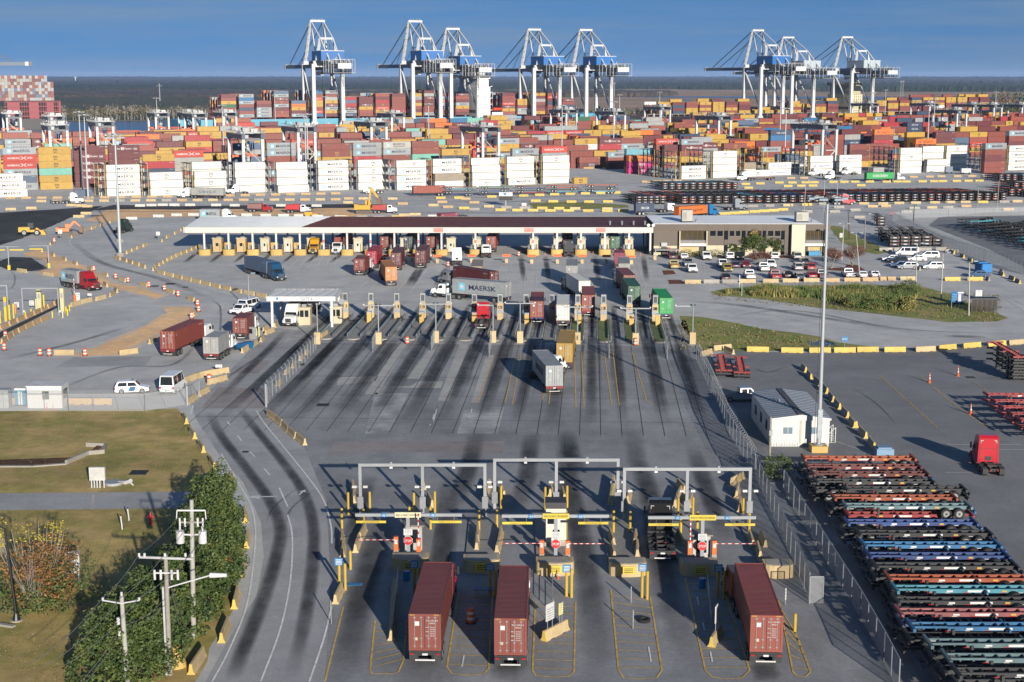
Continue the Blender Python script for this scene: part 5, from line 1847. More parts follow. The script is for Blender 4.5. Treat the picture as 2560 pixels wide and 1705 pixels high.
for i,(c,x,y,w)in enumerate((('M',535,915,3.3),('M',965,925,3.3),('M',1408,940,3.4),('N',410,945,3.3),('N',840,945,3.3),('N',1318,955,2.6))):
 p=G(c,x,y)
 mm=planter(w,1.3,1.2,CREAMC)
 o=mm.build('planter',loc=p+Vector((0,.85,0)))
 tag(o,f"rounded cream concrete island nose, {ORD[i]} from the curved road at the lower gates",'island nose','cream island noses at the lower gates')
 if i<5:
  m=MB()
  m.box(-.55,.55,-.90,-.84,.35,1.05,SY)
  for k in range(3):
   m.box(-.4,.4,-.915,-.90,.48+k*.17,.54+k*.17,BLK)
  m.build('notice_plate',o)
 k=MB()
 k.box(-w/2+.1,w/2-.1,2.2,17,0,.16,isl)
 struct(k.build('island_kerb',loc=p))
for i,(c,x,y,kind,xe,ye)in enumerate((('M',457,838,'L',218,765),('M',592,850,'U',594,555),('M',1327,860,'L',1090,783),('M',1482,862,'R',1697,788),('N',775,862,'U',775,595),('N',920,862,'R',1165,803))):
 p=G(c,x,y)
 t=thing('boom_gate',['striped barrier arm lowered across the lane nearest the curved road','raised barrier arm beside the first STOP sign','striped barrier arm lowered left of the middle STOP sign','striped barrier arm lowered right of the middle STOP sign','raised barrier arm beside the black empty truck','striped barrier arm lowered in front of the orange truck'][i],'barrier arm',p,0,'barrier arms on orange posts')
 m=MB()
 m.box(-.2,.2,-.2,.2,.95,2.25,ORG)
 m.box(-.24,.24,-.24,.24,0.9,.95,GRYC)
 m.box(-.22,.22,-.22,.22,0,.9,GRYC)
 m.box(-.12,.12,-.21,-.2,1.6,2.0,WHT)
 m.build('post',t)
 m=MB()
 if kind=='U':
  h=ztop(p,c,ye)
  for k in range(10):
   m.box(-.05,.05,-.28,-.22,1.9+(h-1.9)*k/10,1.9+(h-1.9)*(k+1)/10,SRED if k%2 else WHT)
 else:
  X=at_depth(c,xe,ye,p.y).x-p.x
  for k in range(12):
   a,b=X*k/12,X*(k+1)/12
   m.box(min(a,b),max(a,b),-.29,-.24,2.0,2.06,SRED if k%2 else WHT)
 m.build('arm',t)
BOL=[('M',117,1005,850,1),('M',152,1018,862,0),('M',183,895,785,0),('M',1475,1055,890,1),('M',1505,1062,895,0),('N',490,1062,885,1),('N',521,1073,908,0),('N',942,1062,888,1),('N',979,1072,905,0),('M',565,1040,865,1),('M',593,1050,890,0),('M',1018,1052,885,1),('M',1050,1060,900,0),('M',170,568,435,0),('M',299,552,432,0),('M',563,555,438,0),('M',688,560,430,0),('M',132,650,530,0),('M',262,655,535,0),('M',536,640,522,0),('M',662,662,520,0),('M',1084,528,395,0),('M',1348,540,403,0),('M',1479,522,395,0),('M',952,665,545,0),('M',1059,648,540,0),('N',42,525,395,0),('N',706,590,470,0),('N',795,570,465,0),('N',320,680,545,0),('N',419,680,548,0),('N',722,685,560,0),('N',821,685,550,0),('N',1095,560,470,0),('N',1131,680,560,0),('N',1405,1268,1162,0)]
bm0=None
for i,(c,x,y,yt,sg)in enumerate(BOL):
 p=G(c,x,y)
 h=ztop(p,c,yt)
 m=MB()
 m.cyl((0,0,0),(0,0,h),.13,YEL,n=10)
 m.cyl((0,0,h),(0,0,h+.06),.13,YEL,.05,10)
 o=m.build('bollard',loc=p)
 near='upper gate gantries' if y<700 else 'lower lane ends'
 tag(o,f"tall yellow bollard {'with a blue plate' if sg else 'without a plate'}, {ORD[sum(1 for q in BOL[:i] if (q[2] < 700) == (y < 700) and q[4] == sg)]} of those by the {near}",'bollard','yellow bollards at the lower gates')
 if sg:
  m=MB()
  m.box(-.36,.36,-.2,-.14,h-.25,h+.42,SB)
  for k in range(4):
   m.box(-.26,.26,-.215,-.2,h-.15+k*.13,h-.09+k*.13,WHT)
  m.box(-.06,.06,-.14,-.05,h-.1,h+.1,SB)
  m.build('plate',o)
p=G('M',1412,762)
t=thing('guard_booth','tall narrow cream booth behind the middle STOP sign','booth',p)
m=MB()
hb=ztop(p,'M',530)
m.box(-.95,.95,0,1.8,.5,hb,pm('booth ivory',(.75,.72,.60),.5,0,.05))
m.box(-1.1,1.1,-.1,1.9,0,.5,GRYC)
m.box(-1.0,1.0,-.1,1.9,hb,hb+.6,pm('booth dark roof',(.05,.05,.055),.6))
m.build('walls',t)
m=MB()
m.box(-.3,.35,-.05,0,1.1,1.75,glass())
m.box(-.8,-.2,-.05,0,hb-1.5,hb-.5,glass())
m.box(.98,1.06,.0,.1,.6,hb-.2,YEL)
m.build('window',t)
for c,x,y,lab in(('M',560,790,'small grey booth beside the first STOP sign'),('N',845,850,'small grey booth behind the third STOP sign')):
 p=G(c,x,y)
 t=thing('guard_booth',lab,'booth',p)
 m=MB()
 m.box(-.8,.8,0,1.5,0,2.5,pm('booth pale grey',(.5,.5,.48),.5))
 m.box(-1.0,1.0,-.2,1.7,2.5,2.65,pm('booth roof brownish',(.25,.22,.18),.6))
 m.build('walls',t)
 m=MB()
 m.box(-.45,.45,-.05,0,.9,2.2,glass())
 m.build('window',t)
 # SCALE LANES: pedestals, rails, T poles
pg=pm('pedestal grey',(.42,.43,.43),.5)
def rail_mesh(L,lt):
 m=MB()
 n=11
 for i in range(n+1):
  y=-L*i/n
  m.box(-.06,.06,y-.06,y+.06,0,.75,GPAINT)
 m.beam((0,.2,.68),(0,-L-.2,.68),.07,.32,pm('guard rail light',(.30,.42,.48),.5,0,.2)if lt else pm('guard rail steel',(.34,.36,.38),.5,.3,.2))
 return m
rl={}
ped0=None
kerb0=None
for i,P0 in enumerate(PED):
 isl_n=f"{ORD[i]} weigh lane island from the small gate"
 if ped0 is None:
  t=ped0=thing('lane_pedestal','','lane pedestal')
  m=MB()
  m.box(-.55,.55,-.5,.5,0,3.2,CREAMC)
  m.build('column',t)
  m=MB()
  m.box(-.45,.45,-.4,.4,3.2,4.9,pg)
  m.box(-.3,.3,-.42,-.4,3.5,4.6,pm('reader screen',(.12,.13,.14),.3))
  m.build('reader',t)
  m=MB()
  m.box(-.6,.6,-.65,-.5,1.4,2.0,pg)
  m.build('intercom',t)
 else:
  t=copy_tree(ped0)
 place(t,P0,-LH,f"cream numbered pedestal with grey reader head, {isl_n}",'pedestals on the weigh lanes')
 m=MB()
 m.text(str(13-i),(0,-.51,2.45),(1,0,0),(0,0,1),.8,BLK,'C',.45 if i>3 else .8)
 m.build('number',t)
 for s,lt in((-1.15,i<5),(1.15,False)):
  key=lt
  if key not in rl:
   o=rl[key]=rail_mesh(21.5,lt).build('guard_rail')
  else:
   o=rl[key].copy()
   COL.objects.link(o)
  o.location=P0+LF*1.5+LR*s
  o.rotation_euler.z=-LH
  tag(o,f"{'pale blue' if lt else 'steel'} guard rail, {'near' if s < 0 else 'far'} side of the {isl_n}",'guard rail','guard rails along the weigh lanes')
 k=MB()
 k.box(-1.0,1.0,-21,1.0,.03,.15,(pm('island grass',(.10,.13,.035),.9,0,.3)if i>=9 else isl))
 k.ext([(1.1*math.cos(a),-21.2+1.0*math.sin(a))for a in[math.pi+math.pi*q/8 for q in range(9)]],0,.2,GRYC)
 struct(k.build('island_kerb',loc=P0,rz=-LH))
 if i in(1,3,5,7,9,11,12):
  m=MB()
  m.box(-.4,.4,-.4,.4,0,1.9,YCON)
  m.box(-.42,.42,-.42,.42,1.9,2.15,pg)
  o=m.build('intercom_post',loc=P0-LF*4.6+LR*.3,rz=-LH)
  tag(o,f"short yellow intercom block with grey cap, {isl_n}",'intercom','intercom blocks on the weigh lanes')
tp0=None
for i,(c,x,yb,yt,xa,xb)in enumerate((('E',265,985,718,163,368),('E',657,975,708,555,762),('E',1048,975,715,945,1052),('E',1233,978,703,1131,1335),('E',1625,985,728,1525,1727),('E',2022,990,738,1922,2125),('F',85,985,722,-30,75),('T',2045,800,320,2020,2070))):
 p=G(c,x,yb)
 h=ztop(p,c,yt)
 t=thing('camera_pole',f"T-shaped camera pole on a cream block, {ORD[i] if i < 7 else 'the one at the small gate fence,'}{' from the small gate along the weigh lanes' if i < 7 else ' with floodlights'}",'camera pole',p,0,'T-shaped poles at the weigh lanes')
 m=MB()
 m.box(-.5,.5,-.45,.45,0,2.0,CREAMC)
 m.build('footing',t)
 m=MB()
 m.cyl((0,0,2.0),(0,0,h),.11,GAL,n=8)
 m.build('pole',t)
 m=MB()
 X0,X1=at_depth(c,xa,yt,p.y).x-p.x,at_depth(c,xb,yt,p.y).x-p.x
 m.box(X0,X1,-.07,.07,h-.2,h-.02,GAL)
 for q in(X0,X1,-.3,.3):
  m.box(q-.12,q+.12,-.25,.2,h-.02,h+.16,WHT if abs(q)>.5 else DRK)
 m.build('crossarm',t)
 # TRUCKS
LED=pm('tail lamp red',(.55,.015,.015),.3)
HLM=pm('headlamp glass',(.75,.77,.8),.12)
CHR=pm('chrome',(.62,.63,.65),.18,.9,.05)
PLAS=pm('black plastic',(.02,.02,.022),.5)
FLAP=pm('mud flap',(.035,.035,.038),.7)
def wheel_obj(parent,x0,x1,y,r=.52,rims=True,z=None):
 """a wheel (or a dual pair): tyre with its rim as a sub-part on the outer face"""
 m=MB()
 z=r if z is None else z
 n=14
 m.cyl((x0,y,z),(x1,y,z),r,RUB,n=n)
 w=m.build('wheel',parent)
 out=x1 if abs(x1)>abs(x0)else x0
 s=1 if out>0 else-1
 m=MB()
 m.cyl((out-s*.02,y,z),(out+s*.012,y,z),r*.60,RIM,n=n)
 m.cyl((out+s*.012,y,z),(out+s*.03,y,z),r*.22,PLAS,n=8)
 m.build('rim',w)
 return w
def tractor(kind,paint,back_h=None):
 """road tractor, origin on the ground under its fifth wheel, nose towards +Y"""
 t=thing('road_tractor','','truck')
 m=MB()
 day=kind in('day','dayfair')
 yb=2.75 if day else 1.75
 zr=2.85 if kind=='day' else(3.75 if kind=='sleeper' else(2.95 if kind=='low' else 2.85))
 if kind=='sleeper':
  prof=[(yb,.95),(yb,3.65),(yb+.35,3.92),(3.1,3.86),(3.75,3.45),(4.05,2.85),(4.62,1.98),(4.62,.95)]
 else:
  prof=[(yb,.95),(yb,zr-.1),(yb+.2,zr),(4.0,zr),(4.15,zr-.1),(4.62,1.98),(4.62,.95)]
 m.prism(prof,-1.17,1.17,paint,taper=lambda y,z:1.0 if z<2.2 else 1-.09*(z-2.2)/1.7)
 m.prism([(4.60,1.0),(4.60,1.98),(5.6,1.86),(6.15,1.66),(6.32,1.2),(6.3,.78),(5.5,.72)],-.92,.92,paint,taper=lambda y,z:1.0 if y<5 else 1-.08*(y-5))
 for s in(-1,1):
  m.prism([(4.45,.95),(4.62,1.25),(5.0,1.38),(5.45,1.3),(5.75,1.0),(5.72,.8),(5.55,.8),(5.45,1.0),(5.05,1.12),(4.7,1.0)],min(s*.8,s*1.22),max(s*.8,s*1.22),paint)
  m.box(min(s*.75,s*1.15),max(s*.75,s*1.15),2.2 if day else 1.9,4.5,.45,.95,paint if not day else PLAS)
 if kind=='dayfair':
  m.prism([(2.75,2.8),(2.75,3.75),(3.0,3.72),(4.0,2.85)],-1.0,1.0,paint)
 m.build('cab',t)
 if kind=='sleeper':
  m=MB()
  for s in(-1,1):
   m.box(min(s*.93,s*.97),max(s*.93,s*.97),yb-.015,yb,1.0,3.6,PLAS)
   m.box(min(s*.6,s*.9),max(s*.6,s*.9),yb-.02,yb,3.38,3.43,WHT)
   m.box(min(s*.86,s*.9),max(s*.86,s*.9),yb-.02,yb,3.1,3.38,WHT)
  m.box(-.9,.9,yb-.015,yb,2.45,2.49,PLAS)
  m.box(-.35,.35,yb-.03,yb,1.1,1.6,PLAS)
  m.build('rear_panel',t)
 m=MB()
 a,b=((4.02,2.82),(4.6,2.0))if kind=='sleeper' else((4.15,zr-.12),(4.61,2.02))
 m.poly([(-.95,a[0]+.03,a[1]),(.95,a[0]+.03,a[1]),(1.05,b[0]+.03,b[1]),(-1.05,b[0]+.03,b[1])],glass())
 m.build('windscreen',t)
 for s in(-1,1):
  m=MB()
  m.poly([(s*1.178,3.35,2.0),(s*1.178,4.35,1.95),(s*1.15,4.1,2.5),(s*1.14,3.35,2.6)],glass())
  if day:
   pass
  m.build('side_window',t)
 if day:
  m=MB()
  m.box(-.75,.75,yb-.02,yb+.02,1.95,2.5,glass())
  m.build('rear_window',t)
 m=MB()
 m.box(-.55,.55,6.2,6.34,.85,1.6,CHR)
 for k in range(6):
  m.box(-.5,.5,6.34,6.355,.9+k*.11,.95+k*.11,PLAS)
 m.build('grille',t)
 m=MB()
 m.box(-1.15,1.15,5.95,6.38,.38,.78,PLAS if kind=='sleeper' else CHR)
 m.box(-.25,.25,6.38,6.39,.48,.62,WHT)
 m.build('bumper',t)
 for s in(-1,1):
  m=MB()
  m.box(min(s*.62,s*1.05),max(s*.62,s*1.05),5.9,6.3,.85,1.12,HLM)
  m.build('headlight',t)
  m=MB()
  m.box(min(s*1.32,s*1.5),max(s*1.32,s*1.5),4.3,4.42,1.9,2.6,PLAS)
  m.beam((s*1.15,4.3,2.2),(s*1.35,4.35,2.2),.05,.05,PLAS)
  m.build('mirror',t)
  m=MB()
  m.cyl((s*.92,1.9 if not day else 1.6,.72),(s*.92,3.4,.72),.32,CHR if day else PLAS,n=10)
  m.build('fuel_tank',t)
 m=MB()
 for s in(-1,1):
  m.box(min(s*.36,s*.46),max(s*.36,s*.46),-1.5,5.9,.72,.98,DRK)
 for y in(-1.4,-.1,1.2):
  m.box(-.4,.4,y,y+.12,.75,.95,DRK)
 m.box(-.5,.5,-.45,.45,.98,1.12,DRK)
 for y in(-.65,.65):
  m.box(-1.0,1.0,y-.08,y+.08,.45,.6,DRK)
 for s in(-1,1):
  m.box(min(s*.62,s*1.2),max(s*.62,s*1.2),-1.42,-1.38,.35,.95,FLAP)
  m.box(min(s*.3,s*.45),max(s*.3,s*.45),-1.56,-1.5,.75,.9,LED)
 m.build('frame',t)
 if day or kind=='low':
  for s in(-1,1):
   m=MB()
   m.cyl((s*.95,yb-.18,1.0),(s*.95,yb-.18,zr+.75),.08,CHR,n=8)
   m.build('exhaust_stack',t)
 for y in(-.65,.65):
  for s in(-1,1):
   wheel_obj(t,s*.68,s*1.24,y)
 for s in(-1,1):
  wheel_obj(t,s*.88,s*1.2,5.05)
 return t
def chassis(L,paint,near=True):
 """skeletal container trailer, origin under its kingpin, nose towards +Y"""
 t=thing('skeletal_trailer','','trailer')
 e=.9-L
 m=MB()
 for s in(-1,1):
  m.box(min(s*.42,s*.52),max(s*.42,s*.52),e+.1,-2.2,.82,1.12,paint)
  m.box(min(s*.38,s*.48),max(s*.38,s*.48),-2.4,.8,1.02,1.16,paint)
 k=0
 y=e+.9
 while y<.3:
  m.box(-.5,.5,y,y+.1,.9,1.1,paint)
  y+=1.25
 for y in(e,.72):
  m.box(-1.2,1.2,y,y+.2,.98,1.2,paint)
  for s in(-1,1):
   m.box(min(s*1.0,s*1.22),max(s*1.0,s*1.22),y,y+.2,1.2,1.23,DRK)
 for y in(e+1.3,e+2.55):
  m.box(-1.0,1.0,y-.08,y+.08,.45,.6,DRK)
 m.box(-1.2,1.2,e-.06,e,.92,1.06,paint)
 m.box(-.75,.75,e-.04,e+.04,.45,.55,WHT)
 for s in(-1,1):
  m.box(min(s*.5,s*.58),max(s*.5,s*.58),e,e+.06,.5,.95,paint)
  m.box(min(s*.62,s*1.2),max(s*.62,s*1.2),e+.1,e+.14,.35,.95,FLAP)
 m.build('frame',t)
 m=MB()
 for s in(-1,1):
  m.box(min(s*.85,s*1.15),max(s*.85,s*1.15),e-.08,e-.06,.94,1.04,LED)
 m.box(-.2,.2,e-.08,e-.06,.9,1.05,WHT)
 m.build('tail_lights',t)
 for s in(-1,1):
  m=MB()
  m.box(min(s*.55,s*.7),max(s*.55,s*.7),-2.75,-2.6,.3,1.0,DRK)
  m.box(min(s*.5,s*.75),max(s*.5,s*.75),-2.8,-2.55,.25,.3,DRK)
  m.build('landing_leg',t)
 for y in(e+1.3,e+2.55):
  for s in(-1,1):
   wheel_obj(t,s*.68,s*1.22,y)
 return t
PT_=dict(white=pm('truck white',(.74,.74,.73),.35,0,.04,.5,coat=.4),red=pm('truck red',(.42,.012,.018),.3,0,.06,.5,coat=.5),brightred=pm('truck bright red',(.58,.015,.03),.3,0,.06,.5,coat=.5),orange=pm('truck orange',(.62,.12,.03),.35,0,.06,.5,coat=.4),black=pm('truck black',(.012,.012,.014),.3,0,.1,.5,coat=.5),blue=pm('truck blue',(.02,.10,.22),.3,.2,.06,.5,coat=.5),skyblue=pm('truck sky blue',(.02,.20,.48),.35,0,.06,.5,coat=.4),green=pm('truck dark green',(.01,.035,.025),.3,0,.1,.5,coat=.5),grey=pm('truck grey',(.30,.32,.35),.35,.1,.06,.5,coat=.3),dark=pm('truck charcoal',(.06,.065,.075),.35,.1,.08,.5,coat=.3),yellow=pm('truck yellow',(.70,.36,.02),.35,0,.05,.5,coat=.4),silver=pm('truck silver',(.36,.42,.50),.3,.3,.05,.5,coat=.3))
CHP=dict(black=DRK,red=pm('trailer red',(.30,.025,.028),.6,0,.25,1.0,dirt=.35),orange=pm('trailer orange',(.40,.085,.03),.65,0,.3,1.0,dirt=.5),maroon=pm('trailer maroon',(.15,.03,.025),.65,0,.3,1.0,dirt=.4),blue=pm('trailer blue',(.018,.06,.22),.6,0,.3,1.0,dirt=.35),sky=pm('trailer bright blue',(.02,.15,.34),.6,0,.3,1.0,dirt=.35),cyan=pm('trailer cyan',(.07,.32,.42),.6,0,.3,1.0,dirt=.35),teal=pm('trailer grey teal',(.11,.19,.21),.6,0,.3,1.0,dirt=.4),pink=pm('trailer faded red',(.33,.10,.105),.6,0,.3,1.0,dirt=.4),navy=pm('trailer navy',(.03,.045,.12),.5,0,.2,1.0,dirt=.2),green=pm('trailer green',(.02,.12,.06),.5,0,.2,1.0,dirt=.2))
_tp,_cp2={},{}
def get_tractor(kind,col):
 if(kind,col)not in _tp:
  _tp[(kind,col)]=tractor(kind,PT_[col])
  return _tp[(kind,col)]
 return copy_tree(_tp[(kind,col)])
def get_chassis(L,col):
 if(L,col)not in _cp2:
  _cp2[(L,col)]=chassis(L,CHP[col])
  return _cp2[(L,col)]
 return copy_tree(_cp2[(L,col)])
def rig(c,rear,front,style,L,trac,where,ch='black',H=2.9,side=None,turn=0,detail=1,dz=1.24,anchor='rear',kind='box'):
 """container on its trailer behind a tractor. rear/front: roof points (in crop c) at the middle of each end, or along one top edge when side is given"""
 z=dz+H
 a,b=G(c,*rear,z),G(c,*front,z)
 h=head(a,b)
 f,r=fwd(h),rgt(h)
 if side:
  off=-r*1.22 if side=='R' else r*1.22
  a,b=a+off,b+off
 if anchor=='front':
  a=b-f*L
 elif anchor=='mid':
  a=(a+b)/2-f*L/2
 ctr=a+f*L/2
 col=CNAME[style]
 put_container(style,(ctr.x,ctr.y,dz),-h,f"{col} container loaded on a truck, {where}",L,H,detail,'containers on trucks')
 kp=a+f*(L-.9)
 kp.z=0
 o=get_chassis(12.19 if L>8 else 6.06,ch)
 place(o,kp,-h,f"{ch} skeletal trailer under the {col} container, {where}",'trailers under truck loads')
 if trac:
  kd,tc_=trac
  o=get_tractor(kd,tc_)
  ht=h+R(turn)
  place(o,kp,-ht,f"{tc_} road tractor pulling the {col} container, {where}",'road tractors with loads')
 return kp,h
def bob(c,rear,front,kd,col,where,chL=None,ch='black'):
 """tractor without a load; rear and front are ground points"""
 a,b=G(c,*rear),G(c,*front)
 h=head(a,b)
 a.z=0
 if chL:
  kp=a+fwd(h)*(chL-.9)
  o=get_chassis(chL,ch)
  place(o,kp,-h,f"empty {ch} skeletal trailer behind the {col} tractor, {where}",'empty trailers behind tractors')
 else:
  kp=a+fwd(h)*1.55
 o=get_tractor(kd,col)
 place(o,kp,-h,f"{col} road tractor {'with an empty trailer' if chL else 'without a trailer'}, {where}",'road tractors without loads')
rig('M',(626,1162),(704,862),'oxide',12.19,('low','brightred'),'lower gate lane nearest the curved road',detail=2)
rig('M',(1140,1188),(1163,885),'oxide',12.19,('low','white'),'lower gate lane before the middle STOP sign',detail=2)
rig('N',(1240,1170),(1140,872),'brick',12.19,('low','orange'),'lower gate lane nearest the fence',detail=2,turn=-6)
bob('N',(614,858),(588,640),'sleeper','black','passing between the lower gate islands',6.06)
rig('R',(1787,735),(1593,520),'maersk',12.19,('low','white'),'just below the weigh lanes',ch='red',detail=2,turn=38)
rig('R',(1924,430),(1968,244),'ochre',12.19,('low','black'),'leaving the weigh lanes by the T pole',detail=2)
rig('P',(2172,802),(1515,749),'maersk',12.19,('day','white'),'crossing in front of the weigh lanes',ch='navy',side='L',detail=2,anchor='mid')
rig('P',(1955,650),(1530,584),'maroon',12.19,('day','grey'),'crossing just behind the grey one',side='L',detail=2,anchor='mid')
bob('P',(1880,1458),(1930,1270),'sleeper','brightred','in the seventh weigh lane',6.06)
rig('Q',(290,1060),(295,928),'brick',12.19,('low','white'),'in the weigh lane, blue rear plate',ch='blue',detail=2)
rig('Q',(645,1102),(650,962),'white',12.19,('low','white'),'weigh lane past the blue plate',detail=2)
rig('Q',(992,975),(986,868),'brick',12.19,('low','black'),'in the weigh lane next to pedestal 3',ch='red',detail=2)
rig('Q',(940,775),(768,668),'white',12.19,('low','dark'),'turning above the weigh lanes',detail=2)
rig('Q',(766,572),(765,466),'lgrey',12.19,None,'queueing behind the charcoal tractor',detail=2)
bob('Q',(725,455),(722,400),'sleeper','dark','waiting below the gate canopy')
rig('Q',(1556,702),(1455,603),'oxide',12.19,('low','white'),'behind the dark green load',detail=2)
rig('Q',(1625,852),(1550,752),'green',12.19,('low','black'),'above pedestal 2',detail=2)
rig('Q',(2060,1014),(1975,904),'bgreen',12.19,('sleeper','black'),'in the last weigh lane at the fence',ch='navy',detail=2)
rig('Q',(1482,542),(1470,455),'lgrey',12.19,None,'behind the rose red load at the canopy',H=2.6)
rig('Q',(1420,395),(1415,340),'rose',6.06,('low','white'),'under the east end of the canopy',H=2.59)
rig('P',(372,374),(460,288),'crim',12.19,('low','skyblue'),'before the canopy, with a blue cab roof',detail=2)
rig('P',(206,478),(258,447),'oxide',6.06,('low','white'),'lowest load before the canopy',H=2.59,detail=2)
rig('P',(645,588),(580,500),'amber',12.19,('low','dark'),'bright orange one before the canopy',detail=2)
rig('P',(709,395),(765,309),'maroon',12.19,('low','white'),'between the orange load and the canopy',detail=2)
rig('P',(1045,366),(1110,282),'maroon',12.19,('low','white'),'beside the orange boards before the canopy',detail=2)
bob('P',(1548,575),(1545,480),'sleeper','white','with a tall roof before the canopy')
rig('P',(1815,580),(1838,468),'tan',12.19,None,'grey roofed, behind the crossing maroon load',H=2.6,ch='maroon')
bob('P',(1945,470),(1948,400),'day','white','day cab one behind the tan load')
for x,y,s,w in((560,168,'oxide','deep under the canopy behind the crimson load'),(880,172,'gunmetal','deep under the middle of the canopy'),(1190,168,'oxide','deep under the canopy by the double post'),(2012,168,'brick','deep under the canopy before the fourth kiosk')):
 a=G('P',x,y,4.14)
 h=R(4)
 b=a+fwd(h)*12
 kp=a+fwd(h)*11.29
 c0=a+fwd(h)*6.1
 put_container(s,(c0.x,c0.y,1.24),-h,f"{CNAME[s]} container on a truck, {w}",12.19,2.9,2,'containers on trucks')
 o=get_chassis(12.19,'black');place(o,(kp.x,kp.y,0),-h,f"black skeletal trailer under a load {w}",'trailers under truck loads')
for x,y,s,w in((1360,172,'bgreen','under the east end of the canopy'),(712,140,'maroon','shaded under the canopy past the charcoal tractor')):
 a=G('Q',x,y,4.14)
 c0=a+fwd(0)*6.1
 put_container('green' if s=='bgreen' else s,(c0.x,c0.y,1.24),0,f"{'green' if s == 'bgreen' else CNAME[s]} container on a truck, {w}",12.19,2.9,2,'containers on trucks')
 o=get_chassis(12.19,'black');place(o,(a.x,a.y+11.29,0),0,f"black skeletal trailer under a load {w}",'trailers under truck loads')
for(x,y),kd,col,box,w in(((1875,588),'sleeper','yellow',None,'coming out of the canopy in the fifth lane'),((2187,588),'day','white','brick','coming out of the canopy in the sixth lane')):
 a=G('S',x,y)
 kp=a+Vector((.4,6.4,0))
 h=R(184)
 o=get_tractor(kd,col);place(o,kp,-h,f"{col} road tractor facing the camera, {w}",'road tractors facing the camera')
 if box:
  c0=kp-fwd(h)*5.2
  put_container(box,(c0.x,c0.y,1.24),-h,f"{CNAME[box]} container behind a white tractor, {w}",12.19,2.59,2,'containers on trucks')
  o=get_chassis(12.19,'black');place(o,kp,-h,f"black skeletal trailer {w}",'trailers under truck loads')
rig('S',(945,607),(1215,676),'slate',12.19,('sleeper','blue'),'driving across the plaza below the canopy',H=2.59,side='R',detail=2,anchor='mid')
rig('X',(825,612),(1075,650),'maersk',6.06,('sleeper','red'),'by the orange dirt strip',H=2.59,side='R',detail=2,anchor='rear')
rig('T',(270,652),(620,507),'brick',12.19,('low','white'),'on the west road past the dirt patch',ch='red',detail=2)
rig('T',(782,722),(918,642),'lgrey',6.06,('day','white'),'short one at the west barriers',H=2.59,ch='red',detail=2)
rig('T',(1125,497),(1205,433),'oxide',6.06,('day','white'),'short one ahead at the west kiosks',H=2.59,detail=2)
a=G('T',1690,606)
kp=a+Vector((1.0,6.3,0))
h=R(188)
o=get_tractor('sleeper','white');place(o,kp,-h,'white road tractor facing the camera under the small gate canopy','road tractors facing the camera')
c0=kp-fwd(h)*5.2
put_container('oxide',(c0.x,c0.y,1.24),-h,'oxide red container on a truck under the small gate canopy',12.19,2.9,2,'containers on trucks')
o=get_chassis(12.19,'black');place(o,kp,-h,'black skeletal trailer under the small gate canopy','trailers under truck loads')
bob('D',(800,232),(885,214),'sleeper','green','by the tall lamp mast on the west road')
rig('A',(1530,1289),(1305,1286),'cosco',12.19,('sleeper','white'),'driving past the white stacks',ch='maroon',H=2.59,side='L',anchor='mid')
bob('A',(1700,1330),(1560,1330),'sleeper','white','behind the white stack driver, by the big yard crane')
rig('A',(1365,1433),(1505,1433),'maersk',6.06,('sleeper','white'),'at the west end behind the canopy',H=2.59,side='R',anchor='mid')
bob('A',(345,1396),(600,1393),'sleeper','white','at the foot of the west lamp mast',6.06,'navy')
bob('B',(300,1324),(150,1326),'sleeper','white','before the eighth white stack')
rig('B',(720,1270),(505,1275),'brick',12.19,None,'parked without a tractor before the white stacks',H=2.59,side='L',anchor='mid')
rig('B',(693,1463),(808,1456),'rose',6.06,('low','dark'),'just behind the brown canopy roof',H=2.59,side='R',anchor='mid')
rig('B',(2022,1392),(2155,1390),'cma',6.06,None,'by the black trailer field',H=2.59,side='R',anchor='mid')
bob('B',(2170,1455),(2310,1450),'low','white','leaving with a flat bed behind the navy load')
rig('Z',(1697,517),(1770,512),'hapag',12.19,('sleeper','skyblue'),'passing behind the office roof',H=2.59,side='R',anchor='mid')
bob('C',(305,1440),(440,1436),'sleeper','grey','beside the trailer field behind the office')
bob('C',(1040,1402),(1200,1402),'sleeper','brightred','in front of the trailer field')
bob('C',(640,1232),(380,1238),'sleeper','white','pulling west past the open racks',12.19,'maroon')
bob('C',(990,1204),(830,1206),'sleeper','white','under the tall grey yard crane')
bob('C',(1090,1228),(960,1232),'sleeper','white','lowest of three near the tall grey yard crane')
bob('C',(1210,1196),(1100,1198),'sleeper','white','before the east white stacks')
rig('C',(1268,1183),(1476,1180),'bgreen',12.19,('dayfair','white'),'on the yard road by the racks',H=2.59,side='R',anchor='mid')
bob('B',(2210,1190),(2090,1196),'sleeper','silver','by the yellow bins at the yard entrance')
bob('O',(1400,345),(1330,262),'sleeper','brightred','alone on the trailer lot')
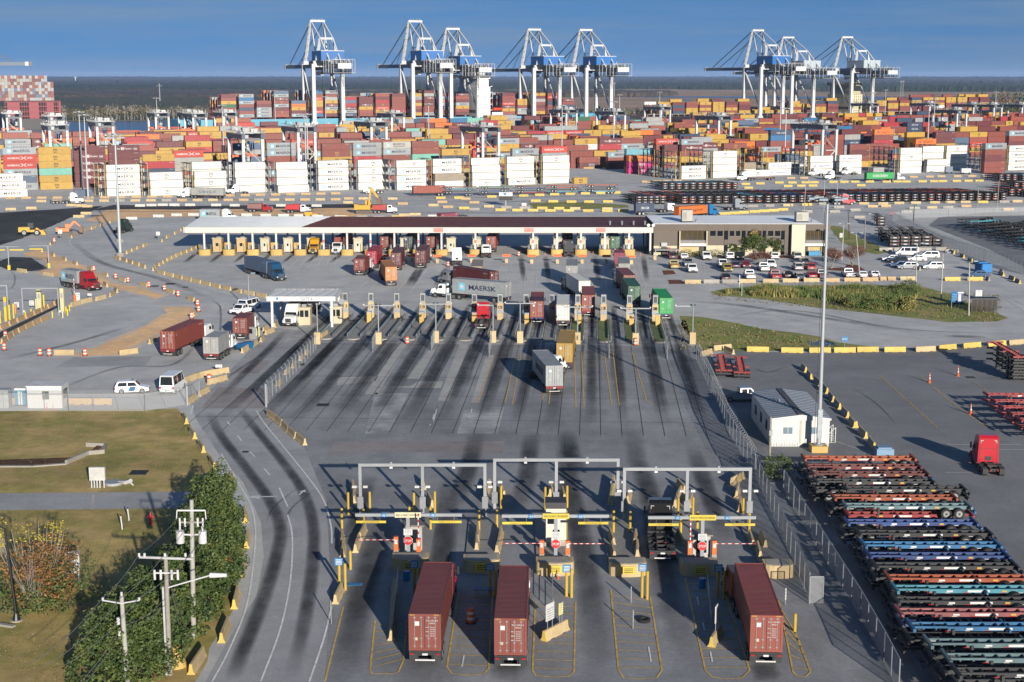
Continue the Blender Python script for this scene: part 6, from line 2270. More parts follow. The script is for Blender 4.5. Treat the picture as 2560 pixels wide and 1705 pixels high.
# TRAILERS STORED IN STACKS
def chassis_one(col,L=12.19,seed=0):
 """stored trailer as one mesh: small in the picture"""
 m=MB()
 p=CHP[col]
 for s in(-1,1):
  m.box(min(s*.42,s*.52),max(s*.42,s*.52),-L/2,L/2-3,.82,1.12,p)
  m.box(min(s*.38,s*.48),max(s*.38,s*.48),L/2-3,L/2,1.0,1.16,p)
 y=-L/2+.9
 while y<L/2-.3:
  m.box(-.5,.5,y,y+.12,.9,1.1,p)
  y+=1.3
 for y in(-L/2,L/2-.2):
  m.box(-1.2,1.2,y,y+.2,.95,1.2,p)
 m.box(-1.2,1.2,-L/2-.05,-L/2,.55,1.0,DRK)
 m.box(-.45,.45,-L/2-.07,-L/2-.05,.75,.95,WHT)
 for s in(-1,1):
  m.box(min(s*.8,s*1.15),max(s*.8,s*1.15),-L/2-.07,-L/2-.05,.86,.98,LED if seed%2 else CHP['orange'])
  for y in(-L/2+1.3,-L/2+2.55):
   m.cyl((s*.68,y,.52),(s*1.2,y,.52),.52,RUB,n=9)
   m.cyl((s*1.2,y,.52),(s*1.22,y,.52),.28,RIM,n=7)
  m.box(min(s*.55,s*.7),max(s*.55,s*.7),L/2-3.3,L/2-3.1,.2,1.0,DRK)
 return m
_ch1={}
def stored(col,loc,rz,label,group,L=12.19):
 key=(col,L)
 if key not in _ch1:
  o=_ch1[key]=chassis_one(col,L,len(_ch1)).build('stored_trailer')
 else:
  o=_ch1[key].copy()
  COL.objects.link(o)
 o.location=loc
 o.rotation_euler.z=rz
 return tag(o,label,'trailer',group)
rn=random.Random(11)
fieldc=['black']*17+['orange']*3+['blue']*2+['red']+['cyan','maroon','navy']
PITCH=.86
tm=MB()
def merge(mb,src,M):
 o=len(mb.v)
 mb.v.extend(tuple(M@Vector(q))for q in src.v)
 mb.f.extend(tuple(i+o for i in f)for f in src.f)
 mb.m.extend(mb.mi(src.mats[i])for i in src.m)
srcs={c:chassis_one(c,12.19,i)for i,c in enumerate(CHP)}
a,b=G('Z',1702,512),G('Z',2520,503)
n=int((b-a).length/2.95)
hA=head(Vector((0,0,0)),QV)
for i in range(n):
 p=a.lerp(b,(i+.5)/n)+fwd(hA)*(6.4+rn.uniform(-.5,.5))
 for t in range(3):
  cc=rn.choice(fieldc)
  stored(cc,(p.x,p.y,t*PITCH),-hA+rn.uniform(-.012,.012),f"{cc} stored trailer, {'top' if t == 2 else ('middle' if t else 'bottom')} of the {ORD[i]} stack from the office end, front field row",'stored trailers in the field')
 for k in(1,2):
  q=p+fwd(hA)*13.2*k
  for t in range(3 if k==1 else 2):
   M=Matrix.Translation((q.x+rn.uniform(-.2,.2),q.y,t*PITCH))@Matrix.Rotation(-hA,4,'Z')
   merge(tm,srcs[rn.choice(fieldc)],M)
for(x0,x1,y,nm,k)in((1655,1848,476,'the short back row by the white stacks',11),(1592,1666,512,'the small west group of the field',5)):
 a,b=G('Z',x0,y),G('Z',x1,y-1)
 for i in range(k):
  p=a.lerp(b,(i+.5)/k)+fwd(hA)*6.4
  for t in range(3):
   cc=rn.choice(fieldc)
   stored(cc,(p.x,p.y,t*PITCH),-hA,f"{cc} stored trailer, {'top' if t == 2 else ('middle' if t else 'bottom')} of stack {ORD[i]} in {nm}",'stored trailers in the field')
for i,(x0,x1,y,cols)in enumerate(((800,1185,1420,['navy','black','cyan','maroon']),(1240,1620,1418,['black','blue','black','green']),(1665,2080,1410,['red','black','blue','maroon']),(2080,2480,1400,['cyan','black','orange','orange']),(2470,2990,1395,['cyan','black','black','orange']))):
 p=G('c',(x0+x1)/2,y)
 for t,cc in enumerate(cols):
  stored(cc,(p.x+(t%2)*1.1,p.y+t*.1,t*.8),(-R(90)if t%2 else R(90))+.02,f"{cc} trailer lying sideways, {ORD[t]} from the ground in the {ORD[i]} stack before the white containers",'trailers stacked sideways')
hW=head(G('W',1110,400),G('W',760,190))
for i in range(5):
 p=G('W',890+i*122,405-i*3)
 for d in range(2):
  for t in range(3 if i!=4 else 2):
   q=p+fwd(hW)*(6.3+d*12.6)
   cc='cyan' if(i==0 and d==0 and t==2 and False)else 'black'
   stored(cc,(q.x,q.y,t*PITCH),-hW,f"black trailer by the car park, level {t + 1}, stack {ORD[i]} from the grass, {'front' if d == 0 else 'back'} row",'black trailers by the car park')
p=G('W',745,165)
for t in range(3):
 stored('black',(p.x+fwd(hW).x*6.3,p.y+fwd(hW).y*6.3,t*PITCH),-hW,f"black stored trailer, {ORD[t]} from the ground in the lone stack by the fence corner",'black trailers by the car park')
for x0,y0,x1,y1,k in((1640,180,2560,470,9),(2100,230,2700,330,5)):
 a,b=G('W',x0,y0),G('W',x1,y1)
 for i in range(k):
  p=a.lerp(b,i/k)
  for t in range(3):
   hh=head(a,b)+R(62)
   M=Matrix.Translation((p.x+4,p.y,t*PITCH))@Matrix.Rotation(-hh,4,'Z')
   merge(tm,srcs['black' if rn.random()<.9 else 'cyan'],M)
for x,y,k in((1640,1240,3),(1920,1240,3),(1820,1350,3),(1980,1440,2),(1760,1430,2)):
 p=G('f',x+60,y)
 for i in range(k):
  for t in range(3):
   M=Matrix.Translation((p.x+i*2.9,p.y+5,t*PITCH))@Matrix.Rotation(-hA,4,'Z')
   merge(tm,srcs[rn.choice(fieldc)],M)
struct(tm.build('trailer_mass'),'stuff','stored trailers massed behind the front field row')
near_rows=[(262,225,'orange'),(280,275,'maroon'),(315,318,'maroon'),(335,365,'black'),(512,410,'black'),(440,460,'orange'),(512,512,'teal'),(520,610,'blue'),(590,675,'black'),(622,745,'sky'),(652,810,'blue'),(690,872,'black'),(770,945,'orange'),(810,1010,'cyan'),(815,1080,'black'),(835,1150,'pink'),(905,1235,'sky'),(1010,1335,'teal'),(1120,1425,'teal'),(1180,1512,'black')]
_nc={}
def near_trailer(col):
 if col in _nc:
  return copy_tree(_nc[col])
 t=thing('skeletal_trailer','','trailer')
 L=12.19
 p=CHP[col]
 m=MB()
 for s in(-1,1):
  m.box(min(s*.42,s*.54),max(s*.42,s*.54),-L/2,L/2-2.8,.80,1.14,p)
  m.box(min(s*.40,s*.50),max(s*.40,s*.50),L/2-2.8,L/2,1.0,1.16,p)
  m.box(min(s*.54,s*.56),max(s*.54,s*.56),-1.6,.2,.88,1.06,WHT)
  m.box(min(s*.54,s*.56),max(s*.54,s*.56),1.4,1.9,.9,1.04,WHT)
  m.box(min(s*.54,s*.56),max(s*.54,s*.56),-3.0,-2.6,.9,1.04,YEL)
  for k in range(6):
   m.box(min(s*.54,s*.555),max(s*.54,s*.555),-4.4+k*1.5,-4.0+k*1.5,.81,.85,LED if k%2 else WHT)
 y=-L/2+.7
 while y<L/2-.3:
  m.box(-.5,.5,y,y+.1,.9,1.1,p)
  y+=.95
 for y in(-L/2,L/2-.22):
  m.box(-1.22,1.22,y,y+.22,.95,1.22,p)
 m.box(-1.22,1.22,-1.3,-1.15,.9,1.12,p)
 for y in(-L/2+1.3,-L/2+2.55):
  m.box(-1.0,1.0,y-.08,y+.08,.45,.6,DRK)
 m.build('frame',t)
 m=MB()
 m.box(-1.2,1.2,-L/2-.35,-L/2-.15,.55,.8,pm('bumper blue',(.02,.12,.35),.5)if col in('blue','sky','maroon','teal')else DRK)
 m.box(-.9,.9,-L/2-.15,-L/2,.6,.75,DRK)
 m.build('bumper',t)
 m=MB()
 for s in(-1,1):
  m.box(min(s*.6,s*.74),max(s*.6,s*.74),L/2-3.3,L/2-3.1,.2,1.0,DRK)
 m.box(-.7,.7,L/2-3.28,L/2-3.12,.5,.6,DRK)
 m.build('landing_gear',t)
 for y in(-L/2+1.3,-L/2+2.55):
  for s in(-1,1):
   wheel_obj(t,s*.68,s*1.22,y)
 _nc[col]=t
 return t
allc=['orange','maroon','black','teal','blue','sky','cyan','black','black']
for i,(x,y,col)in enumerate(near_rows):
 zt=2*PITCH+1.2
 p=G('O',x,y,zt)
 for t in range(3):
  cc=col if t==2 else('red' if(i==6 and t==1)else('navy' if rn.random()<.2 else 'black'))  # lower layers mostly blackened: the shadow inside the stack put into their colour
  flip=t==1
  o=near_trailer(cc)
  cx=p.x+6.1+(0 if t==2 else rn.uniform(-.3,.3))+(-.5 if t==0 else 0)
  place(o,(cx,p.y+.6+(0 if t==2 else rn.uniform(-.1,.1)),t*PITCH),R(90)if not flip else R(-90),f"{cc} toned skeletal trailer, {'top' if t == 2 else ('middle' if t else 'bottom')} of the {ORD[i]} stacked row from the lamp mast",'trailers stacked in the near lot')
for i,(x,y)in enumerate(((2100,1328),(2150,1372),(2205,1415),(2265,1460),(2325,1500),(2385,1545))):
 p=G('F',x,y,PITCH+1.2)
 for t in range(2):
  o=near_trailer('red')
  place(o,(p.x+6.1,p.y+.5,t*PITCH),R(90),f"red skeletal trailer at the lot's east edge, {'upper' if t else 'lower'} in the {ORD[i]} row from the cones",'red trailers at the east edge')
p=G('F',2275,1245)
for t in range(4):
 o=near_trailer('black' if t<3 else 'red')
 place(o,(p.x+1.2,p.y+6.2,t*PITCH),0,f"{'black' if t < 3 else 'red'} toned skeletal trailer, {ORD[t]} from the ground in the tall stack at the east edge",'trailers stacked at the east edge')
for x,y,x2,y2,w in((300,1218,270,1065,'beside the fence, the one nearer to it'),(425,1232,395,1075,'beside the fence, the one further from it')):
 a,b=G('F',x,y),G('F',x2,y2)
 h=head(a,b)
 o=near_trailer('red')
 q=a+fwd(h)*6.3
 place(o,(q.x,q.y,0),-h,f"red empty skeletal trailer parked {w}",'red trailers by the fence')
 # CARS, VANS
def car(kind,paint):
 """car with windows, wheels and lights; origin on the ground at its middle, nose towards +Y"""
 t=thing('parked_car','','car')
 dims=dict(sedan=(4.7,1.8,1.45),suv=(4.7,1.88,1.75),pickup=(5.7,1.98,1.9),van=(5.6,2.0,2.1),transit=(6.0,2.06,2.75),mini=(5.1,1.95,1.75))
 L,Wd,H=dims[kind]
 l,w=L/2,Wd/2
 belt={'sedan':.92,'suv':1.05,'pickup':1.15,'van':1.15,'transit':1.35,'mini':1.0}[kind]
 m=MB()
 lower=[(-l,.38),(-l+.04,belt-.08),(-l+.25,belt),(l*.30,belt),(l*.55,belt-.02),(l-.25,belt-.2),(l,.7),(l-.02,.36),(l-.5,.28),(-l+.4,.28)]
 if kind=='pickup':
  lower=[(-l,.5),(-l,belt-.05),(-.35,belt-.05),(-.35,belt),(l*.4,belt),(l-.35,belt-.05),(l,.95),(l,.45),(l-.5,.36),(-l+.4,.4)]
 if kind in('van','transit'):
  lower=[(-l,.4),(-l,belt),(l*.62,belt),(l-.3,belt-.2),(l,.8),(l,.4),(l-.5,.32),(-l+.4,.32)]
 m.prism(lower,-w,w,paint)
 gh={'sedan':[(-l+.45,belt-.02),(-l+1.15,H),(.35,H),(1.15,belt-.02)],'suv':[(-l+.06,belt-.02),(-l+.45,H),(.45,H),(1.15,belt-.02)],'pickup':[(-.55,belt-.02),(-.45,H),(1.0,H),(1.75,belt-.02)],'van':[(-l+.02,belt-.02),(-l+.12,H),(1.3,H),(2.1,belt-.02)],'transit':[(-l+.02,belt-.02),(-l+.1,H-.1),(-l+.4,H),(1.2,H),(1.55,H-.15),(2.25,belt-.02)],'mini':[(-l+.1,belt-.02),(-l+.4,H),(.7,H),(1.7,belt-.02)]}[kind]
 m.prism(gh,-w,w,paint,taper=lambda y,z:1.0 if z<belt else 1-.12*(z-belt)/(H-belt))
 if kind=='pickup':
  m.box(-w+.12,w-.12,-l+.12,-.6,belt-.04,belt-.03,PLAS)
 m.build('body',t)
 tap=lambda z:w*(1-.12*(z-belt)/(H-belt))+.012
 za,zb=belt+.06,H-.12
 lo,hi=gh[0],gh[1]
 lerp=lambda p,q,z:p[0]+(q[0]-p[0])*(z-p[1])/(q[1]-p[1])
 r0,r1=lerp(gh[0],gh[1],za),lerp(gh[0],gh[1],min(zb,gh[1][1]))
 f0,f1=lerp(gh[-1],gh[-2],za),lerp(gh[-1],gh[-2],min(zb,gh[-2][1]))
 zb2=min(zb,gh[-2][1])
 m=MB()
 m.poly([(-tap(za)+.12,f0+.012,za),(tap(za)-.12,f0+.012,za),(tap(zb2)-.1,f1+.012,zb2),(-tap(zb2)+.1,f1+.012,zb2)],glass())
 m.build('windscreen',t)
 m=MB()
 zr_=min(zb,gh[1][1])
 m.poly([(-tap(za)+.15,r0-.012,za+.05),(tap(za)-.15,r0-.012,za+.05),(tap(zr_)-.12,r1-.012,zr_),(-tap(zr_)+.12,r1-.012,zr_)],glass())
 m.build('rear_window',t)
 for s in(-1,1):
  m=MB()
  yb_,yf_=r0+.28,f0-.3
  if kind in('van','transit'):
   segs=[(yb_+.1,yb_+1.6),(yb_+1.75,yf_-1.05),(yf_-.9,yf_)]
  else:
   mid=(yb_+yf_)/2
   segs=[(yb_,mid-.05),(mid+.05,yf_)]
  for i,(y0,y1)in enumerate(segs):
   t0=r1+.2 if i==0 else y0
   t1=f1-.15 if i==len(segs)-1 else y1
   m.poly([(s*tap(za),y0,za),(s*tap(za),y1,za),(s*tap(zb2),t1,zb2),(s*tap(zb2),max(t0,y0 if i else t0),zb2)],glass())
  m.build('side_window',t)
 for s in(-1,1):
  m=MB()
  m.box(min(s*(w-.45),s*(w-.02)),max(s*(w-.45),s*(w-.02)),l-.12,l+.012,.62,.8,HLM)
  m.build('headlight',t)
  m=MB()
  m.box(min(s*(w-.3),s*(w+.005)),max(s*(w-.3),s*(w+.005)),-l-.012,-l+.12,belt-.38,belt-.12,LED)
  m.build('tail_light',t)
 m=MB()
 m.box(-.3,.3,-l-.02,-l,.62,.75,WHT)
 m.box(-w+.05,w-.05,-l-.06,-l+.1,.32,.5,PLAS if kind!='pickup' else CHR)
 m.box(-w+.05,w-.05,l-.1,l+.05,.3,.5,PLAS)
 m.box(-.5,.5,l-.05,l+.015,.5,.7,PLAS)
 m.build('bumper',t)
 r=.34 if kind in('sedan','mini')else .38
 for y in(-l+.95,l-.95):
  for s in(-1,1):
   wheel_obj(t,s*(w-.24),s*(w+.01),y,r)
 return t
CPA=dict(white=pm('car white',(.74,.74,.74),.3,0,.03,.5,coat=.5),black=pm('car black',(.012,.013,.015),.25,0,.1,.5,coat=.5),silver=pm('car silver',(.42,.44,.47),.3,.4,.04,.5,coat=.5),red=pm('car red',(.38,.015,.025),.3,0,.05,.5,coat=.5),maroon=pm('car maroon',(.06,.012,.02),.3,0,.05,.5,coat=.5),yellow=pm('car yellow',(.55,.40,.05),.35,0,.05,.5,coat=.4),navy=pm('car navy',(.02,.03,.07),.3,.1,.05,.5,coat=.5),grey=pm('car grey',(.14,.15,.17),.3,.3,.05,.5,coat=.5),blue=pm('car blue',(.07,.14,.28),.3,.2,.05,.5,coat=.5))
_car={}
def put_car(kind,col,c,x,y,h,label,group='cars in the office car park',cat='car'):
 if(kind,col)not in _car:
  o=_car[(kind,col)]=car(kind,CPA[col])
 else:
  o=copy_tree(_car[(kind,col)])
 place(o,G(c,x,y),-R(h),label,group)
 o['category']=cat
 return o
N_,S_=0,180
for k,col,c,x,y,h,lab in(('suv','maroon','U',222,636,0,'dark maroon SUV by the lean-to at the office corner'),('sedan','white','U',380,642,0,'white sedan before the first office entrance'),('pickup','white','U',683,645,180,'white pickup facing out by the round hedge'),('suv','white','U',1000,638,0,'white SUV under the small green tree, tail out'),('suv','black','U',1140,640,180,'black SUV parked between the office trees'),('suv','white','U',1610,640,0,'white SUV right of the bare crape tree by the office'),('suv','silver','U',1920,640,0,'silver SUV at the cream stair tower'),('pickup','yellow','U',245,765,0,'pickup with yellow and red stripes on its tailgate'),('pickup','silver','U',432,735,180,'silver pickup half hidden behind a white pickup'),('pickup','white','U',488,815,180,'white pickup facing out, west end of the second row'),('pickup','white','U',905,750,180,'white pickup behind the yellow SUV'),('suv','yellow','U',972,812,180,'mustard yellow SUV facing out'),('sedan','navy','U',1080,758,0,'dark navy sedan beside a red one'),('sedan','red','U',1226,758,180,'red sedan facing out beside the navy one'),('pickup','white','U',1468,800,0,'white pickup tail out in front of the crape tree'),('pickup','white','U',1560,755,180,'white pickup facing out behind the crape tree'),('suv','silver','U',1935,790,0,'silver SUV tail out beside a red SUV'),('sedan','grey','U',2030,715,180,'grey sedan behind the silver and red SUVs'),('suv','red','U',2105,790,0,'red SUV tail out beside a silver SUV'),('sedan','black','U',945,925,0,'black coupe with red tail at the barrier row'),('pickup','white','U',1275,905,0,'white pickup behind the fourth barrier'),('pickup','red','U',1625,905,0,'bright red pickup behind the barriers'),('sedan','black','U',1800,890,0,'black sedan behind the bright yellow barrier'),('sedan','silver','U',1965,925,180,'silver sedan facing out between two barriers'),('sedan','red','U',2125,898,0,'red sedan behind a cream barrier near the tall pole'),('pickup','grey','U',2268,900,0,'grey pickup behind the tall pole'),('pickup','white','W',362,732,0,'white pickup behind the barrier east of the tall pole'),('sedan','white','W',515,738,0,'white sedan between the pickup and another white sedan'),('sedan','white','W',652,735,0,'white sedan last in the barrier row'),('sedan','white','W',860,552,-82,'white sedan highest of the side-on group'),('suv','black','W',925,580,-82,'black SUV in the side-on group'),('sedan','blue','W',955,622,-84,'blue sedan half hidden by a silver SUV'),('suv','silver','W',1035,645,-86,'silver SUV side-on in front of the group'),('suv','white','W',1322,645,-86,'white SUV side-on, alone past the small barrier'),('sedan','white','W',1138,555,-84,'white sedan side-on below the minivan'),('mini','white','W',1275,520,-84,'white minivan side-on by the black trailers'),('van','white','W',1030,490,-80,'white van backed against the black trailers'),('sedan','blue','W',1842,735,-80,'blue grey sedan by the blue skip')):
 put_car(k,col,c,x,y,h,lab,cat={'pickup':'pickup','suv':'SUV','van':'van','mini':'minivan'}.get(k,'car'))
put_car('pickup','silver','F',425,1372,85,'silver pickup parked in the shade behind the white site office','vehicles by the site office','pickup')
put_car('van','white','T',1250,385,22,'white passenger van waiting behind the small gate canopy','vans at the small gate','van')
put_car('pickup','white','T',1165,440,205,'white pickup half hidden behind the short oxide load','vans at the small gate','pickup')
a,b=G('T',290,1408),G('T',445,1300)
put_car('transit','white','T',345,1355,math.degrees(head(a,b)),'white high-roofed minibus by the fence gate','vehicles at the west fence','minibus')
o=put_car('suv','white','D',905,1318,78,'white patrol SUV with a blue door stripe by the fence','vehicles at the west fence','SUV')
m=MB()
for s in(-1,1):
 X=s*.952
 m.add([(X,-.5,.4),(X,.35,.4),(X,.6,1.03),(X,-.25,1.03)],[(0,1,2,3)],pm('door stripe blue',(.02,.14,.32),.4))
m.build('door_stripe',o)
m=MB()
m.box(-.6,.6,.0,.3,1.76,1.88,pm('light bar',(.3,.33,.4),.3))
m.build('light_bar',o)
# BARRIERS
BCOL=dict(cream=CREAMC,yellow=pm('barrier yellow',(.74,.53,.12),.7,0,.12,1.2,dirt=.25),white=pm('barrier white',(.70,.69,.64),.7,0,.08,1.2,dirt=.25),grey=GRYC,tan=pm('barrier tan',(.62,.42,.22),.75,0,.14,1.2,dirt=.4))
_bar={}
def barrier_mesh(col,L,tip):
 m=MB()
 prof=[(-.31,0),(.31,0),(.31,.07),(.17,.28),(.09,.84),(-.09,.84),(-.17,.28),(-.31,.07)]
 M=Matrix.Rotation(R(90),4,'Z')
 m.prism(prof,-L/2,L/2,BCOL[col])
 if tip:
  q=[(a*1.012,b*1.005+.001)for a,b in prof]
  m.prism(q,-L/2-.012,-L/2+.10,BCOL['yellow'])
  m.prism(q,L/2-.10,L/2+.012,BCOL['yellow'])
 for x in(-L/4,L/4):
  m.box(x-.25,x+.25,-.315,-.30,.0,.06,BLK)
 return m
def barrier(p,hdg,col,label,group,L=3.4,tip=False,z=0):
 key=(col,L,tip)
 if key not in _bar:
  o=_bar[key]=barrier_mesh(col,L,tip).build('concrete_barrier')
 else:
  o=_bar[key].copy()
  COL.objects.link(o)
 o.location=(p[0],p[1],z)
 o.rotation_euler.z=-hdg+math.pi/2
 return tag(o,label,'barrier',group)
CN=dict(cream='cream',yellow='bright yellow',white='white',grey='bare concrete',tan='tan')
brn=random.Random(4)
bmass=MB()
FARB=('the first roadside row below the white stacks','the second roadside row below the white stacks','the roadside below the open racks','the yard entrance road','the long yellow row above the trailer field','the broken yellow row just above the trailer field','the scattered ones right of the excavator')
def brow(c,pts,col,where,n=None,face=None,L=3.4,tip=False,mix=None):
 """row of barriers: either one at each listed point or n spread along the polyline; face = fixed heading in degrees"""
 g=[G(c,*p)for p in pts]
 if n:
  seg=[(b-a).length for a,b in zip(g,g[1:])]
  tot=sum(seg)
  pos,hd=[],[]
  for i in range(n):
   d=tot*(i+.5)/n
   k=0
   while k<len(seg)-1 and d>seg[k]:
    d-=seg[k]
    k+=1
   pos.append(g[k].lerp(g[k+1],d/seg[k]))
   hd.append(head(g[k],g[k+1]))
 else:
  pos=g
  hd=[head(g[max(0,i-1)],g[min(len(g)-1,i+1)])for i in range(len(g))]if len(g)>1 else[0]
 for i,p in enumerate(pos):
  h=R(face)if face is not None else hd[i]
  cc=brn.choice(mix)if mix else col
  lab=f"{CN[cc]} concrete barrier, {ORD[i]} along {where}" if len(pos)>1 else f"{CN[cc]} concrete barrier {where}"
  h+=R(brn.uniform(-2.5,2.5))
  if where in FARB:
   merge(bmass,barrier_mesh(cc,L,tip),Matrix.Translation(p)@Matrix.Rotation(-h+math.pi/2,4,'Z'))
  else:
   barrier(p,h,cc,lab,'concrete road barriers',L,tip)
brow('D',[(1075,500),(1400,580),(1655,638),(1835,672)],'cream','the long row below the blue truck',n=11)
brow('D',[(1045,488),(1065,465),(1130,428),(1200,392),(1280,360),(1372,322)],'cream','the curved row up to the first canopy island',n=11)
brow('D',[(780,400),(850,418),(1000,470)],'cream','the row at the foot of the tall lamp mast',n=5)
brow('D',[(862,372),(930,340),(1015,310)],'cream','the broken row right of the tall lamp mast',n=4)
brow('D',[(1115,282),(1150,258),(1205,232),(1245,208)],'cream','the four by the small white sign')
brow('D',[(350,305),(290,350),(360,382),(440,412),(515,440),(618,478),(720,520),(838,556),(982,590),(1168,636),(1308,688)],'cream','the dirt strip beside the red truck')
brow('D',[(722,590),(795,628),(768,655),(690,682),(592,702),(520,722)],'cream','the bend by the red truck')
brow('D',[(500,255),(560,225),(640,198),(700,175),(765,155)],'cream','the dirt edge by the small orange digger')
brow('D',[(10,985),(110,915),(210,865),(330,815)],'tan','the outer kerb of the west scales',n=7)
brow('D',[(0,890),(120,835),(230,790),(410,700)],'tan','the middle kerb of the west scales',n=8)
brow('D',[(150,495),(330,520)],'cream','the pair behind the red truck')
brow('D',[(1045,975),(880,1055),(440,1060)],'cream','the near edge of the dirt patch',L=3.2)
brow('D',[(1345,710),(1360,760),(1330,790)],'cream','the top corner of the dirt patch',L=2.2)
brow('A',[(20,1362),(550,1360),(1200,1352),(2350,1330)],'tan','the first roadside row below the white stacks',n=22,face=88)
brow('A',[(230,1385),(1200,1378),(2350,1372)],'cream','the second roadside row below the white stacks',n=20,face=89,mix=['cream','tan','grey'])
for i,(pts,w)in enumerate((([(75,1440),(215,1432)],'the fresh asphalt edge'),([(490,1412),(560,1415),(600,1420)],'the west lamp mast footing'),([(540,1490),(590,1468)],'the dirt end near the west lamp mast'))):
 brow('A',pts,'cream',w,face=86)
brow('A',[(960,1415),(1038,1412),(1115,1410),(1195,1410),(1302,1410),(1480,1411),(1608,1413),(1925,1414),(2168,1416)],'white','the white row above the dirt',face=90)
brow('D',[(902,134),(1085,118),(1210,110),(1325,108),(1690,110),(1820,112),(1942,113),(2050,115),(2175,120),(2330,122)],'white','the white row behind the canopy roof',face=90)
brow('B',[(690,1362),(815,1361),(1040,1353),(1258,1346),(1367,1341),(1470,1337),(1575,1334),(1680,1331),(1785,1328),(1890,1325)],'yellow','the row before the sideways trailers',face=90)
brow('B',[(1340,1382),(1460,1386),(1585,1388),(1705,1388),(1835,1387)],'yellow','the far edge of the grass island',face=90)
brow('B',[(1100,1444),(1215,1446),(1320,1447),(1440,1449),(1565,1449),(1700,1450),(1830,1451),(1940,1449)],'yellow','the near edge of the grass island',face=90)
brow('B',[(850,1432),(920,1440),(1020,1420),(1140,1427),(1265,1430),(1385,1432),(1500,1434),(1610,1435),(1830,1437)],'cream','the middle row beside the grass island',face=90,mix=['cream','yellow','grey'])
brow('B',[(60,1366),(160,1366),(360,1367),(55,1393),(430,1402),(640,1412),(740,1424),(700,1390),(860,1367),(920,1393)],'tan','the scattered ones right of the excavator',face=86,mix=['cream','tan'])
brow('B',[(20,1495),(150,1496),(265,1497),(390,1493),(440,1480),(515,1475),(640,1488),(700,1480)],'cream','the canopy side of the excavator',face=84,mix=['cream','white','yellow'])
brow('C',[(610,1225),(760,1225),(850,1224),(1600,1217),(1710,1215),(1790,1213),(1900,1212),(2000,1211),(2100,1208),(2200,1208),(2300,1206)],'tan','the roadside below the open racks',face=90)
brow('B',[(2095,1250),(2170,1247),(2240,1245),(2310,1243)],'tan','the yard entrance road',face=90)
brow('C',[(15,1275),(90,1272),(450,1266),(550,1262),(680,1256),(770,1256),(860,1255),(920,1254),(1050,1252),(1125,1251),(1200,1250),(1300,1250),(1415,1250),(1490,1249),(1550,1249),(1660,1248),(1740,1247),(1800,1246),(1895,1245),(1975,1244),(2050,1243)],'yellow','the long yellow row above the trailer field',face=90)
brow('C',[(470,1292),(740,1280),(830,1278),(910,1277),(1240,1275)],'yellow','the broken yellow row just above the trailer field',face=90)
brow('C',[(500,1418),(620,1415),(740,1412),(870,1408),(985,1402),(1090,1425),(1260,1400),(1390,1401),(1500,1397),(1615,1395),(1745,1393),(1850,1391),(1955,1390),(2075,1390),(2220,1388),(2310,1385)],'cream','the near edge of the trailer field',face=90,mix=['cream','yellow','grey','cream'])
brow('C',[(235,1472),(305,1470),(375,1466),(435,1462),(510,1456),(575,1452),(640,1448),(705,1442)],'yellow','the row behind the office roof',face=82)
brow('C',[(870,1456),(1060,1456),(1230,1495),(1200,1445),(1320,1420),(1410,1418),(1550,1455),(1605,1432),(1725,1428),(1835,1426),(1960,1418),(2250,1440)],'cream','the road east of the office',face=88,mix=['cream','grey','tan'])
brow('F',[(88,572),(215,570),(340,570),(463,567),(620,566),(757,563),(900,560),(1038,560),(1178,557),(1303,555),(1423,550),(1560,549),(1865,553),(2020,552)],'cream','the car park edge',face=90,mix=['cream','cream','yellow','grey','tan'])
brow('F',[(533,1038),(768,1044),(957,1044),(1127,1043),(1285,1039),(1470,1039),(1680,1036),(1830,1023),(1997,1009),(2168,998),(2310,988)],'cream','the grass above the trailer lot',mix=['cream','yellow','yellow'],L=3.5)
brow('F',[(848,1165),(885,1212),(940,1258),(993,1308),(1035,1365),(1077,1415),(1130,1472),(1186,1538)],'grey','the row beside the white site office',tip=True)
brow('O',[(552,30),(615,92),(668,155)],'grey','the row end near the stacked trailers',tip=True)
brow('F',[(1862,365),(1932,392),(1987,420),(2025,440),(2200,515),(2272,545),(2312,566)],'grey','the fence behind the blue skip',tip=True)
brow('W',[(790,440),(960,440),(1230,440),(1430,435),(1540,460)],'grey','the front of the black trailers',face=90)
brow('W',[(1165,655),(1945,775),(2100,690)],'grey','the gaps between parked cars',face=0,L=2.2)
brow('F',[(180,1060),(290,1025),(335,1045)],'cream','the fence corner by the red trailers')
brow('L',[(1030,118),(1072,200),(1120,275),(1182,368)],'cream','the grass side of the curved road, upper part',tip=True)
brow('L',[(1362,655),(1374,792),(1348,950),(1312,1122),(1250,1304)],'cream','the grass side of the curved road, lower part',tip=True,L=3.6)
brow('L',[(1130,1420),(1062,1535)],'cream','the poles at the lowest bend',n=1,tip=True,L=3.6)
brow('L',[(1510,100),(1550,130),(1588,165),(1625,198),(1675,235)],'cream','the short row at the top of the curved road')
brow('L',[(1270,470),(1285,440)],'cream','the small fence panel by the road',n=1)
brow('T',[(1590,1280),(1685,1150),(1765,1072),(1850,985),(1915,918)],'cream','the foot of the chain-link fence',face=5,L=2.2)
brow('T',[(560,1480),(705,1390)],'cream','the swing gate side of the fence')
brow('T',[(560,1230),(700,1185),(850,1160)],'cream','the leaning heap by the minibus',L=4.4)
brow('T',[(820,1265),(910,1240)],'cream','the heap end by the striped drum',L=2.4)
brow('T',[(1190,885),(1300,820),(1390,760),(1430,640),(1480,675),(1550,590)],'cream','the kiosk island of the small gate')
brow('T',[(2090,730),(2150,690)],'cream','the fence end at the small gate',n=2,L=2.4)
brow('D',[(80,1395),(110,1396)],'tan','the white hut, west of it',n=1,face=90)
brow('D',[(500,1398),(720,1398)],'tan','the white hut, east of it',n=3,face=90)
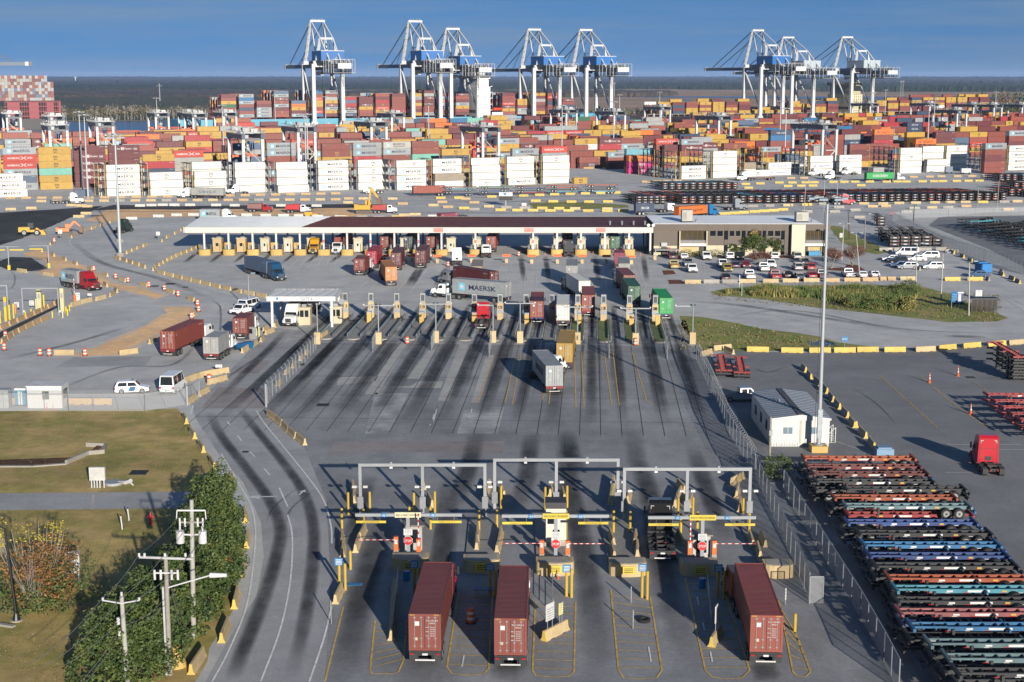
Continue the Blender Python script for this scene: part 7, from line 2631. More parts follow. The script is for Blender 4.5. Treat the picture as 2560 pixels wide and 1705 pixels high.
ML=[('M',[(195,400),(205,500)],'behind the first gantry post'),('M',[(1010,395),(985,490)],'at the joint of the first two gantries'),('M',[(1100,470),(1085,420)],'right of the second gantry post'),('M',[(1385,400),(1375,470)],'behind the tall booth, left one'),('M',[(1445,430),(1470,500)],'behind the tall booth, right one'),('M',[(130,700),(140,820)],'the outer side of the first island'),('M',[(205,800),(270,660)],'the inner side of the first island'),('M',[(935,780),(945,680)],'the left side of the second island'),('M',[(1060,800),(1085,680)],'the right side of the second island'),('M',[(90,1120),(130,1010)],'the road edge below the blue plate'),('M',[(430,1320),(450,1000)],'the first painted bay'),('M',[(610,370),(620,420)],'behind the first overhead post'),('M',[(650,470),(670,530)],'right of the first overhead post'),('N',[(320,370),(300,510)],'left of the shared gantry posts'),('N',[(400,510),(420,440)],'right of the shared gantry posts'),('N',[(300,690),(320,760)],'the left side of the fourth island'),('N',[(325,830),(310,780)],'the nose of the fourth island'),('N',[(455,700),(445,760)],'the right side of the fourth island, far one'),('N',[(460,830),(465,760)],'the right side of the fourth island, near one'),('N',[(700,690),(740,770)],'right of the black truck'),('N',[(690,520),(720,440)],'beyond the black truck, left one'),('N',[(770,530),(790,470)],'beyond the black truck, right one'),('N',[(710,400),(740,430)],'beyond the black truck, top one'),('N',[(1045,380),(1075,360)],'the top of the fence side island'),('N',[(1060,470),(1065,420)],'the upper fence side island'),('N',[(1075,560),(1080,490)],'the middle of the fence side island'),('N',[(1160,775),(1130,700)],'the lower fence side island, left one'),('N',[(1230,780),(1200,700)],'the lower fence side island, right one'),('N',[(1195,830),(1185,780)],'the nose of the fence side island')]
for c,pts,w in ML:
 brow(c,pts,'cream',w,n=max(1,round((G(c,*pts[0])-G(c,*pts[-1])).length/3.3)),L=3.2)
struct(bmass.build('barrier_mass'),'stuff','far concrete barriers along the yard roads')
for c,pts,boards,w in(('M',[(1345,1320),(1470,1255)],((-.75,1.1,WHT),(.75,.55,pm('pale yellow board',(.75,.72,.3),.5))),'with two notice boards in the middle painted bay'),('N',[(915,1345),(950,1290)],((0,.8,WHT),),'with one notice board in the bay by the orange truck')):
 a,b=G(c,*pts[0]),G(c,*pts[1])
 h=head(a,b)
 o=barrier_mesh('cream',3.2,True).build('concrete_barrier',loc=a.lerp(b,.5),rz=-h+math.pi/2)
 tag(o,'cream concrete barrier '+w,'barrier','concrete road barriers')
 for x,wd,mt in boards:
  m=MB()
  m.box(x-wd/2,x+wd/2,-.03,.03,1.5,2.9 if wd>.6 else 2.5,mt)
  for k in range(5):
   m.box(x-wd/2+.1,x+wd/2-.1,-.04,-.03,1.65+k*.2,1.7+k*.2,pm('small print',(.3,.3,.3),.6))
  for q in(-wd*.3,wd*.3):
   m.cyl((x+q,.0,.8),(x+q,.0,1.5),.03,STEEL,n=5)
  m.build('notice_board',o)
  # FENCES
LINK=bpy.data.materials.new('chain link')
LINK.use_nodes=True
LINK.node_tree.nodes['Principled BSDF'].inputs['Base Color'].default_value=(.45,.46,.47,1)
LINK.node_tree.nodes['Principled BSDF'].inputs['Alpha'].default_value=.27
LINK.node_tree.nodes['Principled BSDF'].inputs['Roughness'].default_value=.5
LINK2=LINK.copy()
LINK2.name='slatted chain link'
LINK2.node_tree.nodes['Principled BSDF'].inputs['Alpha'].default_value=.45
def fence(c,pts,h,label,sp=3.0,razor=False,arms=False,mat=None,post=GAL):
 g=[G(*p)if len(p)==3 else G(c,*p)for p in pts]
 t=thing('chain_link_fence',label,'fence',g[0])
 o=g[0]
 pm_,mesh,rz_=MB(),MB(),MB()
 for a,b in zip(g,g[1:]):
  a,b=a-o,b-o
  n=max(1,round((b-a).length/sp))
  d=(b-a).normalized()
  nn=Vector((d.y,-d.x,0))
  mesh.poly([a+Vector((0,0,.05)),b+Vector((0,0,.05)),b+Vector((0,0,h)),a+Vector((0,0,h))],mat or LINK)
  pm_.beam(a+Vector((0,0,h)),b+Vector((0,0,h)),.06,.06,post)
  for i in range(n+1):
   p=a.lerp(b,i/n)
   pm_.cyl(p,p+Vector((0,0,h)),.05,post,n=6)
   if arms:
    pm_.beam(p+Vector((0,0,h)),p+Vector((0,0,h+.4))+nn*-.3,.05,.05,post)
  if arms:
   for q in(.15,.28,.4):
    pm_.beam(a+nn*-.75*q+Vector((0,0,h+q)),b+nn*-.75*q+Vector((0,0,h+q)),.025,.025,post)
  if razor:
   ln_=(b-a).length
   k=int(ln_/.16)
   prev=None
   for i in range(k):
    an=i*.9
    p=a.lerp(b,i/k)+Vector((0,0,h+.28+.3*math.sin(an)))+nn*.3*math.cos(an)
    if prev is not None:
     rz_.beam(prev,p,.03,.03,pm('razor wire',(.62,.63,.64),.35,.5))
    prev=p
 pm_.build('posts',t)
 mesh.build('mesh',t)
 if razor:
  rz_.build('razor_coil',t)
 return t
fence('F',[(112,1095),(205,1290),(318,1561),('N',1165,332)],2.5,'bright chain-link fence topped with razor coils, beside the white site office',razor=True,mat=LINK2)
fence('N',[(1172,338),(1330,690),(1490,1075)],2.4,'chain-link fence along the lower gate lanes, running down from the razor coils',mat=LINK2)
fence('O',[(140,425),(300,692),(445,932),(600,1185),(740,1440),(830,1620)],2.4,'chain-link fence along the stacked trailers',mat=LINK2)
fence('O',[(295,1100),(375,1100)],2.4,'small chain-link gate between the two slanting fences')
fence('T',[(1440,1535),(1470,1460),(1640,1290),(2025,872)],2.4,'chain-link fence slanting down from the small gate canopy',sp=2.6,arms=True)
fence('D',[(-20,1446),(470,1448),(992,1447),(1285,1402)],2.4,'chain-link fence along the lawn by the white hut',arms=True)
fence('T',[(505,1515),(560,1470),(655,1420)],2.3,'swung-open chain-link gate by the minibus')
fence('L',[(1160,545),(1215,520),(1270,490)],2.3,'short chain-link panel with two round plates beside the curved road')
fence('W',[(860,100),(1130,240),(1440,390),(1900,545),(2420,720)],2.6,'long pale chain-link fence behind the black trailers',arms=True,sp=2.6,mat=LINK2)
fence('W',[(860,100),(1100,70),(1500,55),(2400,40)],2.6,'far chain-link fence along the east road',arms=True)
for c,xt,yt,xb,yb in(('E',222,1038,248,985),('E',625,1030,648,985),('E',1020,1078,1038,985),('E',1842,1085,1835,985),('E',2240,1090,2225,985)):
 a,b=G(c,xt,yt),G(c,xb,yb)
 t=thing('swing_gate',f"open chain-link swing gate at the weigh lanes, {ORD[[222, 625, 1020, 1842, 2240].index(xt)]} from the small gate canopy",'gate',a,0,'open swing gates below the weigh lanes')
 m=MB()
 d=b-a
 for q in(0,.33,.66,1):
  m.cyl(d*q,d*q+Vector((0,0,2.3)),.05,GAL,n=6)
 for z in(.15,1.2,2.3):
  m.beam(Vector((0,0,z)),d+Vector((0,0,z)),.05,.05,GAL)
 m.build('frame',t)
 m=MB()
 m.poly([Vector((0,0,.1)),d+Vector((0,0,.1)),d+Vector((0,0,2.3)),Vector((0,0,2.3))],LINK2)
 m.build('mesh',t)
p=G('D',1283,1405)
m=MB()
m.cyl((0,0,0),(0,0,2.7),.17,GAL,n=10)
tag(m.build('gate_post',loc=p),'thick grey gate post at the end of the lawn fence','post')
p=G('T',1438,1545)
m=MB()
m.cyl((0,0,0),(0,0,3.2),.17,GAL,n=10)
tag(m.build('gate_post',loc=p),'thick grey gate post at the lower end of the slanting fence','post')
for(x,y),mt,w in(((1210,505),PLAS,'dark'),((1228,500),WHT,'white')):
 p=G('L',x,y)
 m=MB()
 m.cyl((0,-.04,0),(0,.04,0),.42,mt,n=16)
 tag(m.build('round_plate',loc=p+Vector((0,-.3,1.0))),f"{w} round plate hung on the short fence panel",'plate')
 # DRUMS AND CONES
DW=pm('drum white',(.80,.78,.74),.5)
DO=pm('drum orange',(.80,.13,.03),.5,0,.08)
d0=None
DR=[('D',372,290,'beyond the dirt strip'),('D',643,485,'first beside the red truck strip'),('D',792,538,'second beside the red truck strip'),('D',877,565,'third beside the red truck strip'),('D',1020,595,'fourth beside the red truck strip'),('D',1126,620,'fifth beside the red truck strip'),('D',1220,660,'last beside the red truck strip'),('D',1352,722,'at the top corner of the dirt patch'),('D',1360,765,'below the dirt corner one'),('D',1312,812,'behind the long brick red load'),('D',30,1028,'at the end of the west kerb'),('D',275,1065,'on the near road, west one of two'),('D',338,1067,'on the near road, east one of two'),('D',582,1068,'at the near dirt edge'),('D',38,945,'on the west kerb row'),('T',768,1255,'in the heap by the minibus'),('E',460,985,'below the fourth weigh lane'),('E',2022,995,'at the T pole near the fence'),('E',1223,385,'under the canopy kiosks'),('E',740,455,'beside the tall white tractor'),('M',903,1215,'standing in the shaded painted bay')]
for i,(c,x,y,w)in enumerate(DR):
 p=G(c,x,y)
 if d0 is None:
  m=MB()
  m.cyl((0,0,0),(0,0,.1),.38,PLAS,.34,12)
  for k in range(5):
   m.cyl((0,0,.1+k*.2),(0,0,.3+k*.2),.30-.012*k,DO if k%2==0 else DW,.29-.012*k,12)
  d0=o=m.build('traffic_drum')
 else:
  o=d0.copy()
  COL.objects.link(o)
 o.location=p
 o.rotation_euler.z=i*.7
 o.scale=(1.15,1.15,1.15)
 tag(o,'orange and white traffic drum '+w,'traffic drum','traffic drums')
c0=None
for i,(c,x,y,k,w)in enumerate((('F',1708,1250,1.6,'left of the three on the trailer lot'),('F',1903,1205,1.6,'highest of the three on the trailer lot'),('F',1990,1468,1.6,'lowest of the three on the trailer lot'),('M',1425,950,.9,'against the middle island nose'),('M',882,1195,.9,'left of the drum in the shaded bay'),('M',938,1202,.9,'right of the drum in the shaded bay'),('Q',397,428,.9,'under the canopy, second kiosk lane'),('Q',1055,415,.9,'under the canopy, fourth kiosk lane'),('Q',1705,432,.9,'past the last kiosk island'),('D',322,1432,.9,'by the white hut, left one'),('D',365,1436,.9,'by the white hut, right one'))):
 p=G(c,x,y)
 if c0 is None:
  m=MB()
  m.box(-.2,.2,-.2,.2,0,.04,DO)
  m.cyl((0,0,.04),(0,0,.35),.14,DO,.10,10)
  m.cyl((0,0,.35),(0,0,.5),.10,DW,.08,10)
  m.cyl((0,0,.5),(0,0,.62),.08,DO,.065,10)
  m.cyl((0,0,.62),(0,0,.74),.065,DW,.05,10)
  m.cyl((0,0,.74),(0,0,.95),.05,DO,.03,10)
  c0=o=m.build('traffic_cone')
 else:
  o=c0.copy()
  COL.objects.link(o)
 o.location=p
 o.scale=(k*.8,k*.8,k)
 tag(o,'orange traffic cone with white bands, '+w,'traffic cone','traffic cones')
 # SITE OFFICE (white) AND TALL NEAR MAST
p=G('O',150,160)
pR=G('O',410,158)
wo_=(pR.x-p.x)+.1
fx0=G('N',1265,162).x
t=thing('site_office','white portable site office with grey ridged roof beside the razor fence','portable office',(fx0,p.y,0))
wO=pR.x-fx0
hO=ztop(p,'F',1488)
dO=15.0
m=MB()
wt_=pm('site office white',(.74,.73,.70),.5,0,.04,.5)
m.box(0,wO,0,dO,.35,hO-.1,wt_)
m.box(.02,wO-.02,.02,dO-.02,0,.35,pm('skirting white',(.66,.66,.64),.6))
for i in range(22):
 m.box(wO*i/22,wO*i/22+.03,-.015,.0,.0,.6,pm('skirt gap',(.25,.25,.25),.7))
m.build('walls',t)
m=MB()
rf=pm('site office roof grey',(.19,.215,.25),.55,0,.1,.5)
m.add([(-.15,-.2,hO-.1),(wO/2,-.2,hO+.35),(wO+.15,-.2,hO-.1),(-.15,dO+.2,hO-.1),(wO/2,dO+.2,hO+.35),(wO+.15,dO+.2,hO-.1)],[(0,1,4,3),(1,2,5,4)],rf)
m.add([(-.15,-.2,hO-.1),(wO/2,-.2,hO+.35),(wO+.15,-.2,hO-.1),(wO+.15,-.2,hO-.35),(-.15,-.2,hO-.35)],[(0,1,2,3,4)],wt_)
for k in range(15):
 y=dO*(k+.5)/15
 m.beam((-.15,y,hO-.08),(wO/2,y,hO+.37),.05,.015,rf)
 m.beam((wO/2,y,hO+.37),(wO+.15,y,hO-.08),.06,.03,rf)
m.box(wO/2-.35,wO/2+.35,0,dO,hO+.34,hO+.40,pm('ridge seam',(.10,.10,.11),.7))
for a,b in((1.6,8.5),(2.3,8.0),(2.6,6.0)):
 m.cyl((a,b,hO),(a,b,hO+.5),.08,STEEL,n=6)
m.build('roof',t)
for a in(1.0,wO-2.6,):
 m=MB()
 m.box(a+.4,a+1.5,-.04,0,1.6,2.4,pm('office pane',(.22,.30,.36),.1))
 m.box(a+.92,a+.98,-.06,-.02,1.6,2.4,WHT)
 m.build('window',t)
m=MB()
m.box(wO/2-.12,wO/2+.12,-.03,0,.4,hO,pm('downpipe beige',(.6,.54,.42),.6))
m.build('downpipe',t)
for k in range(3):
 m=MB()
 m.box(-.05,0,3+k*4,4.2+k*4,1.3,2.5,glass())
 m.build('window',t)
m=MB()
for k in range(5):
 m.box(wO+.1,wO+1.2,2.0+k*.3,2.3+k*.3,.2*k,.2*k+.08,STEEL)
for y in(2.0,3.5):
 m.beam((wO+.15,y,.9),(wO+1.2,y,1.9),.05,.05,WHT)
 for x in(.15,.7,1.2):
  m.box(wO+x-.03,wO+x+.03,y-.03,y+.03,0,1.9,WHT)
m.build('steps',t)
p=G('Z',2045.6,1128)
hm=ztop(p,'Z',503)
t=thing('tall_lamp_mast','very tall grey lamp mast rising from a yellow block by the site office','lamp mast',p)
m=MB()
m.cyl((0,0,.8),(0,0,hm),.27,pm('near mast grey',(.50,.53,.56),.4,.25,.04),.14,16)
m.cyl((-.5,.1,1),(-.26,.1,hm-.5),.02,DRK,n=4)
m.box(-.28,.28,-.5,-.2,1.7,5.2,pm('near mast box',(.42,.45,.48),.5))
m.build('mast',t,smooth=True)
m=MB()
m.box(-.95,.95,-.9,.9,0,.8,YCON)
m.cyl((0,0,.8),(0,0,.92),.6,GAL,n=12)
m.build('footing',t)
m=MB()
m.cyl((0,0,hm),(0,0,hm+.7),.45,DRK,n=10)
for a in range(6):
 an=a*math.pi/3
 x,y=math.cos(an),math.sin(an)
 m.beam((0,0,hm+.5),(x*1.5,y*1.5,hm+.45),.1,.1,STEEL)
 m.box(x*1.75-.5,x*1.75+.5,y*1.75-.5,y*1.75+.5,hm+.2,hm+.45,pm('flood head',(.22,.30,.36),.4))
m.build('lamp_ring',t)
# SMALL STRUCTURES, WEST SIDE
p=G('D',312,1425)
hh=2.9
a,b=G('D',190,1425),G('D',428,1425)
t=thing('white_hut','small white guard hut with one green-tinted window behind the lawn fence','hut',(a.x,p.y,0))
wd=b.x-a.x
m=MB()
m.box(0,wd,0,3.2,0,hh,pm('hut white',(.78,.78,.77),.5,0,.03))
m.box(-.1,wd+.1,-.1,3.3,hh,hh+.15,WHT)
m.build('walls',t)
m=MB()
m.box(wd*.44,wd*.63,-.04,0,1.2,2.3,pm('green pane',(.10,.15,.12),.15))
m.build('window',t)
m=MB()
m.box(wd,wd+.04,.6,2.4,1.1,2.4,pm('green pane',(.10,.15,.12),.15))
m.build('window',t)
def portaloo(c,x,y,shell,roof,lab,w=1.15,rz=0):
 t=thing('portable_toilet',lab,'portable toilet',G(c,x,y),rz)
 m=MB()
 m.box(-w/2,w/2,0,w,.1,2.15,shell)
 m.box(-w/2-.05,w/2+.05,-.05,w+.05,0,.1,PLAS)
 m.build('cabin',t)
 m=MB()
 m.prism([(-.05,2.15),(w+.05,2.15),(w-.1,2.4),(.1,2.4)],-w/2,w/2,roof)
 m.build('roof',t)
 m=MB()
 m.box(-.28,.28,-.03,0,.2,2.05,WHT)
 m.build('door',t)
portaloo('D',142,1410,pm('toilet blue',(.05,.30,.50),.5),WHT,'blue and white portable toilet beside the white hut',1.5)
portaloo('W',1622,1045,pm('toilet navy',(.02,.06,.22),.5),WHT,'dark blue portable toilet with white roof on the grass',1.5)
p=G('D',10,1425)
m=MB()
m.box(-1.2,1.0,0,1.4,0,2.4,pm('cabinet grey',(.45,.47,.48),.5))
m.box(-1.25,1.05,-.05,1.45,2.4,2.5,pm('cabinet grey',(.45,.47,.48),.5))
for k in(-.4,.3):
 m.box(k-.02,k+.02,-.02,0,.1,2.3,DRK)
tag(m.build('equipment_cabinet',loc=p),'grey equipment cabinet west of the portable toilet','cabinet')
m=MB()
bl=pm('barrel blue',(.02,.22,.50),.5)
m.cyl((0,0,0),(0,0,.9),.3,bl,n=14)
for z in(.28,.6):
 m.cyl((0,0,z),(0,0,z+.05),.32,bl,n=14)
b0=m.build('plastic_barrel',loc=G('D',750,1393))
tag(b0,'blue barrel by the tan barriers near the patrol SUV','barrel','blue barrels')
for c,x,y,w in(('N',850,1005,'beside the third island nose in shade'),('F',2152,755,'at the end of the bus shelter'),('M',518,960,'dark in the shade left of the first truck')):
 o=b0.copy();COL.objects.link(o);o.location=G(c,x,y);o['label']='blue barrel '+w
p0,p1=G('X',342,1240),G('X',792,1260)
t=thing('portal_gantry','grey portal frame over the west weigh scales','gantry',(p0.x,(p0.y+p1.y)/2,0))
h=ztop(p0,'X',870)
wd=p1.x-p0.x
for x in(0,wd):
 m=MB()
 m.box(x-.12,x+.12,-.12,.12,0,h-.12,GAL)
 m.box(x+.1,x+.45,-.4,-.12,.6,1.0,WHT)
 m.build('post',t)
m=MB()
m.box(-.12,wd+.12,-.13,.13,h-.12,h+.12,GAL)
m.build('crossbeam',t)
p0=G('X',120,1300)
t=thing('portal_gantry','grey portal frame cut by the west frame edge','gantry',p0)
h=ztop(p0,'X',850)
m=MB();m.box(-.12,.12,-.12,.12,0,h,GAL);m.build('post',t)
m=MB();m.box(-6,.12,-.13,.13,h,h+.24,GAL);m.build('crossbeam',t)
m=MB();m.box(-6.2,-5.95,-.12,.12,0,h,GAL);m.build('post',t)
PY=pm('pillar pale yellow',(.72,.66,.36),.55,0,.06)
YBR=pm('bollard bright yellow',(.82,.60,.03),.5,0,.06)
for i,(c,x,yb,yt,w,mt,lab)in enumerate((('X',548,1195,895,.8,PY,'pale yellow scale pillar under the portal frame'),('X',862,1205,878,.7,PY,'pale yellow scale pillar right of the portal frame'),('X',88,1330,995,.45,YBR,'bright yellow pillar left of the portal frame'))):
 p=G(c,x,yb)
 h=ztop(p,c,yt)
 m=MB()
 m.box(-w/2,w/2,-.3,.3,0,h,mt)
 m.box(-w/2-.05,w/2+.05,-.35,.35,0,.15,GRYC)
 m.box(-.2,.2,-.35,-.3,h*.6,h*.8,pg)
 tag(m.build('scale_pillar',loc=p),lab,'pillar','pillars at the west scales')
for i,(x,yb,yt,r)in enumerate(((500,1225,1025,.16),(605,1180,968,.16),(348,1280,1195,.14),(428,1250,1162,.14),(718,1285,1195,.14),(860,1285,1200,.14),(925,1255,1165,.14),(905,1215,1125,.14),(952,1190,1105,.14),(803,1225,1025,.12),(868,1200,1090,.12),(190,1290,1088,.16),(135,1315,1105,.16),(80,1335,1195,.12),(8,1360,1190,.14))):
 p=G('X',x,yb)
 m=MB()
 m.cyl((0,0,0),(0,0,ztop(p,'X',yt)),r,YBR if i%5 else PY,n=10)
 tag(m.build('bollard',loc=p),f"{'tall' if yb - yt > 150 else 'short'} yellow bollard at the west weigh scales, {ORD[sum(1 for q in range(i) if True)]} counted from the portal frame",'bollard','bollards at the west scales')
def signpost(c,x,yb,ytop,w,h,mat,lab,ink=None,txt=None,post=STEEL,n=3,yh=None):
 p=G(c,x,yb)
 zt=ztop(p,c,ytop)
 t=thing('road_sign',lab,'sign',p)
 m=MB()
 m.cyl((0,0,0),(0,0,zt),.045,post,n=6)
 m.build('post',t)
 m=MB()
 m.box(-w/2,w/2,-.09,-.05,zt-h,zt,mat)
 if txt:
  m.text(txt,(0,-.1,zt-h/2),(1,0,0),(0,0,1),h*.5,ink or BLK,'C',w*.8)
 else:
  for k in range(n):
   m.box(-w*.35,w*.35,-.1,-.09,zt-h+h*(k+.6)/(n+.6),zt-h+h*(k+.9)/(n+.6),ink or pm('small print',(.3,.3,.3),.6))
 m.build('plate',t)
 return t
signpost('X',236,1210,1070,.9,1.0,WHT,'white sign by the orange barrier box at the west scales')
signpost('X',438,1150,1045,.9,1.0,WHT,'small white sign inside the portal frame')
signpost('X',1067,1055,940,.9,1.6,WHT,'tall white sign right of the raised striped arm')
signpost('X',1230,1010,950,.8,.5,WHT,'small blank sign beyond the scales road')
signpost('X',830,225,75,1.1,1.1,WHT,'white sign on a concrete stub by the small orange digger')
signpost('X',2168,215,105,1.0,1.0,WHT,'small white sign at the four barriers west of the canopy')
signpost('T',885,1140,1042,1.0,.45,WHT,'small white sign behind the barrier heap by the minibus')
signpost('F',1126,1008,935,1.0,.8,SB,'blue arrow sign by the puddle',WHT,'BUS >')
signpost('F',405,608,515,.12,2.6,WHT,'thin white marker post in the reeds, left one')
signpost('F',422,658,575,.12,2.4,STEEL,'thin grey marker post in the reeds, right one')
signpost('W',1840,975,885,1.3,1.2,WHT,'square white sign behind the bus shelter')
signpost('W',282,320,238,.8,1.2,WHT,'white sign on the path by the office corner')
signpost('W',838,455,408,.8,1.2,WHT,'white and red sign at the front of the black trailers',SRED)
signpost('F',1452,140,80,.95,.95,SRED,'round-looking red no-entry sign at the far fence corner',WHT,n=1)
signpost('U',1145,1045,870,.1,2.5,STEEL,'bare grey post at the car park edge')
signpost('M',68,1220,1080,.08,1.0,STEEL,'thin white marker post at the edge of the curved road')
signpost('N',425,1095,995,.08,1.0,STEEL,'thin grey post in the painted bay, far one')
signpost('N',437,1250,1135,.08,1.0,STEEL,'thin grey post in the painted bay, near one')
signpost('N',1348,1105,1005,.1,1.0,WHT,'leaning white post near the fence side island')
signpost('F',325,1365,1310,.01,.01,STEEL,'short stub post by the fence foot')if False else None
signpost('B',1260,1412,1390,1.6,1.0,WHT,'small white board at the tip of the grass island')
p=G('X',1030,1055)
t=thing('boom_gate','raised barrier arm with orange box at the west scales','barrier arm',p)
m=MB();m.box(-.25,.25,-.2,.2,0,1.3,ORG);m.build('post',t)
m=MB()
h=ztop(p,'X',745)
for k in range(8):
 m.box(-.06,.06,-.26,-.2,1.2+(h-1.2)*k/8,1.2+(h-1.2)*(k+1)/8,WHT if k%2 else pm('pale arm red',(.6,.2,.15),.5))
m.build('arm',t)
p=G('X',212,1222)
m=MB();m.box(-.22,.22,-.2,.2,0,1.6,pm('faded orange',(.7,.3,.15),.6));m.box(-.25,.25,-.23,.23,1.6,1.7,GRYC)
tag(m.build('barrier_box',loc=p),'faded orange barrier box at the west scales','barrier box')
pa,pb=G('X',125,628),G('X',672,600)
t=thing('clearance_frame','two grey posts with hanging yellow clearance bars over the west road','clearance bar',pa)
for q,xy in((pa,310),(pb,298)):
 m=MB()
 d=q-pa
 hq=ztop(q,'X',xy)
 m.cyl(d,d+Vector((0,0,hq)),.12,GAL,n=8)
 m.build('post',t)
 m=MB()
 m.cyl(d,d+Vector((0,0,1.1)),.38,YBR,n=10)
 m.build('footing',t)
 m=MB()
 m.beam(d+Vector((-4.5 if q is pa else-4.4,0,hq)),d+Vector((2.6 if q is pa else .2,0,hq)),.16,.16,GAL)
 m.build('crossarm',t)
 for x0,x1 in(((-4.4,-.7),(.4,3.6))if q is pa else((-4.3,-1.2),)):
  m=MB()
  m.beam(d+Vector((x0,0,hq-.75)),d+Vector((x1,0,hq-.75)),.08,.26,YBR)
  for k in(.2,.8):
   xx=x0+(x1-x0)*k
   m.cyl(d+Vector((xx,0,hq-.7)),d+Vector((xx,0,hq)),.02,STEEL,n=4)
  m.build('clearance_bar',t)
for i,(x,yb,yt)in enumerate(((1252,700,620),(1282,660,595),(1325,705,615),(1355,720,592))):
 p=G('T',x,yb)
 m=MB();m.cyl((0,0,0),(0,0,ztop(p,'T',yt)),.14,PY,n=10)
 tag(m.build('bollard',loc=p),f"pale bollard by the kiosks of the small gate, {ORD[i]} from the blue skip",'bollard','pale bollards at the small gate')
p=G('T',1270,735)
m=MB();m.box(-.7,.7,-.3,.3,0,2.0,pg);m.box(-.4,.4,-.34,-.3,.9,1.7,PLAS)
tag(m.build('kiosk',loc=p,rz=-.5),'grey card kiosk between the bollards at the small gate','kiosk')
p=G('T',1190,860)
m=MB()
bs=pm('skip blue',(.015,.13,.32),.5,0,.1)
m.prism([(-1.6,.5),(-1.3,0),(1.3,0),(1.6,.5),(1.6,1.1),(-1.6,1.1)],-.45,.45,bs)
tag(m.build('blue_trough',loc=p,rz=R(-35)),'long blue trough beside the barriers at the small gate','trough')
p=G('W',1935,690)
t=thing('waste_skip','bright blue waste skip against the east fence','skip',p,R(14))
m=MB();bs2=pm('skip bright blue',(.02,.22,.58),.5,0,.08)
m.box(-1.2,1.2,0,3.2,.15,2.0,bs2);m.box(-1.25,1.25,-.06,3.25,1.9,2.05,bs2)
for k in range(4):
 m.box(-1.27,-1.2,.3+k*.8,.4+k*.8,.2,1.9,bs2)
m.build('bin',t)
m=MB();m.box(-1.2,1.2,1.6,3.2,2.05,2.25,bs2);m.build('lid',t)
p=G('W',1760,1130)
pe=G('W',2040,1128)
t=thing('bus_shelter','dark framed bus shelter with tinted panes on the grass verge','bus shelter',p)
wd=pe.x-p.x
h=2.5
fm=pm('shelter frame',(.035,.032,.03),.5)
m=MB()
for i in range(6):
 x=wd*i/5
 m.box(x-.05,x+.05,-.05,.05,0,h,fm)
 m.box(x-.05,x+.05,1.5,1.6,0,h,fm)
for z in(.15,h-.15):
 m.beam((0,0,z),(wd,0,z),.06,.08,fm)
m.build('frame',t)
m=MB()
for i in range(14):
 m.box(-.25+(wd+.5)*i/14,-.25+(wd+.5)*(i+.8)/14,-.35,1.85,h,h+.12,pm('shelter roof',(.06,.07,.09),.5))
m.box(-.25,wd+.25,-.3,1.8,h-.04,h+.02,fm)
m.build('roof',t)
pnm=bpy.data.materials.new('tinted pane');pnm.use_nodes=True
pnb=pnm.node_tree.nodes['Principled BSDF'];pnb.inputs['Base Color'].default_value=(.05,.04,.03,1);pnb.inputs['Alpha'].default_value=.6;pnb.inputs['Roughness'].default_value=.1
for i in range(5):
 m=MB();m.box(wd*i/5+.06,wd*(i+1)/5-.06,-.01,.01,.25,h-.2,pnm);m.build('pane',t)
m=MB();m.box(.3,wd-.4,.9,1.4,.45,.55,pm('bench wood',(.25,.16,.09),.6));m.box(.5,1.2,1.4,1.45,.9,1.9,WHT);m.box(wd*.6,wd*.68,1.4,1.45,.9,1.9,WHT);m.build('bench',t)
p=G('W',1560,1090)
t=thing('notice_sign','blue notice board on legs beside the portable toilet','sign board',p,R(24))
m=MB();m.box(-.75,.75,-.04,.04,1.2,3.2,pm('notice blue',(.03,.16,.38),.5))
for k in range(4):
 m.box(-.6,.6,-.05,-.04,1.6+k*.35,1.7+k*.35,pm('pale blue ink',(.25,.4,.6),.5))
m.build('board',t)
m=MB()
for x in(-.6,.6):m.cyl((x,0,0),(x,0,1.2),.04,STEEL,n=6)
m.build('legs',t)
p=G('B',1135,1412)
hb=ztop(p,'B',1316)
t=thing('message_board','dark electronic message board with white and blue header on the yard road','message board',p)
wdb=4.6
m=MB();m.box(-.15,.15,-.1,.1,0,hb*.45,STEEL);m.build('post',t)
m=MB();m.box(-wdb/2,wdb/2,-.25,.25,hb*.42,hb*.72,pm('board black',(.015,.015,.017),.5));m.build('screen',t)
m=MB();m.box(-wdb/2,wdb/2,-.25,.25,hb*.72+.02,hb,WHT);m.poly([(-.9,-.26,hb*.95),(.3,-.26,hb*.96),(-.1,-.26,hb*.77),(-.6,-.26,hb*.8)],pm('emblem blue',(.03,.25,.50),.5));m.build('header',t)
for i,(x0,x1,y,mt,lab)in enumerate(((790,890,1130,pm('bin yellow',(.80,.72,.02),.5),'bright yellow bin at the yard entrance'),(900,985,1125,pm('bin dull yellow',(.62,.48,.03),.5),'dull yellow bin beside the bright one'),(985,1075,1120,pm('bin navy',(.015,.02,.05),.5),'dark navy bin by the white tractor at the bins'))):
 p=G('d',(x0+x1)/2,y)
 w=(x1-x0)/4.9/5.6
 m=MB();m.box(-w/2,w/2,0,3,0.1,3.4,mt);m.box(-w/2-.1,w/2+.1,-.1,3.1,0,.1,PLAS)
 for k in range(4):m.box(-w/2+w*k/4,-w/2+w*k/4+.08,-.05,0,.1,3.4,mt)
 tag(m.build('storage_bin',loc=p),lab,'storage bin','bins at the yard entrance')
p=G('d',340,1085)
t=thing('pipe_rack','grey pipe rack on a yellow base at the yard entrance','rack',p)
m=MB();m.box(-4.5,3,-.2,.2,0,.7,YCON);m.build('base',t)
m=MB()
for k in range(9):m.cyl((-4.2+k*.9,1,0),(-4.2+k*.9,1,2.2),.12,STEEL,n=6)
for z in(1.1,1.7,2.1):m.beam((-4.3,1,z),(3.3,1,z),.2,.2,STEEL)
m.build('pipes',t)
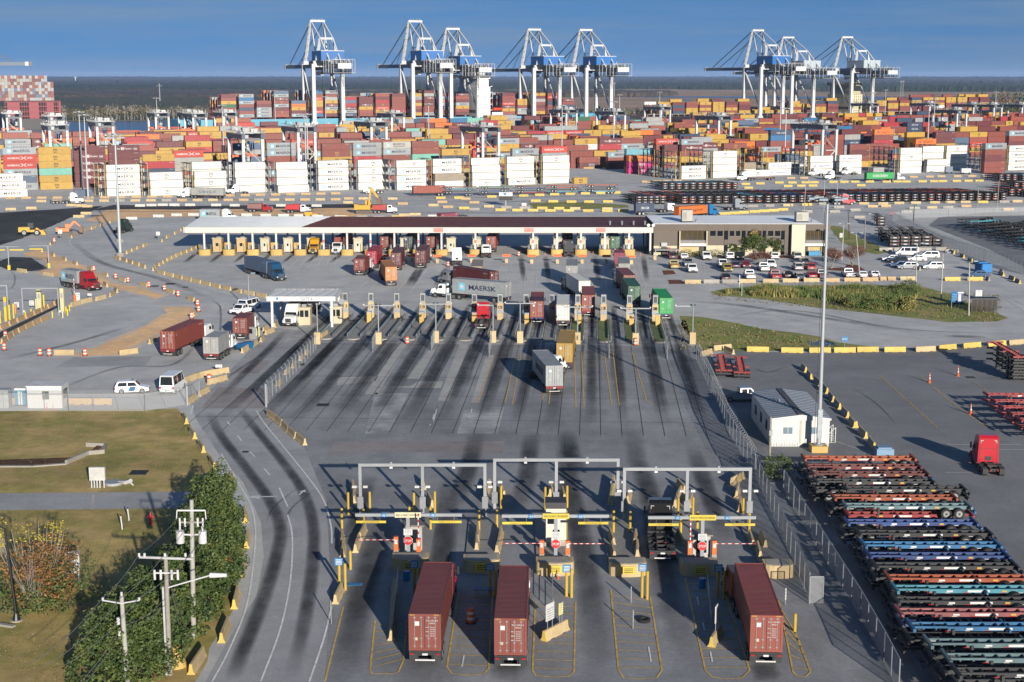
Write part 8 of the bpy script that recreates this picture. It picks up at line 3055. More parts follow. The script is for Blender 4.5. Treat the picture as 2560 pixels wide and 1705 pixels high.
for i,(x,y,w,h,mt,lab)in enumerate(((1140,1150,3.2,2.6,pm('cabinet slate',(.12,.17,.24),.5),'slate box trailer by the east white stacks'),(1350,1155,4.2,1.9,WHT,'low white tank trailer by the east racks'))):
 p=G('f',x,y)
 m=MB();m.box(-w/2,w/2,0,2.2,.7,.7+h,mt);m.box(-w/2,w/2,.1,2.1,.4,.7,DRK)
 for xx in(-w/3,w/3):m.cyl((xx,-.05,.45),(xx,.2,.45),.45,RUB,n=10)
 tag(m.build('box_trailer',loc=p),lab,'trailer')
 # CONSTRUCTION MACHINES
MYEL=pm('machine yellow',(.72,.40,.03),.5,0,.1,1.0,dirt=.2)
MORG=pm('machine orange',(.75,.25,.08),.5,0,.1,1.0,dirt=.2)
def excavator(name_lab,p,rz,paint,k,pts):
 t=thing('excavator',name_lab,'excavator',p,rz)
 m=MB()
 for y in(-1.1,1.1):
  m.prism([(-2.0,.25),(-1.7,0),(1.7,0),(2.0,.25),(2.0,.6),(1.7,.9),(-1.7,.9),(-2.0,.6)],-.3,.3,pm('track steel',(.16,.14,.12),.8),Matrix.Translation((0,y,0))@Matrix.Rotation(R(90),4,'Z')if False else Matrix(((0,1,0,0),(1,0,0,y),(0,0,1,0),(0,0,0,1))))
 m.build('tracks',t)
 m=MB()
 m.box(-2.3,1.4,-1.35,1.35,1.05,2.1,paint)
 m.box(-2.4,-1.4,-1.3,1.3,1.05,2.3,paint)
 m.box(-.6,.6,-.6,.6,.9,1.05,DRK)
 m.build('body',t)
 m=MB();m.box(.1,1.5,.3,1.35,2.1,3.1,paint);m.box(.14,1.52,.36,1.29,2.25,2.95,glass());m.box(.08,1.5,.28,1.37,3.1,3.2,paint);m.build('cab',t)
 m=MB()
 (x0,z0),(x1,z1),(x2,z2),(x3,z3)=pts
 m.beam((x0,-.3,z0),(x1,-.3,z1),.45,.75,paint,.4,.55)
 m.build('boom',t)
 m=MB()
 m.beam((x1,-.3,z1),(x2,-.3,z2),.38,.55,paint,.3,.4)
 m.cyl((x0+.6,-.3,z0+1.0),(x1-.3,-.3,z1+.3),.1,STEEL,n=6)
 st_=m.build('stick',t)
 m=MB()
 m.prism([(x2-.8,z2+.2),(x2+.5,z2+.3),(x3+.5,z3),(x3-.6,z3+.1)],-.6,.6,pm('bucket steel',(.20,.13,.08),.7),Matrix(((0,1,0,0),(1,0,0,-.3),(0,0,1,0),(0,0,0,1))))
 m.build('bucket',t)
 for o in t.children:
  pass
 t.scale=(k,k,k)
 return t
excavator('yellow excavator reaching over the red dump truck behind the canopy',G('B',170,1462),0,MYEL,1.35,((1.0,1.9),(1.6,6.2),(3.4,3.6),(3.6,2.2)))
excavator('small orange excavator at the end of the dirt strip',G('D',445,238),R(10),MORG,.95,((1.0,1.9),(2.9,4.0),(4.7,2.2),(4.8,.6)))
def dump(lab,c,x,y,rz,cabm,bedm):
 t=thing('dump_truck',lab,'dump truck',G(c,x,y),rz,'dump trucks behind the canopy')
 m=MB()
 m.prism([(1.0,.9),(1.0,2.7),(2.3,2.7),(2.7,1.95),(4.0,1.75),(4.2,.8),(1.0,.6)],-1.15,1.15,cabm)
 m.build('cab',t)
 m=MB();m.poly([(-1.0,2.36,2.6),(1.0,2.36,2.6),(1.05,2.72,2.0),(-1.05,2.72,2.0)],glass())
 for s in(-1,1):m.poly([(s*1.16,1.3,1.9),(s*1.16,2.4,1.9),(s*1.16,2.2,2.55),(s*1.16,1.3,2.55)],glass())
 m.build('window',t)
 m=MB()
 m.prism([(-3.9,1.3),(.7,1.15),(.8,2.8),(.9,2.95),(-3.8,2.7)],-1.25,1.25,bedm)
 for k in range(6):
  m.box(-1.3,1.3,-3.6+k*.8,-3.5+k*.8,1.3,2.7,bedm)
 m.box(-1.1,1.1,-3.6,.6,2.70,2.78,pm('load earth',(.22,.14,.09),.9))
 m.build('bed',t)
 m=MB();m.box(-.45,.45,-3.8,4.0,.75,1.1,DRK);m.box(-1.2,1.2,4.0,4.3,.5,.9,CHR);m.build('frame',t)
 for y in(-2.9,-1.7,3.2):
  for s in(-1,1):
   wheel_obj(t,s*.75,s*1.22,y)
 return t
dump('dark red dump truck with a ribbed grey bed behind the canopy','A',1780,1452,R(-90),PT_['red'],pm('bed faded red',(.25,.12,.11),.6,0,.2))
dump('bright red dump truck with a white cab behind the canopy','A',2040,1458,R(-90),PT_['white'],pm('bed red',(.55,.02,.03),.5,0,.1))
dump('red dump truck being loaded by the yellow excavator','B',305,1460,R(-90),PT_['white'],pm('bed dull red',(.45,.05,.04),.5,0,.15))
t=thing('road_roller','yellow road roller in front of the white cab dump truck','road roller',G('D',2135,118),R(-90))
m=MB();m.cyl((-.9,-1.2,.8),(.9,-1.2,.8),.8,MYEL,n=16);m.build('wheel',t)
m=MB();m.cyl((-.9,1.9,.65),(.9,1.9,.65),.65,pm('drum steel',(.35,.33,.3),.4,.5),n=16);m.build('drum',t)
m=MB();m.box(-.8,.8,-2.2,.3,.9,1.7,MYEL);m.box(-.95,-.75,.3,2.2,.7,1.1,MYEL);m.box(.75,.95,.3,2.2,.7,1.1,MYEL);m.build('body',t)
m=MB();m.box(-.75,.75,-.9,.5,2.7,2.8,DRK)
for x in(-.7,.7):
 for y in(-.8,.4):m.box(x-.04,x+.04,y-.04,y+.04,1.7,2.7,DRK)
m.build('canopy',t)
t=thing('motor_grader','yellow wheel loader standing on the fresh asphalt','wheel loader',G('D',218,240),R(-78))
m=MB();m.box(-1.2,1.2,-3.4,-.4,1.0,2.3,MYEL);m.box(-1.0,1.0,-3.5,-3.4,1.2,2.1,PLAS);m.box(-.8,.8,-.4,2.2,.9,1.5,MYEL);m.build('body',t)
m=MB();m.box(-.8,.8,-.9,.6,2.0,3.4,DRK);m.box(-.85,.85,-.95,.65,3.4,3.5,DRK);m.build('cab',t)
m=MB();m.prism([(2.6,.2),(3.8,.1),(3.9,.3),(3.2,1.5),(2.7,1.4)],-1.4,1.4,MYEL);m.beam((-.6,1.2,1.9),(-.6,2.8,.8),.2,.35,MYEL);m.beam((.6,1.2,1.9),(.6,2.8,.8),.2,.35,MYEL);m.build('bucket',t)
for y in(-1.9,1.5):
 for s in(-1,1):wheel_obj(t,s*.8,s*1.35,y,.78)
 # VEGETATION
from mathutils import noise as mn
def leafm(name,a,b,c=None):
 """leaf colours vary from clump to clump by a noise in the plant's own space"""
 if name in MATS:
  return MATS[name]
 m=bpy.data.materials.new(name)
 m.use_nodes=True
 nt=m.node_tree
 bs=nt.nodes['Principled BSDF']
 bs.inputs['Roughness'].default_value=.6
 bs.inputs['Specular IOR Level'].default_value=.3
 t=nt.nodes.new('ShaderNodeTexCoord')
 n=nt.nodes.new('ShaderNodeTexNoise')
 n.inputs['Scale'].default_value=.55
 n.inputs['Detail'].default_value=6
 n.inputs['Roughness'].default_value=.75
 r=nt.nodes.new('ShaderNodeValToRGB')
 els=r.color_ramp.elements
 els[0].position,els[0].color=.36,(*a,1)
 els[1].position,els[1].color=.64,(*(c or b),1)
 e=els.new(.5)
 e.color=(*b,1)
 nt.links.new(t.outputs['Object'],n.inputs['Vector'])
 nt.links.new(n.outputs['Fac'],r.inputs['Fac'])
 nt.links.new(r.outputs[0],bs.inputs['Base Color'])
 MATS[name]=m
 return m
HEDGE=leafm('hedge leaves',(.020,.040,.012),(.055,.085,.022),(.11,.12,.03))
AUT=leafm('autumn leaves',(.06,.07,.02),(.21,.09,.03),(.17,.12,.03))
YLW=leafm('yellow leaves',(.30,.22,.02),(.38,.30,.03),(.25,.22,.04))
GRN=leafm('garden leaves',(.025,.05,.015),(.06,.09,.025),(.12,.12,.03))
CRP=leafm('crape twigs',(.09,.035,.025),(.14,.06,.045),(.19,.10,.07))
REED=leafm('reed blades',(.10,.12,.03),(.19,.17,.05),(.30,.25,.10))
REEDG=leafm('green reed blades',(.04,.075,.02),(.08,.12,.03),(.16,.16,.05))
BARK=pm('bark',(.16,.12,.09),.9,0,.25,3)
PALEB=pm('pale bark',(.38,.34,.30),.9,0,.25,3)
def leaves(m,rd,ctr,rad,n,size,mat,shell=.55,lump=.35,up=False):
 """n leaf faces through an uneven ellipsoid; gaps come from a noise threshold"""
 cx_,cy_,cz_=ctr
 off=Vector((rd.random()*50,rd.random()*50,rd.random()*50))
 k=0
 tries=0
 while k<n and tries<n*6:
  tries+=1
  d=Vector((rd.gauss(0,1),rd.gauss(0,1),rd.gauss(0,1))).normalized()
  q=rd.random()**.5
  f=1+lump*mn.noise(d*1.7+off)*2
  r=(shell+(1-shell)*q)*f
  p=Vector((cx_+d.x*rad[0]*r,cy_+d.y*rad[1]*r,cz_+d.z*rad[2]*r))
  if p.z<.05 or mn.noise(p*.9+off)<-.18:
   continue
  s=size*rd.uniform(.6,1.3)
  a=Vector((rd.gauss(0,1),rd.gauss(0,1),rd.gauss(0,1)*(.6 if not up else .2))).normalized()
  b=a.cross(Vector((rd.gauss(0,1),rd.gauss(0,1),rd.gauss(0,1)))).normalized()
  m.add([p-a*s*.5,p+b*s*.3,p+a*s*.5,p-b*s*.3],[(0,1,2,3)],mat)
  k+=1
def branches(m,rd,base,h,spread,n,mat,r0=.16):
 tips=[]
 for i in range(n):
  a=rd.uniform(0,2*math.pi)
  p=Vector(base)
  d=Vector((math.cos(a)*rd.uniform(.2,1)*spread/h,math.sin(a)*rd.uniform(.2,1)*spread/h,1))
  r=r0*rd.uniform(.6,1)
  for k in range(4):
   q=p+d.normalized()*h/4+Vector((rd.uniform(-.1,.1),rd.uniform(-.1,.1),0))*h*.3
   m.cyl(p,q,r,mat,r*.65,6,cap=False)
   p,r=q,r*.65
  tips.append(p)
 return tips
def bush(name,label,cat,c,x,y,rad,n,size,mat,seed,group=None,zc=None,stems=5,extra=()):
 rd=random.Random(seed)
 p=G(c,x,y)
 t=thing(name,label,cat,p,0,group)
 m=MB()
 branches(m,rd,(0,0,0),rad[2]*1.2,rad[0]*.7,stems,BARK,.07)
 m.build('trunk',t)
 m=MB()
 leaves(m,rd,(0,0,zc if zc is not None else rad[2]*.85),rad,n,size,mat)
 for(ctr,rr,k,s,mt)in extra:
  leaves(m,rd,ctr,rr,k,s,mt,up=True)
 m.build('crown',t)
 return t
HB=[(1205,690,2.2,2.6,3.4),(1170,790,2.7,2.6,3.6),(1235,820,2.2,2.4,2.8),(1120,900,2.8,2.6,3.4),(1210,930,2.4,2.4,2.8),(1080,1010,2.6,2.4,3.0),(1150,1060,2.4,2.4,2.6),(1010,1120,2.6,2.4,2.6),(1085,1180,2.2,2.2,2.2),(930,1190,2.4,2.2,2.5),(850,1270,2.6,2.4,2.5),(965,1300,2.4,2.2,2.2),(760,1350,2.6,2.4,2.5),(860,1400,2.4,2.2,2.3),(700,1450,2.6,2.4,2.5),(790,1490,2.4,2.2,2.2),(610,1530,2.6,2.4,2.6),(700,1570,2.4,2.4,2.2),(520,1600,2.6,2.4,2.5)]
for i,(x,y,a,b,h)in enumerate(HB):
 rd=random.Random(50+i)
 ex=[((rd.uniform(-1,1),rd.uniform(-1,0),h*1.2),(.6,.6,.5),70,.2,AUT)]if i%3==0 else[]
 bush('hedge_shrub',f"dense dark green roadside shrub by the wooden poles, {ORD[i]} counted down from the road bend",'shrub','L',x+(60 if y>1000 else 10),y,(a*.9,b,h*(.92 if i<8 else 1.25)),5600,.26,HEDGE,100+i,'shrubs in the roadside hedge',zc=h*(.8 if i<8 else 1.0),extra=ex)
rd=random.Random(77)
p=G('L',190,1165)
t=thing('autumn_shrub','large multi-stemmed shrub with rusty leaves and tall yellow shoots on the lawn','shrub',p)
m=MB()
tips=branches(m,rd,(0,0,0),6.2,4.8,40,PALEB,.07)
for i in range(16):
 a=rd.uniform(-2.6,2.6)
 q=Vector((a,rd.uniform(-1,1.4),4.6))
 m.cyl(q,q+Vector((a*.25,0,rd.uniform(1.6,3.0))),.04,PALEB,.015,5,cap=False)
 tips.append(q+Vector((a*.2,0,2.0)))
m.build('trunk',t)
m=MB()
for i in range(9):
 a=rd.uniform(0,6.28)
 r=rd.uniform(.8,3.2)
 leaves(m,rd,(math.cos(a)*r,math.sin(a)*r*.8,rd.uniform(1.6,5.0)),(2.1,1.8,1.5),900,.22,[AUT,AUT,GRN][i%3])
leaves(m,rd,(0,0,1.2),(4.4,3.4,1.2),1500,.24,GRN)
for q in tips[40:]:
 leaves(m,rd,(q.x,q.y,q.z),(.5,.5,1.0),34,.2,YLW,up=True)
m.build('crown',t)
bush('fence_shrub','green bush where the two slanting fences meet','shrub','N',1300,350,(1.6,1.4,1.5),1800,.2,GRN,301)
def tree(lab,c,x,y,h,w,mat,seed,n=2200,size=.28,bark=BARK,cols=2,extra=(),name='small_tree',group=None,twig=False):
 rd=random.Random(seed)
 p=G(c,x,y)
 t=thing(name,lab,'tree',p,0,group)
 m=MB()
 if twig:
  tips=branches(m,rd,(0,0,0),h*.75,w*.55,12,bark,.09)
  for q in tips:
   for k in range(7):
    m.cyl(q-Vector((0,0,h*.15)),q+Vector((rd.uniform(-1,1)*w*.22,rd.uniform(-1,1)*w*.22,rd.uniform(.1,1)*h*.25)),.025,bark,.01,4,cap=False)
 else:
  m.cyl((0,0,0),(0,0,h*.4),.16,bark,.1,8)
  branches(m,rd,(0,0,h*.3),h*.5,w*.5,7,bark,.08)
 m.build('trunk',t)
 m=MB()
 for i in range(cols*3):
  a=rd.uniform(0,6.28)
  leaves(m,rd,(math.cos(a)*w*.24,math.sin(a)*w*.2,h*rd.uniform(.5,.78)if twig else h*rd.uniform(.3,.75)),(w*.32,w*.3,h*.2),n//(cols*3),size,mat,shell=.3)
 for e in extra:
  leaves(m,rd,*e)
 m.build('crown',t)
 return t
tree('small rounded green tree at the office wall, west one','U',1085,590,3.6,4.4,GRN,401,5000)
tree('tall green tree with yellowing top before the office windows','U',1350,600,6.2,5.6,GRN,402,9000,extra=[((-.6,-.4,5.2),(1.3,1,.9),260,.26,YLW),((.2,0,6),(1.2,1,.8),200,.2,AUT)])
tree('upright green shrub tree with two lobes by the cream tower','U',1605,590,4.8,4.6,GRN,403,5500)
tree('bare reddish crape tree in the car park island','U',1400,725,3.6,5.2,CRP,404,6000,.2,PALEB,twig=True,group='bare crape trees')
tree('bare reddish crape tree beside the tall mast, office side','W',175,640,5.2,4.6,CRP,405,6000,.2,PALEB,twig=True,group='bare crape trees')
tree('bare reddish crape tree by the leaning lamp post','W',410,612,5.2,5.0,CRP,406,6000,.2,PALEB,twig=True,group='bare crape trees')
for x,w,lab in((470,4.6,'clipped round hedge left of the first office door'),(785,4.0,'clipped round hedge right of the first office door')):
 bush('clipped_hedge',lab,'hedge','U',x,612,(w,1.4,1.1),2600,.16,GRN,410+x,zc=.6)
for c,x,y,w,h,lab in(('U',1400,610,9,1.2,'red mulch bed'),):
 pass
mul=gm('red mulch',(.16,.055,.03),.25,.05,.6,6)
for c,pts in(('U',[(840,612),(1840,605),(1840,630),(1300,632),(840,628)]),('W',[(120,655),(560,690),(560,660),(460,600),(350,595),(330,625),(130,640)]),('U',[(80,800),(230,800),(280,850),(110,862)]),('U',[(160,930),(340,930),(410,985),(180,985)])):
 sheet('planting_bed',outline(c,pts,.1),mul,.03)
rd=random.Random(31)
for mat,outl,n,h in((REED,[(300,625),(560,605),(1000,603),(1500,600),(1640,625),(1600,720),(1560,760),(1200,745),(1050,700),(780,672),(520,662),(310,648)],10000,1.45),(REEDG,[(330,625),(600,605),(900,610),(1500,606),(1640,610),(1580,690),(1480,700),(1450,755),(1180,742),(1100,700),(850,670),(480,655)],9000,1.5)):
 poly=[G('F',*q)for q in outl]
 xs_,ys_=[q.x for q in poly],[q.y for q in poly]
 def inside(x,y):
  c=False
  j=len(poly)-1
  for i in range(len(poly)):
   if(poly[i].y>y)!=(poly[j].y>y)and x<(poly[j].x-poly[i].x)*(y-poly[i].y)/(poly[j].y-poly[i].y)+poly[i].x:
    c=not c
   j=i
  return c
 m=MB()
 k=0
 while k<n:
  x,y=rd.uniform(min(xs_),max(xs_)),rd.uniform(min(ys_),max(ys_))
  if not inside(x,y):
   continue
  nn=mn.noise(Vector((x*.16,y*.16,3 if mat is REED else 9)))
  if nn<-.12:
   k+=.3
   continue
  hh=h*(.55+.9*max(0,nn+.15))*rd.uniform(.6,1.25)
  a=rd.uniform(0,6.28)
  w=rd.uniform(.06,.13)
  lx,ly=rd.gauss(0,.22)*hh,rd.gauss(0,.22)*hh
  m.add([(x-math.cos(a)*w,y-math.sin(a)*w,0),(x+math.cos(a)*w,y+math.sin(a)*w,0),(x+lx,y+ly,hh)],[(0,1,2)],mat)
  k+=1
 struct(m.build('reeds'),'stuff','tall mixed reeds filling the wet verge')
bush('verge_bush','dark bush among the reeds below the small orange barrier','bush','F',1555,660,(2.4,2.2,1.9),2200,.24,HEDGE,501)
bush('verge_bush','broad green bush in the middle of the reeds','bush','F',1345,745,(5.2,2.4,1.7),3600,.26,REEDG,502)
bush('verge_bush','tan pampas clump at the end of the reeds','bush','F',1550,755,(1.9,1.6,1.5),2000,.3,REED,503)
m=MB()
rd=random.Random(41)
gts=[leafm('lawn tuft',(.09,.09,.03),(.16,.13,.05),(.22,.17,.08))]
for i in range(5200):
 x,y=rd.uniform(0,1180),rd.uniform(70,1568)
 if 505<y<625 or(x>900 and y>600)or x>1000+(y-70)*.25:
  continue
 p=G('L',x,y)
 if mn.noise(p*.25)<-.05:
  continue
 for q in range(3):
  a=rd.uniform(0,6.28)
  s=rd.uniform(.05,.13)
  m.add([p+Vector((math.cos(a)*.05,math.sin(a)*.05,.01)),p+Vector((-math.cos(a)*.05,-math.sin(a)*.05,.01)),p+Vector((rd.uniform(-.08,.08),rd.uniform(-.08,.08),s))],[(0,1,2)],gts[0])
for i in range(2600):
 c=((0,800,1200,1030),(200,600,2250,835))[i%3>0]
 p=G('F',rd.uniform(c[0],c[2]),rd.uniform(c[1],c[3]))
 X,Yp=proj(p)
 fx,fy=(X-1700)*2.7384,(Yp-500)*2.7384
 if(fy<840 and not(fy>625+abs(fx-1150)*.02 and fy<660+fx*.085 and fx<2200))or(fy>840 and not(fx<150+(fy-800)*5)):
  continue
 for q in range(4):
  a=rd.uniform(0,6.28)
  s=rd.uniform(.12,.4)
  m.add([p+Vector((math.cos(a)*.12,math.sin(a)*.12,.01)),p+Vector((-math.cos(a)*.12,-math.sin(a)*.12,.01)),p+Vector((rd.uniform(-.2,.2),rd.uniform(-.2,.2),s))],[(0,1,2)],gts[0])
struct(m.build('grass'),'stuff','short grass tufts over the lawn')
# far land: bank trees, pines, woods to the horizon
BNK=leafm('bank leaves',(.05,.055,.022),(.095,.085,.035),(.14,.10,.045))
TWG=leafm('bare bank twigs',(.13,.11,.085),(.17,.14,.11),(.11,.10,.06))
PIN=leafm('pine needles',(.022,.042,.016),(.045,.068,.022),(.11,.07,.025))
for mt_ in(BNK,TWG,PIN):
 for nd in mt_.node_tree.nodes:
  if nd.type=='TEX_NOISE':
   nd.inputs['Scale'].default_value=.06
m=MB()
rd=random.Random(61)
def fartree(m,p,h,w,mat,n,size,trunk=PALEB,bare=False):
 m.cyl(p,p+Vector((rd.uniform(-.5,.5),0,h*(.95 if bare else .6))),.35,trunk,.12,5,cap=False)
 if bare:
  for k in range(5):
   a=p+Vector((0,0,h*rd.uniform(.35,.6)))
   m.cyl(a,a+Vector((rd.uniform(-1,1)*w*.5,rd.uniform(-1,1)*w*.3,h*rd.uniform(.25,.45))),.2,trunk,.06,4,cap=False)
 for k in range(n):
  q=p+Vector((rd.gauss(0,.3)*w,rd.gauss(0,.3)*w,h*rd.uniform(.3 if not bare else .45,1.0)))
  s=size*rd.uniform(.6,1.4)
  a=Vector((rd.gauss(0,1),rd.gauss(0,1),rd.gauss(0,1)*.7)).normalized()
  b=a.cross(Vector((rd.gauss(0,1),rd.gauss(0,1),rd.gauss(0,1)))).normalized()
  m.add([q-a*s,q+b*s*.6,q+a*s,q-b*s*.6],[(0,1,2,3)],mat)
def bankd(s):
 pts=[(-2500,403),(-250,428),(0,403),(200,333),(500,243),(900,203),(3000,193)]
 for(a,b),(c,d)in zip(pts,pts[1:]):
  if a<=s<=c:
   return b+(d-b)*(s-a)/(c-a)
 return 300
s=-1000
while s<620:
 for r in range(5):
  d=bankd(s)+14+r*13+rd.uniform(-4,4)
  p=Y(s+rd.uniform(-4,4),d,-2.5)
  if inview(p)and not(-230<s<210 and r==0 and rd.random()<.6):
   k=rd.random()
   if s<250:
    fartree(m,p,rd.uniform(9,16),rd.uniform(6,9),BNK if k<.5 else TWG,26,1.1,bare=k>.4)
   else:
    fartree(m,p,rd.uniform(6,11),rd.uniform(6,9),BNK if k<.75 else TWG,22,1.2,bare=k>.7)
 s+=7.5
struct(m.build('riverbank_woods'),'stuff','bare and scrubby woods along the far river bank')
m=MB()
s=585
while s<1500:
 for r in range(9):
  d=26+r*22+rd.uniform(-8,8)
  p=Y(s+rd.uniform(-6,6),d,-1)
  if inview(p):
   k=rd.random()
   hh=rd.uniform(9,14)+r*1.0+(5 if s>820 else 0)
   fartree(m,p,hh,rd.uniform(7,10),PIN if k<.7 else(BNK if k<.85 else AUT),42,1.35,BARK)
 s+=10
struct(m.build('pine_woods'),'stuff','dense pines and oaks behind the east end of the yard')
sheet('riverbank',[Y(560,6),Y(2500,6),Y(2500,330),Y(900,300),Y(640,120)],scrub_mat,-1.4)
def canopy(name,y0,y1,rows,cols,h,mat,mask,seed):
 vs,fs=[],[]
 rd=random.Random(seed)
 for j in range(rows):
  Yj=y0*(y1/y0)**(j/(rows-1))
  for i in range(cols):
   x=(i/(cols-1)-.5)*.86*Yj
   n1=mn.noise(Vector((x*.0012,Yj*.0007,seed)))
   n2=mn.noise(Vector((x*.012,Yj*.006,seed+5)))
   hh=h*(.75+.3*n1+.35*n2)+rd.uniform(-.22,.22)*h
   if mask(x,Yj,n1)<0 or j in(0,rows-1):
    hh=-8
   vs.append((x+rd.uniform(-.3,.3)*.86*Yj/cols,Yj+rd.uniform(-.2,.2)*Yj*(y1/y0-1)/rows*.5,hh-2))
 for j in range(rows-1):
  for i in range(cols-1):
   a=j*cols+i
   fs.append((a,a+1,a+cols+1,a+cols))
 me=bpy.data.meshes.new(name)
 me.from_pydata(vs,[],fs)
 me.materials.append(mat)
 o=bpy.data.objects.new(name,me)
 COL.objects.link(o)
 return struct(o,'stuff','far woods between the marshes and the horizon')
def woodm(name,a,b,c,sc):
 m=leafm(name,a,b,c)
 for nd in m.node_tree.nodes:
  if nd.type=='TEX_NOISE':
   nd.inputs['Scale'].default_value=sc
 return m
canopy('far_woods',4300,7200,34,620,13,woodm('dark far woods',(.022,.034,.018),(.035,.046,.024),(.055,.05,.03),.004),lambda x,y,n:(n+(.5 if x<-700 else-.05)if y<5000 else n+.6),3)
canopy('far_woods',7000,13000,26,620,17,woodm('brown far woods',(.05,.045,.036),(.07,.058,.044),(.045,.05,.034),.003),lambda x,y,n:n+(.6 if x<1500 else .12),13)
canopy('far_woods',13000,24000,16,620,30,woodm('distant woods',(.03,.04,.026),(.04,.047,.03),(.05,.05,.035),.002),lambda x,y,n:1,23)
canopy('far_woods',1800,2950,30,420,6.5,woodm('low scrub woods',(.04,.05,.02),(.075,.07,.03),(.11,.085,.045),.02),lambda x,y,n:(n+.5 if x<-180-(y-1800)*.12 else-1),33)
canopy('far_woods',2900,4300,26,420,9,woodm('mid scrub woods',(.035,.045,.022),(.085,.065,.045),(.12,.085,.055),.008),lambda x,y,n:(n+.45 if x<-560 else n-.42),43)
wtw=at_depth('A',516,538,9000)
m=MB();m.cyl((0,0,-3),(0,0,wtw.z),2.2,WHT,n=8);m.cyl((0,0,wtw.z),(0,0,wtw.z+6),3,WHT,8,10);m.cyl((0,0,wtw.z+6),(0,0,wtw.z+12),8,WHT,2,10)
tag(m.build('water_tower',loc=(wtw.x,wtw.y,0)),'white water tower tiny on the western horizon','water tower')
for c,x,yt,yb,lab in(('A',1096,570,690,'single grey power pole above the west river bank'),('d',652,20,180,'twin grey power pole beyond the middle quay cranes'),('e',1930,0,170,'twin grey power pole beyond the easternmost crane')):
 p=G(c,x,yb+25,-2)
 m=MB()
 h=ztop(p,c,yt)
 for dx in((0,)if c=='A' else(-2.4,2.4)):
  m.cyl((dx,0,-2),(dx,0,h),1.0,STEEL,.6,6)
 m.beam((-5,0,h-4),(5,0,h-4),.5,.5,STEEL)
 tag(m.build('power_pole',loc=(p.x,p.y,0)),lab,'power pole')
 # POLES AND LAWN OBJECTS, SOUTH-WEST
WOOD=pm('weathered pole wood',(.36,.33,.28),.85,0,.18,2.0)
WOODL=pm('pale pole wood',(.48,.47,.42),.85,0,.12,2.0)
INS=pm('insulator white',(.72,.72,.72),.4)
def upole(lab,c,xb,yb,xt,yt,r,mat=WOOD):
 p=G(c,xb,yb)
 q=at_depth(c,xt,yt,p.y)
 t=thing('utility_pole',lab,'utility pole',p,0,'wooden utility poles by the hedge')
 d=Vector((q.x-p.x,0,q.z))
 m=MB()
 m.cyl((0,0,0),d,r,mat,r*.72,12)
 m.build('pole',t,smooth=True)
 return t,d
t1,d1=upole('tall pale utility pole with two transformers at the hedge','L',1077,1322,1065,555,.22,WOODL)
f=lambda d,k:d*k
m=MB()
a=f(d1,.93)
m.beam(a+Vector((-1.1,-.2,0)),a+Vector((1.1,-.2,0)),.1,.12,INS)
b=f(d1,.845)
m.beam(b+Vector((-.9,-.2,0)),b+Vector((.9,-.2,0)),.1,.12,WOOD)
for x in(-1.1,1.1):
 m.beam(a+Vector((x,-.2,0)),a+Vector((x*1.05,-.25,-.7)),.07,.07,INS)
for x in(-.9,-.5,.5,.9):
 m.cyl(b+Vector((x,-.2,-.35)),b+Vector((x,-.2,.35)),.08,INS,n=8)
m.build('crossarm',t1)
for x in(-.85,.9):
 m=MB()
 c_=f(d1,.70)
 m.cyl(c_+Vector((x,-.3,0)),c_+Vector((x,-.3,1.0)),.32,INS,n=14)
 m.cyl(c_+Vector((x,-.3,1.0)),c_+Vector((x,-.3,1.35)),.08,INS,n=8)
 m.beam(c_+Vector((0,-.1,.6)),c_+Vector((x,-.3,.7)),.1,.12,INS)
 m.build('transformer',t1)
t2,d2=upole('two-armed utility pole with a street light reaching over the road','L',945,1528,921,862,.21)
m=MB()
a=f(d2,.985)
m.beam(a+Vector((-1.9,-.2,.05)),a+Vector((2.1,-.2,-.1)),.12,.16,pm('arm pale',(.5,.5,.5),.6))
b=f(d2,.86)
m.beam(b+Vector((-.8,-.2,0)),b+Vector((.9,-.2,0)),.1,.1,INS)
for x in(-1.9,-1.5,0,1.5,2.0):
 m.cyl(a+Vector((x,-.2,.1)),a+Vector((x,-.2,.35)),.09,INS,n=8)
for x in(-.8,-.35,.45,.9):
 m.cyl(b+Vector((x,-.25,-.5)),b+Vector((x,-.25,.25)),.09,INS,n=8)
m.build('crossarm',t2)
m=MB()
c_=f(d2,.74)
e=c_+Vector((3.3,-.4,1.0))
m.beam(c_+Vector((.15,-.2,0)),e,.09,.09,INS)
m.build('lamp_arm',t2)
m=MB()
m.cyl(e,e+Vector((1.25,-.05,.03)),.2,INS,.14,10)
m.build('lamp_head',t2)
m=MB()
m.box(-.28,-.14,-.15,.15,0,d2.z*.74,pm('conduit pale',(.48,.49,.50),.5))
m.build('conduit',t2)
t3,d3=upole('lowest utility pole at the bottom of the picture','L',712,1620,676,1092,.21,WOODL)
m=MB()
a=f(d3,.97)
for s_ in(-1,1):
 m.beam(a+Vector((0,-.15,-.25)),a+Vector((s_*1.3,-.2,0)),.09,.09,INS)
 m.cyl(a+Vector((s_*1.3,-.2,0)),a+Vector((s_*1.3,-.2,.22)),.09,INS,n=8)
m.cyl(a+Vector((0,0,.25)),a+Vector((0,0,.55)),.09,INS,n=8)
m.build('crossarm',t3)
m=MB();m.cyl(f(d3,.72)+Vector((-.3,-.2,0)),f(d3,.72)+Vector((-.3,-.2,.5)),.12,INS,n=8);m.cyl(f(d3,.6)+Vector((-.28,-.2,0)),f(d3,.6)+Vector((-.28,-.2,.35)),.1,INS,n=8)
m.build('cutout_switch',t3)
L1,L2,L3=t1.location+f(d1,.93),t2.location+f(d2,.985),t3.location+f(d3,.97)
m=MB()
wire=pm('overhead wire',(.16,.16,.17),.5)
def sag(a,b,s=.5,r=.014):
 prev=None
 for i in range(11):
  t=i/10
  p=a.lerp(b,t)-Vector((0,0,s*4*t*(1-t)))
  if prev is not None:
   m.beam(prev,p,r*2,r*2,wire)
  prev=p
